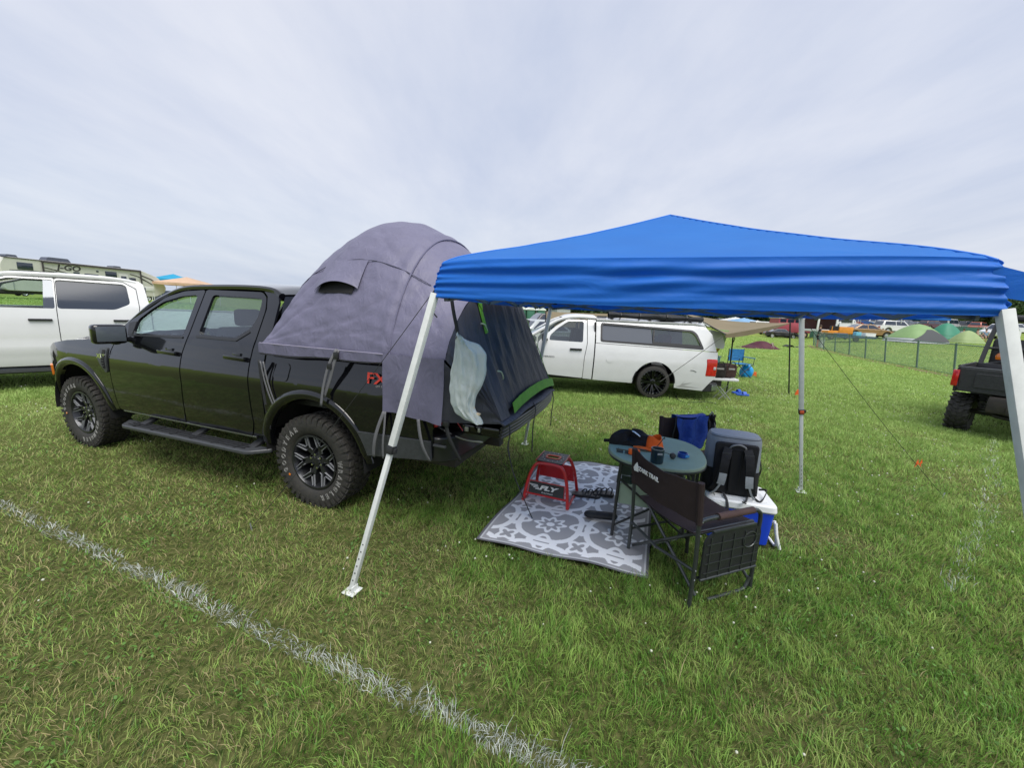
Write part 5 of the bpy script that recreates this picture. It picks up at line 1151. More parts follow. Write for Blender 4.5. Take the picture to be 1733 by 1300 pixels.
def make_rug():
    nu, nv = 300, 420; u = np.linspace(0, 1, nu); v = np.linspace(0, 1, nv); U, V = np.meshgrid(u, v, indexing='ij')
    q = [np.array(c) for c in RUG]; P = ((1-U)*(1-V))[..., None]*q[0]+(U*(1-V))[..., None]*q[1]+(U*V)[..., None]*q[2]+((1-U)*V)[..., None]*q[3]
    x, y = P[..., 0], P[..., 1]; x = x-.05*np.sin(np.pi*V)*(1-U)*0
    z = .040+.010*np.sin(5*x+3*y)*np.sin(4*y)+.008*np.sin(11*x-2*y)+.02*(1-U)**8*np.sin(9*V)+.012*np.sin(3.2*V*3.1+1)*(1-U)**3
    vv = np.stack([x, y, z], -1).reshape(-1, 3); i = np.arange(nu-1)[:, None]*nv+np.arange(nv-1)[None]; i = i.ravel(); quads = np.stack([i, i+nv, i+nv+1, i+1], 1)
    me = bpy.data.meshes.new('outdoor_rug'); me.vertices.add(len(vv)); me.vertices.foreach_set('co', vv.astype(np.float32).ravel()); me.loops.add(quads.size); me.loops.foreach_set('vertex_index', quads.astype(np.int32).ravel())
    me.polygons.add(len(quads)); me.polygons.foreach_set('loop_start', (np.arange(len(quads))*4).astype(np.int32)); me.update(calc_edges=True)
    um, vm = U*1.18, V*1.88; g = rug_pattern(um+.08, vm+.12); edge = np.minimum(np.minimum(um, 1.18-um), np.minimum(vm, 1.88-vm))
    c = np.where(g[..., None], np.array([.86, .87, .88]), np.array([.34, .34, .35])); c = np.where((edge < .045)[..., None], np.array([.34, .34, .35]), c); c = np.where((edge < .030)[..., None], np.array([.55, .56, .57]), c); c = np.where((edge < .016)[..., None], np.array([.13, .13, .14]), c)
    c = np.where(((um < .0) | (vm > 1.88-.02))[..., None], np.array([.03, .03, .03]), c)
    at = me.color_attributes.new('rugcol', 'FLOAT_COLOR', 'POINT'); c4 = np.ones((len(vv), 4), np.float32); c4[:, :3] = c.reshape(-1, 3); at.data.foreach_set('color', c4.ravel())
    me.materials.append(RM); o = bpy.data.objects.new('outdoor_rug', me); COL.objects.link(o); d = o.modifiers.new('s', 'SOLIDIFY'); d.thickness = .004
    tag(o, 'grey and white patterned outdoor rug spread on the grass', 'rug')
make_rug()

# --- red motorcycle stand
RPT = mk('red_powder_coat', (.50, .015, .018), .28, coat=.4, var=.08, vscale=10)
st = thing('motorcycle_stand', 'red tubular steel motorcycle stand with black top on the patterned rug', 'stand', (.40, 3.34, .045), -.37)
W2, D2, HT = .195, .19, .345
for s_ in (-1, 1):
    y = lambda z, s_=s_: s_*(D2-(D2-.125)*(z/HT))
    pts = [(-W2-.005, y(0), .0), (-W2+.02, y(.18), .18), (-W2+.045, y(.26), .27), (-W2+.075, y(.31), .325), (-W2+.12, y(HT), HT), (W2-.12, y(HT), HT), (W2-.075, y(.31), .325), (W2-.045, y(.26), .27), (W2-.02, y(.18), .18), (W2+.005, y(0), 0)]
    MB().tube(catmull(pts, 4), .0145, 10).build('hoop', RPT, st)
    MB().prism([(-.165, .075), (.165, .075), (.158, .185), (-.158, .185)] if s_ < 0 else [(-.17, .10), (.17, .10), (.15, .26), (-.15, .26)], -.002, .002, lambda u, v, w, s_=s_: Vector((u, y(v)+w, v))).build('plate', RPT, st)
    MB().tube([(s_*(W2+.003), -D2, .008), (s_*(W2+.003), D2, .008)], .012, 8).build('foot_rail', RPT, st)
MB().tube([(-.178, -D2+.02, .068), (.178, -D2+.02, .068)], .010, 8).build('crossbar', RPT, st)
b = MB(); b.prism([(-.158, .080), (.158, .080), (.152, .180), (-.152, .180)], -.001, .001, lambda u, v, w: Vector((u, -(D2-(D2-.125)*(v/HT))-.006+w, v))); pl = b.build('black_panel', PLA, st)
nrm = Vector((0, -1, -.19)).normalized(); upv = Vector((0, -.19, 1)).normalized()
text('FLY', .062, axes((.008, -.1775, .139), (1, 0, 0), upv, nrm*1.0+Vector((0, 0, .38))), 'logo', WTX, pl, depth=.0012, shear=.35, bold=.003, sx=1.5)
for k in range(4): MB().box((-.115+.012*k, -.1765, .158-.012*k), (.075-.012*k, .002, .006), Matrix.Rotation(0, 3, 'Y')).build('logo_wing', WTX, pl)
text('RACING', .017, axes((.01, -.1845, .100), (1, 0, 0), upv, nrm+Vector((0, 0, .38))), 'logo', WTX, pl, depth=.0012, shear=.2, sx=1.6)
ring = [(.13*(abs(math.cos(a))**.6)*math.copysign(1, math.cos(a)), .095*(abs(math.sin(a))**.6)*math.copysign(1, math.sin(a))) for a in [k*math.pi/10 for k in range(20)]]
MB().panel(rnd([(-.115, -.13), (.115, -.13), (.115, .13), (-.115, .13)], .02), [rnd([(-.055, -.035), (.055, -.035), (.06, .04), (-.06, .04)], .03)], lambda x, y_: Vector((x, y_, HT+.016))).build('top_pad', PLA, st, solid=.012)
MB().panel(rnd([(-.065, -.045), (.065, -.045), (.07, .05), (-.07, .05)], .03), [rnd([(-.05, -.030), (.05, -.030), (.055, .035), (-.055, .035)], .025)], lambda x, y_: Vector((x, y_, HT+.023))).build('handle_trim', mk('orange_red', (.6, .07, .02), .4), st, solid=.008)
for k in range(14):
    a = 2*math.pi*k/14; b = MB(); b.lathe([(.004, 0), (.0045, .002), (0, .003)], 8, Matrix.Translation((.092*math.cos(a), .105*math.sin(a), HT+.022))); b.build('stud', STL, st)
for s_ in (-1, 1): MB().box((s_*.121, 0, HT+.018), (.006, .262, .016), bev=.002).build('edge_strip', RPT, st)

# --- flip-flops and folded pouch on the rug
for k, (px_, py_, rz, lb) in enumerate(((992, 840, -.05, 'black strappy sandal on the rug right behind the red stand'), (1016, 838, .15, 'black strappy sandal on the rug nearer the table legs'))):
    p = onz(px_, py_, .05); t = thing('sandal', lb, 'sandal', (p.x, p.y, .052), -.1+rz)
    b = MB(); b.prism(rnd([(-.13, -.03), (-.02, -.045), (.10, -.045), (.135, 0), (.10, .042), (-.02, .035), (-.13, .028)], .03), 0, .022, lambda u, v, w: Vector((u, v, w+.006*math.cos(u*20)))); b.build('sole', PLA, t)
    for q in (-.02, .03, .08): MB().strap(catmull([(q, -.045, .02), (q+.02, -.02, .06), (q+.01, .02, .06), (q-.02, .042, .02)], 4), .012, .004, (1, 0, 0)).build('strap', WEB, t)
p = onz(1016, 878, .06); t = thing('tool_roll', 'long black padded pouch lying on the rug beside the table leg', 'pouch', (p.x, p.y, .058), -.18)
MB().grid(lambda u, v: Vector(((2*v-1)*.135, .045*math.cos(2*math.pi*u)*(1-(2*v-1)**6)**.5, .028+.027*math.sin(2*math.pi*u)*(1-(2*v-1)**6)**.5+.008*v)), 18, 20, wrapu=True).build('body', MBK, t, ang=0)

# --- folding table with a green cloth top and hanging shelf
GTC = fabric('green_canvas', (.26, .34, .26), (.23, .30, .225), rough=.8, fold=.004, fscale=7)
BST = mk('black_steel', (.022, .023, .024), .35, coat=.2, var=.2, vscale=50)
TX, TY, TH, TRZ = 1.150, 2.945, .665, -.30
tb = thing('folding_table', 'rounded green cloth-top folding camp table with black legs', 'table', (TX, TY, 0), TRZ)
oct_ = []
for k in range(48):
    a = 2*math.pi*k/48; c, s = math.cos(a), math.sin(a); oct_.append((.355*math.copysign(abs(c)**.78, c), .395*math.copysign(abs(s)**.78, s)))
b = MB(); b.prism(oct_, -.028, 0, lambda u, v, w: Vector((u, v, TH+w))); b.build('table_top', GTC, tb, bev=.008)
MB().tube([(u*.985, v*.985, TH-.030) for u, v in oct_], .011, 6, closed=True).build('rim_tube', BST, tb)
for sx in (-1, 1):
    for sy in (-1, 1):
        lg = MB().tube([(sx*.245, sy*.29, TH-.04), (sx*.265, sy*.30, .02)], .0125, 8).build('leg', BST, tb)
        MB().tube([(sx*.245, sy*.18, TH-.05), (sx*.26, sy*.22, TH-.17), (sx*.262, sy*.295, TH-.2)], .006, 6).build('gas_brace', BST, lg)
for sy in (-1, 1):
    MB().tube([(-.262, sy*.298, .12), (.25, sy*.298, .50)], .009, 6).build('cross_brace', BST, tb); MB().tube([(.262, sy*.298, .12), (-.25, sy*.298, .50)], .009, 6).build('cross_brace', BST, tb)
MB().tube([(-.262, -.3, .06), (-.262, .3, .06)], .009, 6).build('cross_brace', BST, tb)
b = MB(); b.grid(lambda u, v: Vector((-.235+.47*u, -.27+.54*v, .30-.05*math.sin(math.pi*u)*math.sin(math.pi*v))), 11, 11); b.build('shelf', GTC, tb, solid=.004)
for (x0, y0, x1, y1) in ((-.24, -.28, -.24, .28), (-.24, -.28, .24, -.28), (.24, -.28, .24, .28), (-.24, .28, .24, .28)):
    MB().grid(lambda u, v: Vector((x0+(x1-x0)*u, y0+(y1-y0)*u, .30+.16*v)), 7, 3).build('shelf_side', GTC, tb, solid=.004)
def TBP(x, y, z): c, s = math.cos(TRZ), math.sin(TRZ); return (TX+c*x-s*y, TY+s*x+c*y, z)
# on the shelf
t = thing('water_bottle', 'clear water bottle with blue cap standing on the table shelf', 'bottle', TBP(-.13, -.02, .275)); b = MB(); b.lathe([(0, 0), (.036, 0), (.038, .01), (.036, .08), (.038, .10), (.036, .15), (.030, .185), (.014, .215), (.013, .235)], 16); b.build('body', glassm('clear_plastic', (.75, .85, .9), mixfac=.25), t, ang=60)
b = MB(); b.lathe([(.016, .225), (.016, .250), (0, .252)], 14); b.build('cap', mk('cap_blue', (.05, .18, .5), .4), t)
t = thing('foil_bag', 'crumpled silvery clear plastic bag on the table shelf', 'bag', TBP(.07, -.12, .27))
MB().grid(lambda u, v: Vector(((.15+.02*math.sin(9*u*6.28+4*v))*math.cos(6.283*u)*math.sin(math.pi*min(1, v*.85+.15))**.6, (.12+.015*math.sin(5*6.28*u))*math.sin(6.283*u)*math.sin(math.pi*min(1, v*.85+.15))**.6, .17*v+.015*math.sin(7*6.283*u+5*v))), 60, 18, wrapu=True).build('film', mk('silver_film', (.50, .55, .60), .18, metal=.35, bump=.02, bscale=22, alpha=.85), t, ang=25)
t = thing('paper_roll', 'small white roll lying against the shelf edge of the table', 'roll', TBP(-.03, -.13, .30)); b = MB(); b.lathe([(.016, -.05), (.04, -.05), (.04, .05), (.016, .05)], 16, Matrix.Rotation(R(80), 4, 'Y'), close=True); b.build('paper', mk('paper_white', (.7, .7, .68), .9), t)
# on the table top
JKT = fabric('black_jacket', (.012, .012, .014), (.008, .008, .009), rough=.8, fold=.012, fscale=14)
p = onz(1072, 748, TH+.02); t = thing('jacket', 'crumpled black jacket heaped on the left of the green table', 'jacket', (p.x, p.y, TH), -.3)
def jk(u, v):
    a = 6.283*u; r = (1+.10*math.sin(5*a+2)+.06*math.sin(9*a))*math.cos(v*math.pi/2)**.65; z = .085*math.sin(v*math.pi/2)**.8*(1+.35*math.sin(2*a+1)+.15*math.sin(7*a+6*v)); return Vector((.165*r*math.cos(a)-.02, .085*r*math.sin(a)+.02*math.sin(3*a), z))
MB().grid(jk, 70, 22, wrapu=True).build('body', JKT, t, ang=0)
b = MB(); b.grid(lambda u, v: Vector((-.23+.20*u, -.05-.02*u+.07*v*(.4+u), .010+.035*u+.008*math.sin(12*u+9*v))), 16, 10); b.build('sleeve', JKT, t, solid=.010, ang=0)
b = MB(); b.strap(catmull([(-.08, .03, .085), (-.02, -.0, .108), (.02, -.035, .100), (.045, -.05, .085)], 5), .012, .003, (0, 1, .4)); b.build('white_trim', WTX, t)
p = onz(1103, 752, TH+.03); t = thing('orange_hat', 'bright orange hat half under the black jacket on the table', 'hat', (p.x+.015, p.y-.01, TH), -.2)
OR = fabric('orange_cloth', (.95, .16, .02), (.8, .12, .015), rough=.6, fold=.004, fscale=20)
MB().grid(lambda u, v: Vector((.075*math.cos(6.283*u)*(1-.35*v), .055*math.sin(6.283*u)*(1-.2*v), .095*v*(1+.15*math.sin(6.283*u*2)))), 28, 10, wrapu=True).build('crown', OR, t, ang=0, solid=.003)
b = MB(); b.grid(lambda u, v: Vector((-.16+.20*u, -.085+.05*v-.03*math.sin(math.pi*u), .012+.012*math.sin(5*u))), 12, 5); b.build('brim', OR, t, solid=.005, ang=0)
b = MB(); b.tube(catmull([(.0, -.065, .02), (.03, -.07, .07), (.06, -.05, .11), (.07, -.02, .09)], 5), .003, 5); b.build('cord', CORD, t)
p = onz(1073, 767, TH+.012); t = thing('orange_packet', 'small orange packet at the table edge in front of the jacket', 'packet', (p.x, p.y, TH), -.2)
MB().box((0, 0, .022), (.085, .045, .040), bev=.012, seg=3).build('body', OR, t)
p = onz(1056, 765, TH+.012); t = thing('black_glasses', 'black sunglasses lying at the near left table edge', 'glasses', (p.x, p.y, TH), -.4)
for s_ in (-1, 1): MB().box((s_*.03, 0, .016), (.05, .006, .03), bev=.002).build('lens', GLD, t); MB().tube([(s_*.056, 0, .022), (s_*.05, .10, .006)], .002, 5).build('temple', PLA, t)
MB().box((0, 0, .028), (.12, .005, .006), bev=.001).build('frame', PLA, t)
p = onz(1111, 783, TH); t = thing('tumbler', 'dark navy insulated tumbler standing on the green table', 'tumbler', (p.x, p.y, TH))
b = MB(); b.lathe([(0, .002), (.041, .002), (.044, .01), (.045, .098), (.044, .104)], 24, caps=False); b.build('body', mk('navy_metal', (.012, .03, .045), .3, coat=.3), t); b = MB(); b.lathe([(.0455, .099), (.0465, .103), (.0455, .106), (.040, .106), (.038, .02), (0, .018)], 24, caps=False); b.build('rim', mk('tumbler_rim', (.10, .13, .14), .3, metal=.6), t)
b = MB(); b.box((0, -.0462, .078), (.035, .001, .014)); b.build('label', mk('label_grey', (.3, .32, .33), .5), t)
p = onz(1138, 777, TH); t = thing('corded_cap', 'small black round plug with a thin cord beside the tumbler', 'plug', (p.x, p.y, TH))
b = MB(); b.lathe([(0, -.012), (.020, -.012), (.023, 0), (.018, .014), (0, .016)], 18, Matrix.Translation((0, 0, .024)) @ Matrix.Rotation(R(80), 4, 'X')); b.build('knob', PLA, t); MB().tube(catmull([(-.01, 0, .03), (-.05, .03, .035), (-.09, .08, .01)], 6), .0022, 5).build('cord', CORD, t)
p = onz(1155, 774, TH); t = thing('blue_tape_reel', 'small shiny blue buckled band on the green table', 'band', (p.x, p.y, TH), .3)
b = MB(); b.lathe([(.030, 0), (.036, .002), (.036, .034), (.030, .036)], 22, close=True); b.build('loop', mk('blue_rubber', (.01, .05, .26), .3, coat=.4), t); MB().box((.01, -.036, .018), (.034, .008, .02), bev=.003).build('buckle', mk('blue_light', (.05, .25, .55), .3), t); MB().box((.038, -.01, .012), (.012, .012, .016), bev=.003).build('clasp', STL, t)

# --- director's chairs
BRN = fabric('brown_canvas', (.040, .027, .026), (.030, .020, .020), rough=.75, fold=.006, fscale=8, spec=.25)
BRN2 = fabric('brown_foam', (.090, .055, .048), (.075, .045, .040), rough=.8, fold=.002, fscale=20)
CFR = mk('grey_frame', (.065, .072, .072), .32, metal=.5, coat=.2, var=.12, vscale=40)
def director(label, loc, rz, near=True):
    """x across the seat, y towards the front of the seat"""
    t = thing('directors_chair', label, 'chair', loc, rz, 'brown folding directors chairs'); w, d = .285, .245; hb = .78; ha = .565; hs = .445
    for s_ in (-1, 1):
        bp = MB().tube([(s_*w, -d, .0), (s_*w, -d+.005, .30), (s_*w, -d-.01, .55), (s_*w, -d-.035, hb)], .0125, 10).build('back_post', CFR, t)
        ar = MB().tube(catmull([(s_*w, -d+.0, ha-.01), (s_*w, -d+.10, ha), (s_*w, d-.10, ha), (s_*w, d-.03, ha-.012), (s_*w, d, ha-.055), (s_*w, d, .40), (s_*w, d+.005, .20), (s_*w, d+.01, .0)], 4), .0125, 10).build('side_frame', CFR, t)
        MB().tube([(s_*w, -d+.13, ha), (s_*w, d-.075, ha)], .021, 12).build('arm_pad', BRN2, ar)
        MB().tube(catmull([(s_*w, d-.01, .10), (s_*w-s_*.0, d-.03, .045), (s_*w, d-.08, .022), (s_*w, -d+.14, .022)], 4), .011, 8).build('skid', CFR, t)
        MB().tube([(s_*w, -d, .19), (s_*w, d, .19)], .009, 8).build('side_bar', CFR, t)
        # seat rail
        MB().tube([(s_*.235, -d+.02, hs), (s_*.235, d+.01, hs+.005)], .0125, 8).build('seat_rail', CFR, t)
    for y_ in (-d+.03, d-.01):
        MB().tube([(-w+.012, y_, .06), (.235, y_, hs)], .0105, 8).build('scissor_bar', CFR, t); MB().tube([(w-.012, y_+.022, .06), (-.235, y_+.022, hs)], .0105, 8).build('scissor_bar', CFR, t)
    MB().tube([(-w, -d-.0, .245), (0, -d-.02, .225), (w, -d, .245)], .010, 8).build('rear_bar', CFR, t)
    MB().grid(lambda u, v: Vector((-.245+.49*u, -d+.01+(2*d-.0)*v, hs+.010-.022*math.sin(math.pi*u)+.004*math.sin(9*v)*math.sin(math.pi*u))), 17, 15).build('seat', BRN, t, solid=.006, ang=0)
    bk = MB().grid(lambda u, v: Vector(((-w-.016)+(2*w+.032)*u, -d-.028+.012*(1-v)-.032*math.sin(math.pi*u)**1.2, .545+.245*v-.035*math.sin(math.pi*u)*(v*.8+.1)+.003*math.sin(20*u))), 25, 9).build('backrest', BRN, t, solid=.008, ang=0)
    for s_ in (-1, 1): MB().tube([(s_*w, -d-.010, .540), (s_*w, -d-.035, .792)], .019, 10).build('back_sleeve', BRN, bk)
    for s_ in (-1, 1):
        for z_ in (.19, ha-.01, .25, .47): b = MB(); b.lathe([(.005, 0), (.004, .003), (0, .004)], 8, Matrix.Translation((s_*(w+.012), -d+.003, z_)) @ Matrix.Rotation(R(90)*s_, 4, 'Y')); b.build('rivet', STL, t)
    return t, bk
FC = (1.225, 2.405); ch, bk = director('brown directors chair seen from behind at the near side of the table', (FC[0], FC[1], .0), math.atan2(.18, .46)-R(90))
# maker's name on the near chair back: facing backwards
Mx = axes((-.105, -.326, .700), (-1, -.12, -.02), (0, -.04, 1), (-.12, -1, -.04))
text('OZARK TRAIL', .036, axes((-.085, -.3335, .700), (1, 0, -.02), (.0, 0, 1), (0, -1, 0)), 'lettering', WTX, bk, depth=.0015, bold=.0012, sx=.95)
b = MB(); b.prism([(-.225, .70), (-.185, .705), (-.190, .735), (-.205, .765), (-.222, .745), (-.235, .72)], -.3335, -.331, lambda u, v, w: Vector((u+.02, w, v-.028))); b.build('logo', WTX, bk)
# folded side table on the near side of the chair
b = MB(); b.panel(rnd([(-.225, .20), (.225, .20), (.225, .45), (.15, .50), (-.15, .50), (-.225, .45)], .03), [], lambda x, z: Vector((.312, x, z-.0))); sd_ = b.build('side_table', PLA, ch, solid=.012)
b = MB()
for k in range(5): b.box((.3215, -.18+.09*k, .335), (.004, .006, .25))
for k in range(4): b.box((.3215, 0, .24+.06*k), (.004, .42, .005))
b.build('ribs', CFR, sd_); MB().tube([(.315, -.225, .20), (.315, .225, .20)], .009, 8).build('table_edge', CFR, sd_); MB().box((.317, 0, .495), (.014, .34, .012), bev=.003).build('table_edge', CFR, sd_)
b = MB(); b.tube([Vector((.322, .13+.055*math.cos(a), .40+.05*math.sin(a))) for a in [k*math.pi/8 for k in range(16)]], .004, 5, closed=True); b.build('cup_ring', CFR, sd_)
c2_, bk2 = director('brown directors chair facing us behind the table with a blue drape', (1.745, 3.33, .0), R(180)+.285)
DBL = fabric('blue_drape', (.012, .055, .29), (.008, .035, .20), rough=.65, fold=.012, fscale=9)
t = thing('drawstring_bag', 'blue drawstring bag draped over the back of the far chair', 'bag', (1.745, 3.33, 0), R(180)+.285)
def dr(u, v):
    x = .155-.33*u; zf = .792-.30*v; return Vector((x+.012*math.sin(8*v), -.235+.020*math.sin(14*u+3*v)+.03*v+.012, zf-.02*math.sin(math.pi*u)-.012*math.sin(6*u)))
MB().grid(dr, 30, 26).build('front', DBL, t, solid=.006, ang=0)
MB().grid(lambda u, v: Vector((.155-.33*u, -.235-.075*v, .796-.018*math.sin(math.pi*u)+.008*math.sin(math.pi*v))), 20, 4).build('fold', DBL, t, solid=.006)
MB().grid(lambda u, v: Vector((.155-.33*u, -.305, .792-.20*v)), 16, 6).build('back', DBL, t, solid=.006)
b = MB()
for s_ in (-1, 1): b.tube(catmull([(-.012*s_*1-.01, -.212, .735), (-.004*s_-.01, -.212, .728), (-.012*s_-.01, -.212, .719)], 4), .0028, 5)
b.build('logo', WTX, t)
for s_ in (-1, 1): b = MB(); b.tube(catmull([(-.01+.165*s_, -.24, .80), (-.01+.19*s_, -.21, .72), (-.01+.20*s_, -.215, .60), (-.01+.17*s_, -.20, .52)], 5), .006, 6); b.build('drawcord', CORD, t)
t = thing('black_strap_bag', 'black cloth bag hung beside the blue drawstring bag on the far chair', 'bag', (1.745, 3.33, 0), R(180)+.285)
MB().grid(lambda u, v: Vector((-.19-.09*u+.01*math.sin(7*v), -.24+.02*math.sin(9*u), .80-.13*v)), 12, 12).build('cloth', JKT, t, solid=.012, ang=0)
b = MB(); b.tube(catmull([(-.21, -.23, .80), (-.225, -.22, .83), (-.25, -.23, .80), (-.275, -.22, .70), (-.30, -.2, .62)], 5), .006, 6); b.build('handle', mk('grey_strap', (.18, .18, .19), .6), t)

# --- cooler
CO = (1.815, 2.925); CZ = -.27
cl = thing('cooler', 'blue chest cooler with white lid on the grass beside the near chair', 'cooler', (CO[0], CO[1], .0), CZ)
BLC = mk('cooler_blue', (.012, .055, .55), .35, var=.05, vscale=12, coat=.15); WLD = mk('cooler_white', (.76, .77, .76), .38, var=.03, vscale=9, bump=.0006, bscale=200)
b = MB(); b.prism(rnd([(-.235, -.185), (.235, -.185), (.235, .185), (-.235, .185)], .05, 5), .02, .285, lambda u, v, w: Vector((u*(.93+.07*(w/.285)), v*(.92+.08*(w/.285)), w))); b.build('body', BLC, cl, bev=.008)
b = MB(); b.prism(rnd([(-.248, -.198), (.248, -.198), (.248, .198), (-.248, .198)], .05, 5), .287, .350, lambda u, v, w: Vector((u*(1-.04*(w-.287)/.063), v*(1-.04*(w-.287)/.063), w))); ld = b.build('lid', WLD, cl, bev=.014)
MB().box((.0, -.02, .3535), (.36, .24, .008), bev=.003).build('lid_inset', WLD, ld)
b = MB(); b.tube(catmull([(.245, -.14, .22), (.268, -.15, .12), (.275, -.15, .03), (.272, -.05, .02), (.272, .08, .03), (.262, .13, .22)], 5), .010, 8); b.build('handle', WLD, cl)
b = MB(); b.tube(catmull([(.250, -.155, .21), (.262, -.175, .12), (.29, -.19, .025)], 5), .011, 8); b.build('handle', WLD, cl)
MB().box((-.17, -.19, .30), (.05, .02, .06), bev=.006).build('latch', WLD, cl)
# --- backpack cooler
bp = thing('backpack', 'grey and black cooler backpack standing on the white cooler lid', 'backpack', (1.765, 2.965, .3585), -.30)
GRY = fabric('pack_grey', (.21, .235, .27), (.18, .20, .235), rough=.6, fold=.006, fscale=9); PBK = fabric('pack_black', (.014, .014, .016), (.010, .010, .012), rough=.7, fold=.004, fscale=12)
def pk(u, v, w=.20, d=.125, h=.455, e=3.2):
    a = 6.283*u; c, s = math.cos(a), math.sin(a); q = 2/e; z = h*v; tp = 1-.07*v-.16*max(0, v-.9)*10*max(0, v-.9)*10*.5
    return Vector((w*tp*math.copysign(abs(c)**q, c), d*tp*math.copysign(abs(s)**q, s)+.02*v, z+.0))
b = MB(); b.grid(lambda u, v: pk(u, v), 48, 20, wrapu=True); b.bm.faces.new([b.bm.verts.new(pk(k/48, 1)) for k in range(48)]); bmesh.ops.remove_doubles(b.bm, verts=b.bm.verts[:], dist=.0005); b.build('body', GRY, bp, ang=50)
MB().grid(lambda u, v: pk(u, v*.42, .203, .128), 48, 8, wrapu=True).build('lower_body', PBK, bp, ang=50)
b = MB(); b.prism(rnd([(-.145, .0), (.145, .0), (.150, .40), (-.150, .40)], .03), -.012, .012, lambda u, v, w: Vector((u, -.128+w+.02*v/.455+.004, v+.01))); b.build('back_panel', PBK, bp, bev=.01)
b = MB(); b.prism(rnd([(-.035, .02), (.035, .02), (.04, .36), (-.04, .36)], .02), -.008, .008, lambda u, v, w: Vector((u, -.145+w+.02*v/.455, v+.01))); b.build('spine_pad', mk('mesh_black', (.006, .006, .007), .9), bp, bev=.006)
MB().tube(catmull([(-.055, -.135, .365), (-.045, -.150, .395), (0, -.155, .412), (.045, -.150, .395), (.055, -.135, .365)], 5), .007, 8).build('carry_handle', mk('grey_strap2', (.20, .20, .21), .5), bp)
for s_ in (-1, 1):
    sp = MB().strap(catmull([(s_*.065, -.140, .375), (s_*.078, -.165, .33), (s_*.085, -.185, .25), (s_*.095, -.185, .17), (s_*.115, -.17, .08), (s_*.14, -.15, .03)], 6), .058, .018, (1, 0, 0)).build('shoulder_strap', PBK, bp, ang=60)
    MB().strap(catmull([(s_*.088, -.197, .19), (s_*.092, -.20, .14), (s_*.098, -.196, .10)], 5), .052, .006, (1, 0, 0)).build('strap_patch', mk('patch_light', (.30, .32, .34), .7, var=.1, vscale=80), sp, ang=60)
    MB().strap(catmull([(s_*.100, -.196, .10), (s_*.125, -.185, .04), (s_*.15, -.165, .008)], 5), .014, .006, (1, 0, 0)).build('strap_edge', mk('patch_light', (.3, .32, .34), .7), sp, ang=60)
    MB().prism([(s_*.075-.03, .30), (s_*.075+.03, .30), (s_*.075+.035, .34), (s_*.075, .27)] if False else [(s_*.075-.032, .345), (s_*.075+.032, .35), (s_*.075+.028, .30), (s_*.075+.0, .275), (s_*.075-.030, .31)], -.172, -.166, lambda u, v, w: Vector((u, w+.0, v))).build('strap_pad', mk('pad_dark', (.035, .035, .038), .8), sp)
MB().strap(catmull([(.15, -.15, .015), (.19, -.17, -.002), (.23, -.12, .03), (.255, -.05, .05), (.21, -.03, .04)], 6), .016, .004, (0, 0, 1)).build('loose_strap', WEB, bp)
MB().strap(catmull([(.10, -.17, .02), (.085, -.21, .0), (.06, -.235, .004), (.08, -.25, .0)], 5), .014, .004, (1, .3, 0)).build('loose_strap', WEB, bp)
MB().strap(catmull([(-.06, -.15, .02), (-.045, -.205, -.005), (-.035, -.228, -.05), (-.025, -.232, -.16)], 5), .018, .004, (1, 0, 0)).build('loose_strap', WEB, bp)
MB().tube(catmull([(.185, .0, .30), (.21, -.01, .20), (.20, -.01, .13)], 4), .005, 6).build('side_cord', CORD, bp)
b = MB(); b.tube([pk(k/48, .97)+Vector((0, 0, .0)) for k in range(48)], .004, 5, closed=True); b.build('top_piping', mk('piping_grey', (.09, .10, .12), .5), bp)
p = onz(1192, 742, .52); t = thing('folded_stool', 'dark bundle under the far chair beside the backpack', 'bag', (1.56, 3.22, .0), .2)
MB().grid(lambda u, v: Vector((.10*math.cos(6.283*u)*math.sin(math.pi*(.1+.85*v))**.4, .08*math.sin(6.283*u)*math.sin(math.pi*(.1+.85*v))**.4, .30*v)), 20, 12, wrapu=True).build('body', JKT, t, ang=0)
t = thing('white_box', 'small white carton on the grass left of the blue cooler', 'box', (1.50, 3.12, 0), -.3); MB().box((0, 0, .15), (.16, .2, .30), bev=.01).build('body', WLD, t)
# ================================================================== TRAVEL TRAILER far left
P0 = onY(17, 438, 30.4); P1 = onY(238, 460, 39.5)
RA = math.atan2(P1.y-P0.y, P1.x-P0.x); RG = GZ(P0.x, P0.y)
rv = thing('travel_trailer', 'long cream travel trailer with dark windows beyond the white pickup', 'trailer', (P0.x, P0.y, RG), RA)
RC = mk('trailer_cream', (.56, .56, .51), .4, var=.05, vscale=1.5); RDK = mk('trailer_window', (.02, .03, .05), .06, coat=1); RLN = mk('trailer_stripe', (.05, .045, .045), .5)
def RV(px, py): x, z = inpl(px, py, P0.x, P0.y, RA, 0); return x, z-RG
def C3(x, y): return RV(x/5.097, 420+y/5.097)
RL = RV(238, 460)[0]; zt = 3.12
prof_ = rnd([(-.55, .62), (-.62, 2.6), (-.30, zt), (RL, zt), (RL+1.6, 2.55), (RL+2.35, 1.65), (RL+2.2, 1.1), (RL+1.2, .62)], .25, 5)
b = MB(); b.prism(prof_, 0, 2.4, lambda u, v, w: Vector((u, w, v))); b.build('body', RC, rv, bev=.04)
MB().prism(rnd([(-.50, zt-.09), (RL, zt-.09), (RL, zt-.02), (-.5, zt-.02)], .02), -.04, 0, lambda u, v, w: Vector((u, w, v))).build('roof_trim', RLN, rv)
a0 = C3(350, 122)[0]; a1 = C3(1205, 200)[0]
MB().tube([(a0, -.10, zt-.14), (a1, -.10, zt-.14)], .06, 8).build('awning_roller', RLN, rv)
for x in (a0+.05, a1): MB().box((x, -.09, (zt+1.0)/2), (.09, .06, zt-1.15)).build('awning_arm', RLN, rv)
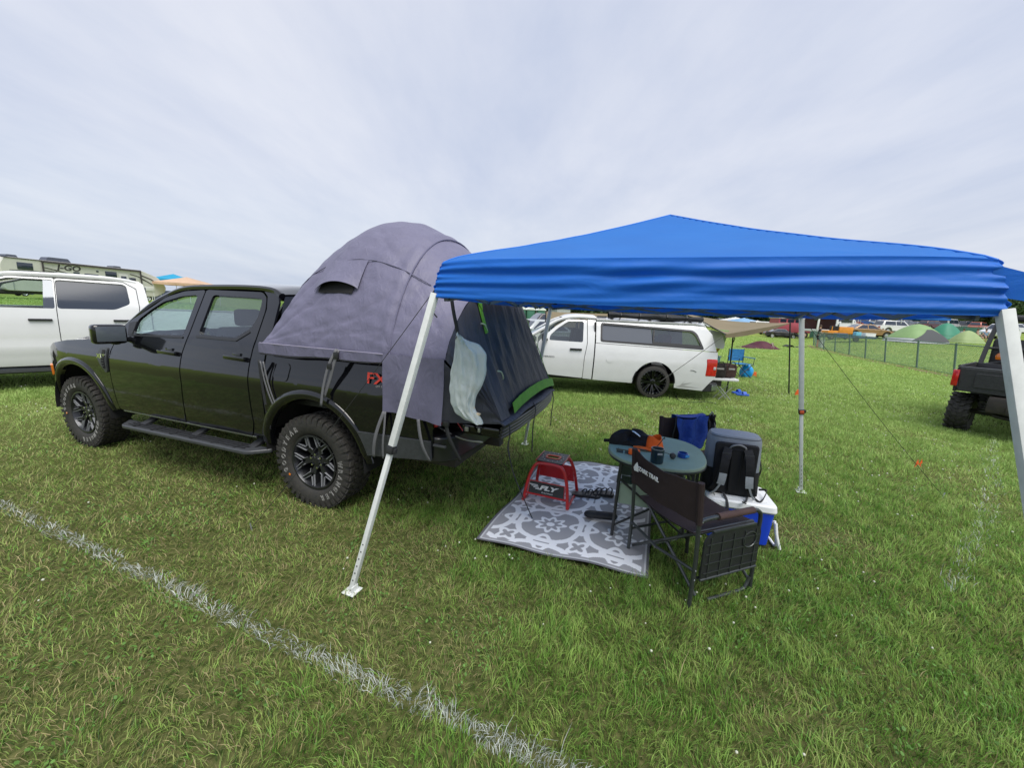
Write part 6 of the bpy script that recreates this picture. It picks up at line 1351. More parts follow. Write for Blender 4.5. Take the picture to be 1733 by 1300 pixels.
def rect(nm, x0, y0, x1, y1, m=RDK, zadd=0):
    ax, az = C3(x0, y0); bx, bz = C3(x1, y1); cx, cz = (ax+bx)/2, (C3((x0+x1)/2, (y0+y1)/2))[1]; return MB().box((cx, -.012, cz+zadd), (abs(bx-ax), .03, max(.14, abs(bz-az)*1.15)), bev=.04).build(nm, m, rv)
rect('window', 140, 122, 288, 188); rect('window', 905, 202, 1010, 258); rect('window', 1114, 256, 1173, 288); rect('window', 728, 222, 850, 238); rect('vent', 632, 206, 688, 221); rect('vent', 828, 193, 850, 208)
dx0 = C3(1022, 216)[0]; dx1 = C3(1100, 225)[0]
dr_ = MB().box(((dx0+dx1)/2, -.015, 1.62), (dx1-dx0, .03, 1.95), bev=.03).build('door', mk('trailer_door', (.60, .60, .57), .4), rv); MB().box(((dx0+dx1)/2, -.035, 2.1), ((dx1-dx0)*.6, .02, .6), bev=.03).build('window', RDK, dr_)
x, z = C3(592, 176); text('J-GO', .60, axes((x, -.012, z+.02), (1, 0, 0), (0, 0, 1), (0, -1, 0)), 'lettering', RLN, rv, depth=.01, bold=.015, shear=.2, sx=1.25)
for (q0, q1, q2, w_) in (((375, 165), (520, 200), (640, 235), .06), ((375, 190), (450, 200), (520, 215), .04), ((1120, 225), (1200, 250), (1320, 320), .07), ((1215, 235), (1300, 270), (1345, 300), .10), ((1210, 265), (1270, 290), (1320, 320), .05)):
    pts = catmull([Vector((C3(*q)[0], -.02, C3(*q)[1])) for q in (q0, q1, q2)], 6); MB().strap(pts, w_, .02, (0, 0, 1)).build('stripe', RLN, rv)
x, z = C3(1288, 352); MB().box((x, -.03, z), (.95, .06, .42), bev=.03).build('hatch', mk('white_hatch', (.66, .67, .66), .4), rv)
for (q, w_, h_) in (((175, 92), .75, .22), ((575, 122), 1.75, .34), ((1073, 178), .75, .20)):
    x, z = C3(*q); MB().prism(rnd([(-w_/2, 0), (w_/2, 0), (w_*.38, h_), (-w_*.38, h_)], .08, 4), .8, 1.5, lambda u, v, w: Vector((x+u, w, zt+v))).build('air_conditioner', mk('ac_grey', (.07, .08, .11), .5), rv)
for xx in (RL*.55, RL*.64): 
    b = MB(); b.lathe([(.2, -.12), (.38, -.12), (.40, 0), (.38, .12), (.2, .12)], 18, Matrix.Translation((xx, .12, .39)) @ Matrix.Rotation(R(90), 4, 'X')); b.build('wheel', RUB, rv)
MB().box((RL*.4, 1.2, .52), (RL*1.1, 1.8, .22)).build('chassis', CHS, rv)
MB().box((-.05, -.02, 1.0), (.04, .02, .6)).build('ladder', STL, rv)

def pyramid_canopy(label, px, py_base, Y, size, h_eave, h_peak, col, val=.22, group=None, rz=.3, legs=True, x=None):
    p = onY(px, py_base, Y); z = GZ(p.x, p.y); t = thing('pop_up_canopy', label, 'canopy', (p.x, p.y, z), rz, group)
    nm = 'cloth_'+'_'.join('%d' % (c*100) for c in col); m = MATS.get(nm) or fabric(nm, col, rough=.6, fold=.02, fscale=2, transl=.25, weave=False)
    a = size/2
    def rf(u, v): X, Y_ = 2*u-1, 2*v-1; mm = max(abs(X), abs(Y_)); return Vector((X*a, Y_*a, h_eave+(h_peak-h_eave)*(1-mm)**1.05))
    MB().grid(rf, 13, 13).build('canopy_roof', m, t, ang=60)
    b = MB()
    for q in range(4):
        rot = Matrix.Rotation(R(90*q), 3, 'Z'); b.grid(lambda u, v: rot @ Vector(((2*u-1)*a, -a-.03*v*math.sin(9*u), h_eave-val*v-.03*v*math.sin(math.pi*u))), 9, 3)
    bmesh.ops.remove_doubles(b.bm, verts=b.bm.verts[:], dist=.002); b.build('valance', m, t, ang=0)
    if legs:
        for sx in (-1, 1):
            for sy in (-1, 1): MB().tube([(sx*a*.98, sy*a*.98, 0), (sx*a*.98, sy*a*.98, h_eave)], .03, 6).build('leg', WPO, t)
    return t
pyramid_canopy('light blue canopy peak beyond the nose of the travel trailer', 297, 500, 49, 3.6, 2.75, 3.45, (.03, .36, .62), rz=.5)
pyramid_canopy('peach coloured canopy beside the light blue one, behind the black pickup', 320, 505, 43, 4.2, 2.15, 2.85, (.72, .50, .36), rz=.25)

# ================================================================== simple distant vehicles
CARN = [0]
def car(label, px, py, Y, col, head, kind='sedan', sc=1.0, group=None, pt=None, z=None):
    """a whole car: body with wheel arches cut into its outline, glasshouse, panes, lamps, wheels"""
    p = pt if pt is not None else onY(px, py, Y); zz = GZ(p.x, p.y) if z is None else z
    t = thing({'sedan': 'parked_car', 'suv': 'parked_car', 'pickup': 'pickup_truck', 'van': 'parked_van'}[kind], label, {'sedan': 'car', 'suv': 'car', 'pickup': 'pickup truck', 'van': 'van'}[kind], (p.x, p.y, zz), head, group); t.scale = (sc, sc, sc)
    nm = 'car_'+'_'.join('%d' % (c*100) for c in col); m = MATS.get(nm) or mk(nm, col, .2, coat=.8, var=.04, vscale=2, metal=.15)
    hw = {'sedan': .90, 'suv': .95, 'pickup': 1.0, 'van': 1.0}[kind]
    belt, roof_ = {'sedan': (.93, 1.42), 'suv': (1.05, 1.70), 'pickup': (1.12, 1.82), 'van': (1.15, 2.15)}[kind]
    L = {'sedan': 4.8, 'suv': 4.8, 'pickup': 5.6, 'van': 5.4}[kind]; fa, ra, wr = -L/2+.92, L/2-1.02, .34 if kind == 'sedan' else .38
    low = rnd([(-L/2+.02, .28), (-L/2, .62), (-L/2+.12, belt-.22), (-L/2+.95, belt-.05), (-L/2+1.3, belt), (L/2-.9, belt+.02), (L/2-.10, belt-.03), (L/2, .6), (L/2-.05, .30)], .09, 3)
    fullo = low[:]+[(L/2-.3, .25)]+arc(ra, wr, wr+.06, 0, 180, 9)+arc(fa, wr, wr+.06, 0, 180, 9)+[(-L/2+.2, .25)]
    def bodyf(u, v, w):
        bul = hw*(1-.06*max(0, abs(u)-L/2+.5)/.5*1.6-.05*max(0, v-.7)); return Vector((u, w*bul, v))
    b = MB()
    vsA = [b.bm.verts.new(bodyf(u, v, -1)) for u, v in fullo]; vsB = [b.bm.verts.new(bodyf(u, v, 1)) for u, v in fullo]; k = len(fullo)
    b.bm.faces.new(vsA); b.bm.faces.new(vsB[::-1])
    for i in range(k): b.bm.faces.new((vsA[i], vsB[i], vsB[(i+1) % k], vsA[(i+1) % k]))
    b.build('body', m, t, bev=.03)
    g = {'sedan': [(-1.05, 0), (-.35, 1), (.75, 1), (1.55, 0)], 'suv': [(-1.15, 0), (-.55, 1), (1.75, 1), (2.15, 0)], 'pickup': [(-1.35, 0), (-.75, 1), (.55, 1), (.75, 0)], 'van': [(-1.95, 0), (-1.35, 1), (2.35, 1), (2.55, 0)]}[kind]
    def gp(u, s, ins=0.0): return Vector((u[0], s*(hw*.90-(.22*u[1])-ins), belt+(roof_-belt)*u[1]))
    b = MB(); A = [b.bm.verts.new(gp(q, -1)) for q in g]; B = [b.bm.verts.new(gp(q, 1)) for q in g]
    b.bm.faces.new(A); b.bm.faces.new(B[::-1])
    for i in range(4): b.bm.faces.new((A[i], B[i], B[(i+1) % 4], A[(i+1) % 4]))
    b.build('cabin', m, t, bev=.06)
    for s in (-1, 1):
        n_ = 2; xs0 = g[0][0]+.22; xs1 = g[3][0]-.25
        for i in range(n_):
            l = xs0+(xs1-xs0)*i/n_+.04; r_ = xs0+(xs1-xs0)*(i+1)/n_-.04; tl = max(l, g[1][0]+.10); tr = min(r_, g[2][0]-.06)
            if tr > tl:
                b = MB(); b.prism([(l, .10), (r_, .10), (tr, .84), (tl, .84)], 0, .012, lambda u, v, w: Vector((u, s*(hw*.90-.22*v+.004+w), belt+(roof_-belt)*v))); b.build('window', RDK, t)
        b = MB(); b.box((-.95, s*(hw+.10), belt+.08), (.10, .18, .12), bev=.03); b.build('mirror', m, t)
        b = MB(); b.box((L/2-.04, s*hw*.72, belt-.20), (.08, .28, .16), bev=.02); b.build('tail_light', RED, t)
        b = MB(); b.box((-L/2+.08, s*hw*.70, belt-.32), (.14, .32, .13), Matrix.Rotation(R(12*s), 3, 'Z'), bev=.03); b.build('headlight', HEADL, t)
        for wx in (fa, ra):
            Mx_ = Matrix.Translation((wx, s*(hw-.13), wr)) @ Matrix(((1, 0, 0, 0), (0, 0, s, 0), (0, 1, 0, 0), (0, 0, 0, 1)))
            b = MB(); b.lathe([(.02, -.1), (wr*.6, -.1), (wr*.95, -.10), (wr, -.06), (wr, .07), (wr*.94, .10), (wr*.62, .11)], 20, Mx_, caps=False); o = b.build('wheel', RUB, t)
            b = MB(); b.lathe([(wr*.64, .105), (wr*.56, .09), (wr*.50, .06), (wr*.2, .085), (0, .09)], 12, Mx_, caps=False); b.build('rim', STL, o)
    for (q0, q1) in ((g[0], g[1]), (g[3], g[2])):
        b = MB(); sg = -1 if q0 is g[0] else 1
        b.poly([Vector((q0[0]*(.93)+q1[0]*.07+sg*.015, -hw*.80, belt+(roof_-belt)*.09)), Vector((q0[0]*.93+q1[0]*.07+sg*.015, hw*.80, belt+(roof_-belt)*.09)), Vector((q0[0]*.15+q1[0]*.85+sg*.015, hw*.62, belt+(roof_-belt)*.86)), Vector((q0[0]*.15+q1[0]*.85+sg*.015, -hw*.62, belt+(roof_-belt)*.86))]); b.build('windscreen', RDK, t, solid=.01)
    if kind == 'pickup':
        b = MB(); b.box(((.8+L/2-.1)/2, 0, belt+.02), (L/2-1.05, hw*1.55, .02)); b.build('bed', DRK, t)
    b = MB(); b.box((0, 0, .30), (L*.8, hw*1.3, .18)); b.build('underbody', DRK, t)
    return t
HR = R(180)
car('gold sedan parked on the grass beyond the chain link fence', 1462, 571, 42.5, (.34, .20, .09), R(170), 'sedan', 1.02)
car('white car half hidden by the right canopy pole', 1690, 572, 47, (.72, .73, .72), R(20), 'suv')
car('white hatchback parked just left of the green and grey tent', 1512, 562, 52, (.75, .75, .74), R(175), 'suv')
car('silver grey car behind the hood of the white camper truck, with an open umbrella nearby', 902, 566, 19.5, (.42, .45, .45), R(60), 'sedan') if False else car('silver grey car behind the hood of the white camper truck', 905, 566, 17.5, (.45, .48, .48), R(35), 'sedan')
car('dark grey car behind the silver grey one at the tent edge', 925, 561, 24, (.06, .055, .06), R(15), 'suv')
car('pale blue pickup far behind the peach canopy', 266, 512, 55, (.08, .09, .11), R(70), 'suv', .9)
car('dark blue car seen through the open window of the white pickup', 14, 503, 46, (.03, .06, .20), R(75), 'suv', .8)
far = [(1190, 549, 95, (.70, .72, .74), 'van', 'far white van left of the row beyond the khaki awning'), (1290, 551, 70, (.73, .72, .68), 'van', 'cream van in the far row just left of the pink bus'), (1308, 551, 62, (.05, .05, .06), 'suv', 'black car in the far row left of the pink bus'),
       (1236, 549, 100, (.10, .10, .12), 'suv', 'dark car in the far row behind the khaki awning'), (1322, 550, 74, (.70, .70, .68), 'sedan', 'pale car in the far row touching the roof of the pink bus'),
       (1425, 556, 78, (.74, .74, .74), 'van', 'white van beyond the orange cart'), (1440, 554, 84, (.30, .04, .03), 'suv', 'dark red car far beyond the gold sedan'), (1530, 558, 70, (.10, .10, .12), 'suv', 'black car beyond the blue canopy'),
       (1575, 558, 74, (.08, .02, .03), 'suv', 'maroon car beyond the teal tent'), (1603, 559, 78, (.55, .56, .58), 'van', 'silver van beyond the light green tent'), (1630, 561, 80, (.05, .05, .06), 'pickup', 'black pickup beyond the light green tent'),
       (1655, 562, 74, (.45, .10, .06), 'suv', 'rust red car beyond the seated people'), (1712, 566, 62, (.70, .71, .72), 'suv', 'white car right of the right canopy pole'), (1728, 566, 78, (.20, .22, .25), 'van', 'grey van at the right edge of the picture'),
       (1385, 553, 74, (.72, .73, .72), 'van', 'white camper van just right of the pink bus'), (1478, 555, 92, (.55, .57, .60), 'suv', 'silver car far behind the gold sedan roof'), (1260, 550, 112, (.60, .62, .65), 'sedan', 'small pale car in the farthest row behind the awning')]
_cols = [((.72, .73, .74), 'white'), ((.42, .44, .46), 'silver'), ((.04, .04, .05), 'black'), ((.35, .03, .03), 'red'), ((.04, .10, .30), 'blue'), ((.16, .17, .18), 'dark grey')]
_kd = [('suv', 'wagon'), ('van', 'van'), ('sedan', 'saloon'), ('pickup', 'pickup')]
_nm = ('beyond the nose of the collapsed maroon tent', 'above the middle of the khaki awning', 'over the right end of the khaki awning', 'left of the pink bus', 'behind the white box truck', 'behind the orange cart', 'right of the orange cart', 'over the roof of the gold sedan', 'over the hood of the gold sedan', 'left of the bright blue canopy', 'right of the bright blue canopy', 'over the green and grey tent')
for _i, _n in enumerate(_nm):
    _x = (1205, 1228, 1272, 1300, 1398, 1416, 1434, 1456, 1486, 1500, 1552, 1588)[_i]
    for _j in (0, 1):
        _c = _cols[(_i*2+_j*3+_i//3) % 6]; _k = _kd[(_i+_j*2) % 4]
        far.append((_x+_j*11-5, 546+(_x-1180)*.048+_j*1.0, 88+7*((_i*5+_j*3) % 7)+_j*22, _c[0], _k[0], '%s %s in the %s row %s' % (_c[1], _k[1], ('distant', 'farthest')[_j], _n)))
for px_, py_, Y_, c_, k_, lb in far: car(lb, px_, py_, Y_, c_, R(180*random.random()*.2+170), k_, .95)
# three portable toilets
for k, px_ in enumerate((881, 896, 914)):
    p = onY(px_, 547, 52); t = thing('portable_toilet', ('green portable toilet with white roof, left of three at the tent edge', 'green portable toilet with white roof, middle of the three', 'green portable toilet with white roof, right of three near the canopy pole')[k], 'portable toilet', (p.x, p.y, GZ(p.x, p.y)), .2, 'portable toilets in a row')
    MB().box((0, 0, 1.05), (1.05, 1.1, 2.1), bev=.04).build('cabin', mk('toilet_green', (.03, .12, .075), .5), t)
    MB().box((0, -.56, 1.0), (.75, .03, 1.8), bev=.02).build('door', mk('toilet_door', (.04, .15, .10), .5), t)
    b = MB(); b.prism([(-.60, 2.08), (.60, 2.08), (.50, 2.25), (0, 2.50), (-.50, 2.25)], -.6, .6, lambda u, v, w: Vector((u, w, v))); b.build('roof', mk('toilet_roof', (.75, .78, .76), .4), t, bev=.03)
# black umbrella near the silver car
p = onY(888, 541, 17.2); t = thing('umbrella', 'black umbrella standing over the silver grey car', 'umbrella', (p.x, p.y, 0), 0)
zt_ = p.z
MB().lathe([(.42, -.20), (.40, -.12), (.28, -.03), (0, .04)], 10, Matrix.Translation((0, 0, zt_)), caps=False).build('canopy', MBK, t, solid=.004); MB().tube([(0, 0, 0), (0, 0, zt_)], .012, 6).build('pole', PLA, t)
# far tents and canopies
pyramid_canopy('bright blue canopy beyond the gold sedan', 1515, 561, 55, 7.0, 2.15, 2.75, (.02, .16, .55), rz=.1)
pyramid_canopy('white canopy beyond the orange cart and gold sedan', 1452, 556, 60, 7.6, 2.2, 2.7, (.72, .73, .74), rz=.05)
pyramid_canopy('light blue canopy in the far row above the khaki awning', 1258, 549, 82, 6.0, 1.7, 2.6, (.25, .45, .70), rz=.1)
pyramid_canopy('white canopy in the far row left of the light blue one', 1243, 549, 86, 5.0, 1.9, 2.7, (.74, .75, .76), rz=.3)
pyramid_canopy('white canopy in the far row right of the light blue one', 1281, 549, 80, 4.0, 1.3, 2.2, (.70, .70, .66), rz=.2)
def dome_tent(label, x0, x1, ybase, ytop, Y, m1, m2, rz, door=None):
    a = onY(x0, ybase, Y); c = onY(x1, ybase, Y); ctr = (a+c)/2; w = (c-a).length; h = (onY((x0+x1)/2, ytop, Y).z-ctr.z)
    z = GZ(ctr.x, ctr.y); t = thing('camping_tent', label, 'tent', (ctr.x, ctr.y, z), math.atan2(c.y-a.y, c.x-a.x)+rz)
    def f(u, v):
        an = 6.283*u; q = math.sin(v*math.pi/2); r = max(0, 1-v)**.60; q = v; sqx = math.copysign(abs(math.cos(an))**.7, math.cos(an)); sqy = math.copysign(abs(math.sin(an))**.7, math.sin(an))
        return Vector((w/2*r*sqx, w*.42*r*sqy, h*q+.03*math.sin(4*an)*math.sin(math.pi*v)))
    MB().grid(lambda u, v: f(u, v*.22), 32, 6, wrapu=True).build('lower_wall', m2, t)
    MB().grid(lambda u, v: f(u, .22+.78*v)*1.01, 32, 14, wrapu=True).build('rain_fly', m1, t)
    if door: MB().grid(lambda u, v: f(.70+.12*(u-.5)*(1.6-1.4*v)*1.6+.05, .10+.60*v)*1.03, 9, 7).build('door', door, t)
    return t
GF = fabric('tent_green_fly', (.21, .33, .14), (.18, .29, .12), rough=.6, fold=.03, fscale=2, weave=False); LG = fabric('tent_light_green', (.28, .36, .16), (.24, .32, .14), rough=.6, fold=.03, fscale=2, weave=False)
GW = mk('tent_grey_wall', (.38, .40, .42), .7, var=.08, vscale=2); DG = mk('tent_dark_net', (.06, .065, .07), .8); TG = mk('tent_teal', (.03, .20, .12), .6, var=.1, vscale=1)
dome_tent('green and grey dome tent behind the chain link fence', 1507, 1590, 579, 548, 38, GF, GW, .1, DG)
dome_tent('low light green dome tent to the right of the teal one', 1612, 1656, 582, 561, 38.5, LG, LG, -.1)
dome_tent('dark teal tent between the two green dome tents', 1572, 1622, 576, 549, 44, TG, TG, .2)
# collapsed maroon tent lying in the field
a = onY(1262, 571, 27); t = thing('collapsed_tent', 'flattened maroon tent lying in the grass below the khaki awning', 'tent', (a.x+.9, a.y, 0), .1)
MB().grid(lambda u, v: Vector(((2*u-1)*1.15, (2*v-1)*.8, .02+(.18+.38*u+.10*math.sin(9*u+5*v))*math.sin(math.pi*u)**.5*math.sin(math.pi*v))), 30, 14).build('cloth', fabric('maroon_cloth', (.085, .015, .028), (.05, .012, .02), rough=.6, fold=.05, fscale=3, weave=False), t, ang=0)
for k in range(3): MB().strap([Vector((.5+.1*k, -.70, .10)), Vector((.72-.06*k, -.45, .42)), Vector((.95, -.30, .30))], .04, .01, (0, 0, 1)).build('strap', mk('pale_tape', (.45, .35, .33), .7), t)
# pink bus
pb = onY(1338, 566, 52); bs = thing('bus', 'faded pink school bus with white roof far across the field', 'bus', (pb.x, pb.y, GZ(pb.x, pb.y)), R(-6))
PNK = mk('bus_pink', (.42, .09, .115), .45, var=.12, vscale=1.2); BW = mk('bus_white', (.72, .73, .74), .4)
MB().box((.9, 0, 1.35), (6.4, 2.3, 1.3), bev=.08).build('body', PNK, bs)
b = MB(); b.prism(rnd([(-2.3, 1.85), (4.1, 1.85), (4.1, 2.55), (3.9, 2.78), (-2.1, 2.78), (-2.3, 2.55)], .15), -1.1, 1.1, lambda u, v, w: Vector((u, w, v))); b.build('upper_body', PNK, bs, bev=.05)
b = MB(); b.prism(rnd([(-2.45, 2.45), (4.2, 2.45), (4.15, 2.78), (3.9, 2.92), (-2.2, 2.92), (-2.42, 2.75)], .1), -1.16, 1.16, lambda u, v, w: Vector((u, w, v))); b.build('roof', BW, bs, bev=.04)
for k in range(6): MB().box((-1.75+.92*k, -1.12, 2.15), (.74, .04, .46), bev=.02).build('window', RDK, bs)
MB().box((4.5, 0, 1.15), (1.4, 2.0, .9), bev=.15).build('hood', PNK, bs); MB().box((5.25, 0, .62), (.15, 2.2, .25), bev=.04).build('bumper', CHR, bs)
for wx in (-1.1, 1.0, 4.2):
    for s_ in (-1, 1):
        b = MB(); Mx_ = Matrix.Translation((wx, s_*1.08, .46)) @ Matrix.Rotation(R(90), 4, 'X'); b.lathe([(.1, -.12), (.42, -.12), (.46, 0), (.42, .12), (.1, .12)], 18, Mx_); o = b.build('wheel', RUB, bs)
        b = MB(); b.lathe([(0, -.135), (.22, -.13), (.24, 0), (.22, .13), (0, .135)], 12, Mx_); b.build('rim', mk('rim_cream', (.6, .45, .35), .5), o)
car('black convertible with open top parked at the tail of the pink bus', 1322, 560, 50, (.03, .03, .035), R(165), 'sedan', .8)
# flatbed truck and orange cart
pv = onY(1402, 568, 47); t = thing('box_truck', 'open white box truck with dark interior beside the pink bus', 'truck', (pv.x, pv.y, GZ(pv.x, pv.y)), .1)
for (x0, x1, z0, z1) in ((-2.6, -2.4, .6, 2.6), (-.3, -.1, .6, 2.6), (1.7, 1.9, .6, 2.6)): MB().box(((x0+x1)/2, -1, (z0+z1)/2), (x1-x0, .1, z1-z0), bev=.02).build('frame_post', BW, t)
MB().box((-.35, 0, 2.62), (4.5, 2.1, .12), bev=.02).build('roof', BW, t); MB().box((-.4, .9, 1.6), (4.2, .1, 2.0)).build('back_wall', mk('dark_red_wall', (.06, .018, .018), .8), t); MB().box((-.35, 0, .75), (4.5, 2.1, .25), bev=.03).build('floor', BW, t)
MB().box((1.0, -.9, 1.3), (1.5, .12, .9), bev=.03).build('side_panel', BW, t); MB().box((1.0, -1.0, 2.05), (1.3, .05, .55), bev=.02).build('window', RDK, t)
for wx in (-1.4, 1.2): b = MB(); b.lathe([(.1, -.12), (.36, -.12), (.38, 0), (.36, .12), (.1, .12)], 16, Matrix.Translation((wx, -.9, .38)) @ Matrix.Rotation(R(90), 4, 'X')); b.build('wheel', RUB, t)
po = onY(1412, 571, 41); t = thing('utility_cart', 'orange utility cart parked left of the gold sedan', 'cart', (po.x, po.y, GZ(po.x, po.y)), .05)
ORP = mk('orange_paint', (.68, .26, .03), .4, var=.1, vscale=3)
MB().box((.6, 0, 1.0), (1.5, 1.2, .7), bev=.06).build('box', ORP, t); MB().box((-.6, 0, .75), (1.3, 1.1, .35), bev=.06).build('body', ORP, t); MB().box((-.2, 0, 1.15), (.15, 1.0, .5), bev=.04).build('seat', PLA, t)
for sx in (-.85, .0): MB().tube([(sx, -.5, .8), (sx, -.5, 1.35)], .04, 6).build('post', ORP, t)
for wx in (-.9, .8): b = MB(); b.lathe([(.05, -.1), (.30, -.1), (.32, 0), (.30, .1), (.05, .1)], 16, Matrix.Translation((wx, -.58, .32)) @ Matrix.Rotation(R(90), 4, 'X')); o = b.build('wheel', RUB, t); MB().lathe([(.0, .12), (.14, .12)], 12, Matrix.Translation((wx, -.60, .32)) @ Matrix.Rotation(R(90), 4, 'X')).build('rim', mk('cream_rim', (.55, .4, .25), .5), o)
pt_ = onY(1440, 575, 37); t = thing('flat_trailer', 'low dark blue flat trailer with a pale box, in front of the gold sedan', 'trailer', (pt_.x, pt_.y, GZ(pt_.x, pt_.y)), .0)
MB().box((0, 0, .42), (3.6, 1.2, .14), bev=.03).build('deck', mk('trailer_blue', (.03, .07, .14), .5), t); MB().box((-1.3, -.3, .62), (1.0, .5, .28), bev=.06).build('fender', MATS['trailer_blue'], t)
MB().box((.3, -.2, .72), (.5, .4, .42), bev=.06).build('blue_box', mk('light_blue_plastic', (.15, .45, .60), .4), t)
for wx in (-.1,): b = MB(); b.lathe([(.05, -.08), (.24, -.08), (.26, 0), (.24, .08), (.05, .08)], 16, Matrix.Translation((wx, -.64, .26)) @ Matrix.Rotation(R(90), 4, 'X')); b.build('wheel', RUB, t)
t = thing('chest_box', 'pale grey chest standing on the right end of the flat trailer', 'box', (pt_.x+1.45, pt_.y-.1, GZ(pt_.x, pt_.y)+.49)); MB().box((0, 0, .17), (.95, .5, .34), bev=.04).build('body', WLD, t); MB().box((0, 0, .36), (.98, .53, .05), bev=.02).build('lid', WLD, t)
# dark green mesh screens in the far field
SCR = mk('screen_green', (.035, .12, .085), .8, var=.2, vscale=1)
for k, (xa, ya, xb, yb, Y_, lb) in enumerate(((1372, 561, 1432, 561, 50, 'green mesh wind screen beyond the orange cart'), (1492, 562, 1512, 562, 56, 'short green mesh wind screen right of the gold sedan'), (1588, 565, 1665, 567, 52, 'long green mesh wind screen beyond the light green tent'))):
    a = onY(xa, ya, Y_); c = onY(xb, yb, Y_); t = thing('wind_screen', lb, 'wind screen', (a.x, a.y, GZ(a.x, a.y)), math.atan2(c.y-a.y, c.x-a.x)); w = (c-a).length
    MB().grid(lambda u, v: Vector((w*u, .03*math.sin(30*u), .05+1.15*v)), 30, 4).build('mesh', SCR, t, solid=.01)
    n_ = max(2, int(w/2.5))
    for i in range(n_+1): MB().tube([(w*i/n_, .05, 0), (w*i/n_, .05, 1.35)], .03, 6).build('post', STL, t)
    MB().tube([(0, .05, 1.32), (w, .05, 1.32)], .02, 6).build('rail', STL, t)
# wood beyond
def treeline():
    xs, V, T, C = [], [], [], []
    r = np.random.default_rng(3); n = 0; leaf = []
    for k in range(150):
        az = R(-9+ (150/150)*k*66/150*1.0)+r.normal(0, .004); d = 150+r.random()*45; x, y = d*math.sin(az), d*math.cos(az); z = GZ(x, y)
        h = (7.0+4*vnoise(np.array([k*.13]), np.array([1.7]), 1, 5)[0]+2.2*r.random()); w = 4.2+2.6*r.random()
        m = 620; u = r.normal(0, 1, (m, 3)); u /= np.linalg.norm(u, axis=1)[:, None]; rad = r.random(m)**.33
        lump = 1+.22*np.sin(4*u[:, 0]+k)+.2*np.sin(5*u[:, 2]+2*k)+.15*np.sin(7*u[:, 1]+k)
        P = u*rad[:, None]*lump[:, None]*np.array([w, w*.8, h*.5])+np.array([x, y, z+h*.52]); tone = .65+.5*r.random(); dk = np.where(r.random(m) < .4, .6, 1.15)
        base = np.array([.055, .105, .030]) if r.random() < .6 else np.array([.085, .125, .040])
        leaf.append(np.concatenate([P, (base[None]*tone*dk[:, None])], 1))
    A = np.concatenate(leaf); m = len(A); a = r.random(m)*6.283; s = .42+.35*r.random(m); n1 = r.normal(0, 1, (m, 3)); n1 /= np.linalg.norm(n1, axis=1)[:, None]
    t1 = np.cross(n1, np.array([0.3, .2, 1])); t1 /= np.linalg.norm(t1, axis=1)[:, None]; t2 = np.cross(n1, t1)
    v = np.stack([A[:, :3]+t1*s[:, None], A[:, :3]+t2*s[:, None]*.8, A[:, :3]-t1*s[:, None]*.9, A[:, :3]-t2*s[:, None]], 1).reshape(-1, 3); q = np.arange(m)[:, None]*4+np.arange(4)[None]
    mat = bpy.data.materials.new('foliage'); mat.use_nodes = True; tt = mat.node_tree; bb = tt.nodes['Principled BSDF']; bb.inputs['Roughness'].default_value = .8; at = tt.nodes.new('ShaderNodeAttribute'); at.attribute_name = 'albedo'; tt.links.new(at.outputs['Color'], bb.inputs['Base Color'])
    o = from_np('woodland', v, q, np.zeros((0, 3), int), np.repeat(A[:, 3:], 4, 0), mat); tag(o, 'dark green wood closing the field in the distance', 'wood', kind='stuff')
treeline()
# white gabled house among the trees
p = onY(949, 530, 135); t = thing('house', 'small white gabled house in front of the wood', 'house', (p.x, p.y, GZ(p.x, p.y)), .4)
MB().box((0, 0, 1.6), (5, 4, 3.2), bev=.02).build('wall', mk('house_grey', (.38, .40, .42), .7), t); MB().prism([(-2.8, 3.1), (2.8, 3.1), (0, 4.9)], -2.3, 2.3, lambda u, v, w: Vector((u, w, v))).build('roof', mk('house_roof', (.20, .21, .23), .7), t)
# ================================================================== CHAIN LINK FENCE
FP = [(15.2, 10.2), (16.25, 12.75), (17.14, 15.26), (18.05, 17.6), (18.75, 19.9), (19.6, 22.0), (20.55, 24.2), (21.6, 26.6), (22.7, 29.0), (23.9, 31.2), (25.1, 33.2)]
FEN = mk('fence_green', (.13, .20, .17), .5, metal=.3, var=.15, vscale=30)
fe = thing('chain_link_fence', 'green chain link fence crossing the field behind the black utility vehicle', 'fence', (FP[2][0], FP[2][1], 0)); fo = Vector((FP[2][0], FP[2][1], 0)); FH = 1.22
LNX = Vector((-.10, .06, 0))                # the posts stand off the slope of the field
for x, y in FP: MB().tube([Vector((x, y, GZ(x, y)-.1))-fo-LNX*.5, Vector((x, y, GZ(x, y)+FH+.04))-fo+LNX*.8], .036, 8).build('post', FEN, fe)
tops = [Vector((x, y, GZ(x, y)+FH))-fo+LNX*.75 for x, y in FP]; MB().tube(tops, .020, 6).build('top_rail', FEN, fe)
MB().tube([q-Vector((0, 0, FH-.06))-LNX*1.0 for q in tops], .012, 5).build('bottom_wire', FEN, fe)
cum = [0]
for a, c in zip(tops, tops[1:]): cum.append(cum[-1]+(c-a).length)
def fpos(s, h):
    s = max(0, min(cum[-1]-1e-4, s)); i = max(k for k in range(len(cum)) if cum[k] <= s); i = min(i, len(tops)-2); t = (s-cum[i])/(cum[i+1]-cum[i]); p = tops[i].lerp(tops[i+1], t); return p-Vector((0, 0, (FH-.06)*(1-h)))-LNX*(1-h)
b = MB(); pitch = .105; k = -FH
while k < cum[-1]:
    for sg in (1, -1):
        s0, s1 = (k, k+FH) if sg > 0 else (k+FH, k)
        if min(s0, s1) >= 0 and max(s0, s1) <= cum[-1]: b.tube([fpos(s0+(s1-s0)*j/3, j/3) for j in range(4)], .0040, 3, caps=False)
    k += pitch
b.build('wire_mesh', FEN, fe, recalc=False)
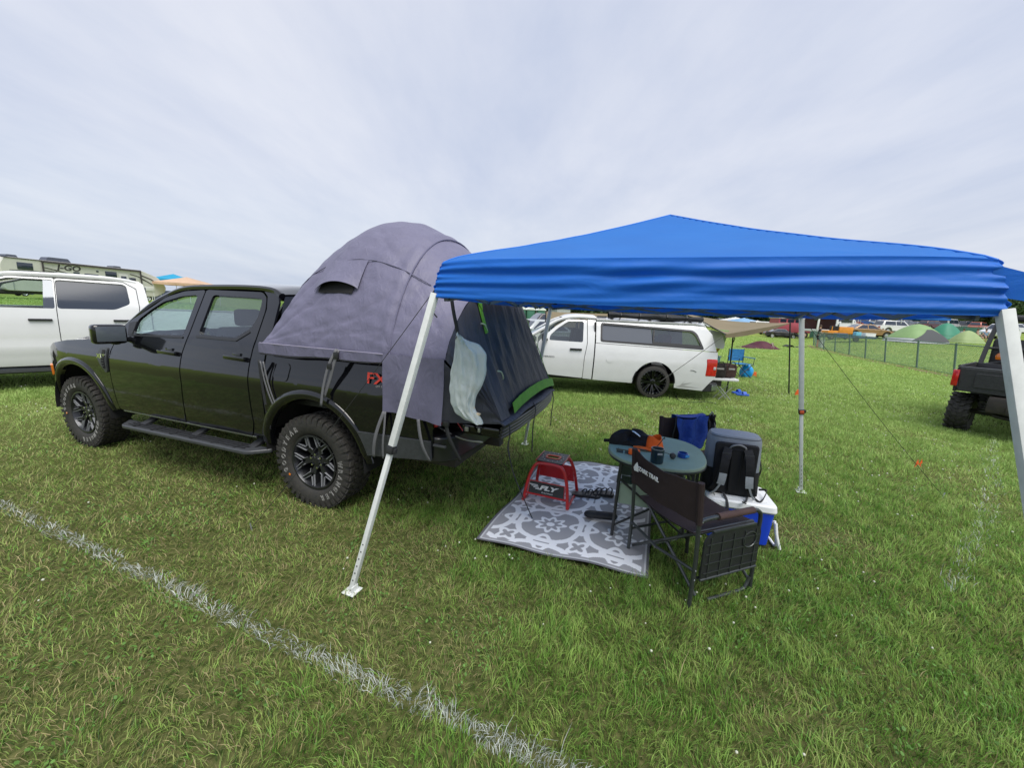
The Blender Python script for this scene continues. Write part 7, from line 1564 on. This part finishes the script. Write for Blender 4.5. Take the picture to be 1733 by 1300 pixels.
# worn earth strip at the foot of the fence
def strip():
    pts = [(x-.25, y-.05) for x, y in FP]; b = MB(); rows = []
    r = np.random.default_rng(5)
    for i in range(len(pts)*6-5):
        k, t = divmod(i, 6); t /= 6; k = min(k, len(pts)-2) if k < len(pts)-1 else len(pts)-2
        if i == len(pts)*6-6: t = 1
        x = pts[k][0]*(1-t)+pts[k+1][0]*t; y = pts[k][1]*(1-t)+pts[k+1][1]*t; w = .22+.16*r.random()
        rows.append([b.bm.verts.new((x-w, y+.05, GZ(x, y)+.012)), b.bm.verts.new((x-w*.3, y, GZ(x, y)+.035)), b.bm.verts.new((x+w*.7, y-.02, GZ(x, y)+.012))])
    for A, B in zip(rows, rows[1:]):
        for j in range(2): b.bm.faces.new((A[j], A[j+1], B[j+1], B[j]))
    o = b.build('dirt_strip', mk('dirt', (.20, .135, .075), .95, var=.3, vscale=6, bump=.02, bscale=20), ang=0); tag(o, kind='structure')
strip()

# ================================================================== BLACK UTILITY VEHICLE at the right edge
UX, UY, UA = 7.83, 5.96, R(-57)
ut = thing('utility_vehicle', 'black side-by-side utility vehicle with dump bed and knobbly tyres at the right edge', 'utility vehicle', (UX, UY, 0), UA)
# local: x along the tail panel (left to right), y forward
UB = mk('utv_black', (.028, .029, .032), .42, var=.25, vscale=30, bump=.0008, bscale=300)
b = MB(); b.prism(rnd([(-.66, .72), (.70, .70), (.73, 1.10), (-.69, 1.10)], .02), -.02, .02, lambda u, v, w: Vector((u, w-.02, v))); tgp = b.build('tailgate', UB, ut, bev=.01)
b = MB()
b.prism(rnd([(-.50, .80), (.10, .80), (-.12, 1.03), (-.50, 1.03)], .02), -.055, -.038, lambda u, v, w: Vector((u, w, v)))
b.build('pressed_panel', UB, tgp, bev=.006)
b = MB(); b.prism(rnd([(.22, .80), (.64, .80), (.64, 1.03), (.02, 1.03)], .02), -.055, -.038, lambda u, v, w: Vector((u, w, v))); b.build('pressed_panel', UB, tgp, bev=.006)
MB().box((.20, -.062, .765), (.20, .008, .05), bev=.004).build('label', mk('label_white', (.7, .7, .7), .5), tgp)
text('CREW', .035, axes((.20, -.067, .765), (1, 0, 0), (0, 0, 1), (0, -1, 0)), 'lettering', PLA, tgp)
for s_ in (-1, 1):
    b = MB(); b.prism(rnd([(-.02, .70), (1.25, .72), (1.25, 1.12), (-.02, 1.10)], .03), -.02, .02, lambda u, v, w: Vector((s_*.70+w, u, v))); b.build('bed_side', UB, ut, bev=.01)
    MB().box((s_*.715, -.035, .93), (.075, .08, .27), bev=.012).build('tail_light', RED, ut)
    MB().tube([(s_*.70, -.02, 1.125), (s_*.70, 1.25, 1.14)], .022, 6).build('bed_rail', UB, ut)
MB().box((0, .6, .74), (1.36, 1.2, .05)).build('bed_floor', UB, ut); MB().box((0, 1.25, .95), (1.38, .04, .40), bev=.01).build('bed_front', UB, ut)
MB().tube([(-.70, -.02, 1.11), (.72, -.02, 1.11)], .018, 6).build('tail_rail', PLG, ut)
# roll cage and roof
for s_ in (-1, 1):
    MB().tube(catmull([(s_*.66, 1.28, 1.0), (s_*.64, 1.40, 1.40), (s_*.60, 1.55, 1.86), (s_*.58, 1.70, 1.92)], 5), .034, 8).build('cage_post', UB, ut)
    MB().tube(catmull([(s_*.58, 1.70, 1.92), (s_*.58, 2.6, 1.93), (s_*.62, 2.9, 1.80), (s_*.66, 3.3, 1.15)], 5), .034, 8).build('cage_post', UB, ut)
MB().tube([(-.62, 1.42, 1.42), (.62, 1.42, 1.42)], .024, 8).build('cage_bar', UB, ut); MB().tube([(-.63, 1.33, 1.12), (.20, 1.40, 1.38)], .018, 6).build('cage_bar', UB, ut)
b = MB(); b.prism(rnd([(-.68, 1.45), (.68, 1.45), (.66, 2.8), (-.66, 2.8)], .12, 5), 1.90, 2.02, lambda u, v, w: Vector((u, v, w))); b.build('roof', UB, ut, bev=.04)
for xx in (-.33, .33):
    b = MB(); b.box((xx, 1.75, .95), (.55, .5, .16), bev=.05); b.box((xx, 1.52, 1.28), (.52, .12, .62), bev=.05); b.build('seat', PLA, ut)
MB().tube([Vector((-.33+.17*math.cos(a), 2.35, 1.30+.17*math.sin(a))) for a in [k*math.pi/8 for k in range(16)]], .014, 6, closed=True).build('steering_wheel', PLA, ut)
b = MB(); b.box((0, 2.1, .58), (1.3, 2.2, .22), bev=.04); b.box((0, 3.0, .85), (1.3, .9, .5), bev=.12, seg=3); b.build('body', UB, ut)
b = MB(); b.lathe([(0, 0), (.05, .0), (.06, .06), (.04, .12), (0, .13)], 12, Matrix.Translation((-.48, 1.5, 1.22))); b.build('orange_flask', AMB, ut)
# chassis, springs, hitch
b = MB(); b.box((0, .55, .56), (.62, 1.3, .26), bev=.04); b.box((0, -.0, .50), (.20, .3, .14), bev=.03); b.box((0, .42, .36), (1.2, .10, .07), bev=.02); b.box((.0, .2, .33), (.5, .12, .05), Matrix.Rotation(R(8), 3, 'Y'), bev=.02); b.build('axle_frame', CHS, ut)
for s_ in (-1, 1):
    for k in range(7): MB().tube([Vector((s_*.36+.055*math.cos(a)-s_*.012*k, .30+.055*math.sin(a), .40+.045*k)) for a in [j*math.pi/6 for j in range(12)]], .012, 6, closed=True).build('spring', mk('spring_steel', (.10, .10, .11), .4, metal=.6), ut)
    MB().tube(catmull([(s_*.10, .1, .42), (s_*.30, .22, .48), (s_*.50, .38, .36)], 5), .022, 8).build('control_arm', CHS, ut)
MB().box((-.05, -.10, .53), (.07, .03, .09), bev=.01).build('tow_bracket', STL, ut); MB().tube([(.22, .0, .38), (.22, -.12, .38)], .03, 8).build('exhaust', STL, ut)
# knobbly tyres
for s_ in (-1, 1):
    for yy in (.42, 2.85):
        q, w = .335, .135; Mx_ = Matrix.Translation((s_*.62, yy, q-.02)) @ Matrix.Rotation(R(90), 4, 'Y'); b = MB()
        b.lathe([(.15, -w*.8), (q-.06, -w), (q-.025, -w*.85), (q-.015, 0), (q-.025, w*.85), (q-.06, w), (.15, w*.8)], 32, Mx_, close=True)
        for k in range(18):
            for j, (hh, off) in enumerate(((-.78, 0), (-.26, .5), (.26, 0), (.78, .5))):
                a = 2*math.pi*(k+off)/18; c = Mx_ @ Vector(((q-.012)*math.cos(a), (q-.012)*math.sin(a), hh*w)); M3 = Mx_.to_3x3()
                rd_ = M3 @ Vector((math.cos(a), math.sin(a), 0)); tn = M3 @ Vector((-math.sin(a), math.cos(a), 0)); ax_ = M3 @ Vector((0, 0, 1)); tn2 = (tn+ax_*.5*(1 if j < 2 else -1)).normalized()
                b.box(c, (.060, .052, .034), Matrix((tn2, ax_, rd_)).transposed())
        o = b.build('wheel', RUB, ut, ang=30)
        b = MB(); b.lathe([(.165, -w*.7), (.15, -w*.2), (.05, 0), (.05, w*.4), (.165, w*.75)], 20, Mx_, caps=True); b.build('rim', mk('utv_rim', (.05, .05, .055), .4, metal=.5), o)

# ================================================================== PEOPLE
SKIN = mk('skin', (.46, .27, .19), .55, var=.06, vscale=20)
def person(label, loc, rz, pose, cloth, legs, shoes, hair=(.06, .035, .02), hat=None):
    """one skinned body; clothes are slightly larger shells that follow it"""
    t = thing('person', label, 'person', loc, rz)
    def skin(name, V, E_, Rr, m, lvl=2, root=0):
        me = bpy.data.meshes.new(name); me.from_pydata(V, E_, []); o = bpy.data.objects.new(name, me); COL.objects.link(o); o.parent = t; me.materials.append(m)
        d = o.modifiers.new('k', 'SKIN'); d.use_smooth_shade = True
        for i, sv_ in enumerate(me.skin_vertices[0].data): sv_.radius = Rr[i] if isinstance(Rr[i], tuple) else (Rr[i], Rr[i]); sv_.use_root = (i == root)
        s = o.modifiers.new('u', 'SUBSURF'); s.levels = lvl; s.render_levels = lvl; return o
    P = pose
    names = list(P); V = [P[k][0] for k in names]; Rr = [P[k][1] for k in names]; idx = {k: i for i, k in enumerate(names)}
    links = [('pelvis', 'waist'), ('waist', 'chest'), ('chest', 'neck'), ('neck', 'head'), ('head', 'crown')]
    for s in 'lr': links += [('pelvis', 'hip'+s), ('hip'+s, 'knee'+s), ('knee'+s, 'ankle'+s), ('ankle'+s, 'toe'+s), ('chest', 'sho'+s), ('sho'+s, 'elb'+s), ('elb'+s, 'wri'+s), ('wri'+s, 'palm'+s), ('palm'+s, 'tip'+s)]
    for s in 'lr':
        base = Vector(P['palm'+s][0]); tip = Vector(P['tip'+s][0]); d = (tip-base).normalized(); w = d.cross(Vector((0, 1, 0)))
        if w.length < .1: w = Vector((1, 0, 0))
        w.normalize()
        for k in range(3):
            nm = 'f%d%s' % (k, s); q = base+w*.02*(k-1.6)+d*.075; names.append(nm); V.append(tuple(q)); Rr.append(.008); idx[nm] = len(V)-1; links.append(('palm'+s, nm))
        nm = 'th'+s; q = base-w*.045+d*.025; names.append(nm); V.append(tuple(q)); Rr.append(.010); idx[nm] = len(V)-1; links.append(('palm'+s, nm))
    bd_ = skin('body', V, [(idx[a], idx[b_]) for a, b_ in links], Rr, SKIN)
    def shell(name, chain, rr, m):
        vs, es = [], []; mp_i = {}
        for ch_ in chain:
            for a in ch_:
                if a not in mp_i: mp_i[a] = len(vs); vs.append(P[a][0] if a in P else a)
            es += [(mp_i[a], mp_i[b_]) for a, b_ in zip(ch_, ch_[1:])]
        skin(name, vs, es, [rr[a] for a in mp_i], m, root=0)
    shell('shirt', [('pelvis', 'waist', 'chest', 'neck0'), ('chest', 'shol', 'uppl'), ('chest', 'shor', 'uppr')], {'pelvis': (.165, .12), 'waist': (.165, .12), 'chest': (.185, .125), 'neck0': (.075, .075), 'shol': .075, 'shor': .075, 'uppl': .065, 'uppr': .065}, cloth)
    shell('shorts', [('pelvis', 'hipl', 'midl'), ('pelvis', 'hipr', 'midr')], {'pelvis': (.15, .115), 'hipl': .105, 'hipr': .105, 'midl': .095, 'midr': .095}, legs)
    for s in 'lr': skin('shoe', [P['ankle'+s][0][:2]+(.05,), P['toe'+s][0]], [(0, 1)], [.055, .048], shoes, 1)
    h = Vector(P['head'][0]); hd = MB(); hd.grid(lambda u, v: h+Vector((.092*math.cos(6.283*u)*math.sin(math.pi*v*.55), .105*math.sin(6.283*u)*math.sin(math.pi*v*.55)+.012, .128*math.cos(math.pi*v*.55)+.01)), 18, 9, wrapu=True); hd.build('hair', mk('hair_%d' % int(hair[0]*1000), hair, .8), t, ang=0)
    for s_ in (-1, 1):
        MB().lathe([(.0, -.008), (.008, 0), (0, .008)], 8, Matrix.Translation(h+Vector((s_*.032, -.088, .0)))).build('eye', PLA, t)
    if hat: MB().lathe([(.15, 0), (.105, .005), (.10, .07), (.06, .11), (0, .12)], 20, Matrix.Translation(h+Vector((0, 0, .04))), caps=False).build('hat', hat, t)
    return t
def stand_pose(arm=0.0, lean=0.0):
    P = {'pelvis': ((0, 0, .95), (.14, .10)), 'waist': ((0, lean*.2, 1.12), (.13, .095)), 'chest': ((0, lean*.5, 1.34), (.155, .105)), 'neck': ((0, lean*.7, 1.52), .055), 'head': ((0, lean*.9-.01, 1.64), (.078, .092)), 'crown': ((0, lean*.9, 1.73), (.06, .07)), 'neck0': ((0, lean*.65, 1.47), .06)}
    for s, k in (('l', -1), ('r', 1)):
        P['hip'+s] = ((k*.10, 0, .88), .085); P['knee'+s] = ((k*.11, -.02, .48), .058); P['ankle'+s] = ((k*.12, .02, .09), .04); P['toe'+s] = ((k*.13, -.14, .035), .035); P['mid'+s] = ((k*.112, -.01, .56), .09)
        P['sho'+s] = ((k*.19, lean*.55, 1.42), .06); P['upp'+s] = ((k*.23, lean*.5-.02, 1.24), .05); P['elb'+s] = ((k*.25, lean*.4-.04-.05*arm, 1.13), .042); P['wri'+s] = ((k*.20, -.12-.14*arm, .92+.26*arm), .03); P['palm'+s] = ((k*.19, -.15-.18*arm, .86+.28*arm), (.038, .02)); P['tip'+s] = ((k*.17, -.17-.23*arm, .78+.30*arm), .012)
    return P
BKC = mk('black_clothes', (.018, .018, .020), .85); BKS = mk('black_shorts', (.02, .02, .022), .85); SHO = mk('dark_shoes', (.04, .03, .03), .7); GRYC = mk('grey_shirt', (.32, .33, .35), .85); BLUC = mk('blue_shirt', (.20, .30, .42), .85)
pp_ = onY(1383, 585, 31.0)
person('person in a black shirt and black shorts standing at the far end of the fence', (pp_.x, pp_.y, GZ(pp_.x, pp_.y)), R(60), stand_pose(.8), BKC, BKS, SHO)
p2 = onY(1381, 585, 30.2); t = thing('dog_bowl', 'white bucket on the grass beside the standing person', 'bucket', (p2.x+1.0, p2.y+.8, GZ(p2.x, p2.y))); MB().lathe([(.0, 0), (.14, 0), (.19, .62), (.17, .62), (.13, .04), (0, .04)], 18, caps=False).build('body', WLD, t); MB().tube([Vector((.18*math.cos(a), 0, .60+.16*math.sin(a))) for a in [k*math.pi/8 for k in range(9)]], .008, 5).build('handle', STL, t)
def sit(P, zs=.46):
    Q = dict(P); dz = zs-.90
    for k in ('pelvis', 'waist', 'chest', 'neck', 'head', 'crown', 'neck0', 'shol', 'shor', 'uppl', 'uppr', 'elbl', 'elbr', 'wril', 'wrir', 'palml', 'palmr', 'tipl', 'tipr', 'hipl', 'hipr'):
        p, r = Q[k]; Q[k] = ((p[0], p[1], p[2]+dz), r)
    for s, k in (('l', -1), ('r', 1)):
        Q['knee'+s] = ((k*.13, -.44, .50), .062); Q['ankle'+s] = ((k*.13, -.42, .09), .04); Q['toe'+s] = ((k*.13, -.58, .035), .035); Q['mid'+s] = ((k*.12, -.30, .50), .09)
    return Q
for k, (px_, py_, Y_, cl_, lb, rz) in enumerate(((1630, 566, 40, GRYC, 'person in a pale top sitting behind the light green tent', 2.6), (1652, 572, 40.5, mk('tan_top', (.30, .20, .15), .8), 'person with a tan top sitting between the light green tent and the white car', .6), (1668, 566, 41, BLUC, 'person in a light blue shirt sitting near the white car', -.4))):
    p = onY(px_, py_, Y_); z_ = GZ(p.x, p.y); person(lb, (p.x, p.y, z_), rz, sit(stand_pose(.9)), cl_, BKS, SHO)
    t = thing('camp_chair', 'folding camp chair under the '+('person in a pale top', 'person in the tan top', 'person in the light blue shirt')[k], 'chair', (p.x, p.y, z_), rz)
    MB().box((0, -.08, .36), (.5, .48, .04), bev=.01).build('seat', mk('chair_green', (.05, .16, .10), .8), t); MB().box((0, .19, .64), (.5, .04, .55), bev=.01).build('backrest', MATS['chair_green'], t)
    for sx in (-1, 1):
        for sy in (-1, 1): MB().tube([(sx*.24, sy*.2-.05, 0), (sx*.24, sy*.2-.05, .38)], .012, 6).build('leg', PLA, t)
# dark low object in the mid field
p = onY(1345, 583, 30); t = thing('folded_mat', 'thin dark folded mat lying in the grass left of the standing person', 'mat', (p.x, p.y, GZ(p.x, p.y)), .1)
MB().grid(lambda u, v: Vector(((2*u-1)*.8, (2*v-1)*.25, .05+.10*math.exp(-((u-.2)/.15)**2)+.02*math.sin(9*u))), 16, 5).build('cloth', MBK, t, solid=.03, ang=0)
# tall tree at the right edge
def tree(label, x, y, h, w, seed, base):
    r = np.random.default_rng(seed); z = GZ(x, y); t = thing('tree', label, 'tree', (x, y, z))
    MB().tube(catmull([(0, 0, 0), (.15, .1, h*.25), (-.1, 0, h*.5), (.1, .1, h*.8)], 4), [h*.035*(1-.8*k/12) for k in range(13)], 8).build('trunk', mk('bark', (.10, .075, .05), .9), t)
    m = 5200; cl_ = r.normal(0, 1, (34, 3)); cl_ /= np.linalg.norm(cl_, axis=1)[:, None]; cl_ *= (r.random((34, 1))**.5); cl_ = cl_*np.array([w*.42, w*.42, h*.33])+np.array([0, 0, h*.62]); ci = r.integers(0, 34, m)
    P = cl_[ci]+r.normal(0, 1, (m, 3))*np.array([w*.11, w*.11, h*.07]); s = .16+.14*r.random(m); n1 = r.normal(0, 1, (m, 3)); n1 /= np.linalg.norm(n1, axis=1)[:, None]; t1 = np.cross(n1, [0.3, .2, 1]); t1 /= np.linalg.norm(t1, axis=1)[:, None]; t2 = np.cross(n1, t1)
    v = np.stack([P+t1*s[:, None], P+t2*s[:, None]*.7, P-t1*s[:, None], P-t2*s[:, None]*.8], 1).reshape(-1, 3); q = np.arange(m)[:, None]*4+np.arange(4)[None]
    c = np.array(base)*(.6+.7*r.random((34, 1)))[ci]*(.75+.5*r.random((m, 1))); o = from_np('crown', v, q, np.zeros((0, 3), int), np.repeat(c, 4, 0), bpy.data.materials['foliage']); o.parent = t
p = onY(1728, 570, 78); tree('dark green leafy tree showing right of the blue canopy corner', p.x, p.y, 7.6, 6.5, 4, (.06, .11, .03))
p = onY(1775, 572, 74); tree('tall leafy tree just outside the right edge beside the dark one', p.x, p.y, 9, 7, 9, (.05, .10, .03))
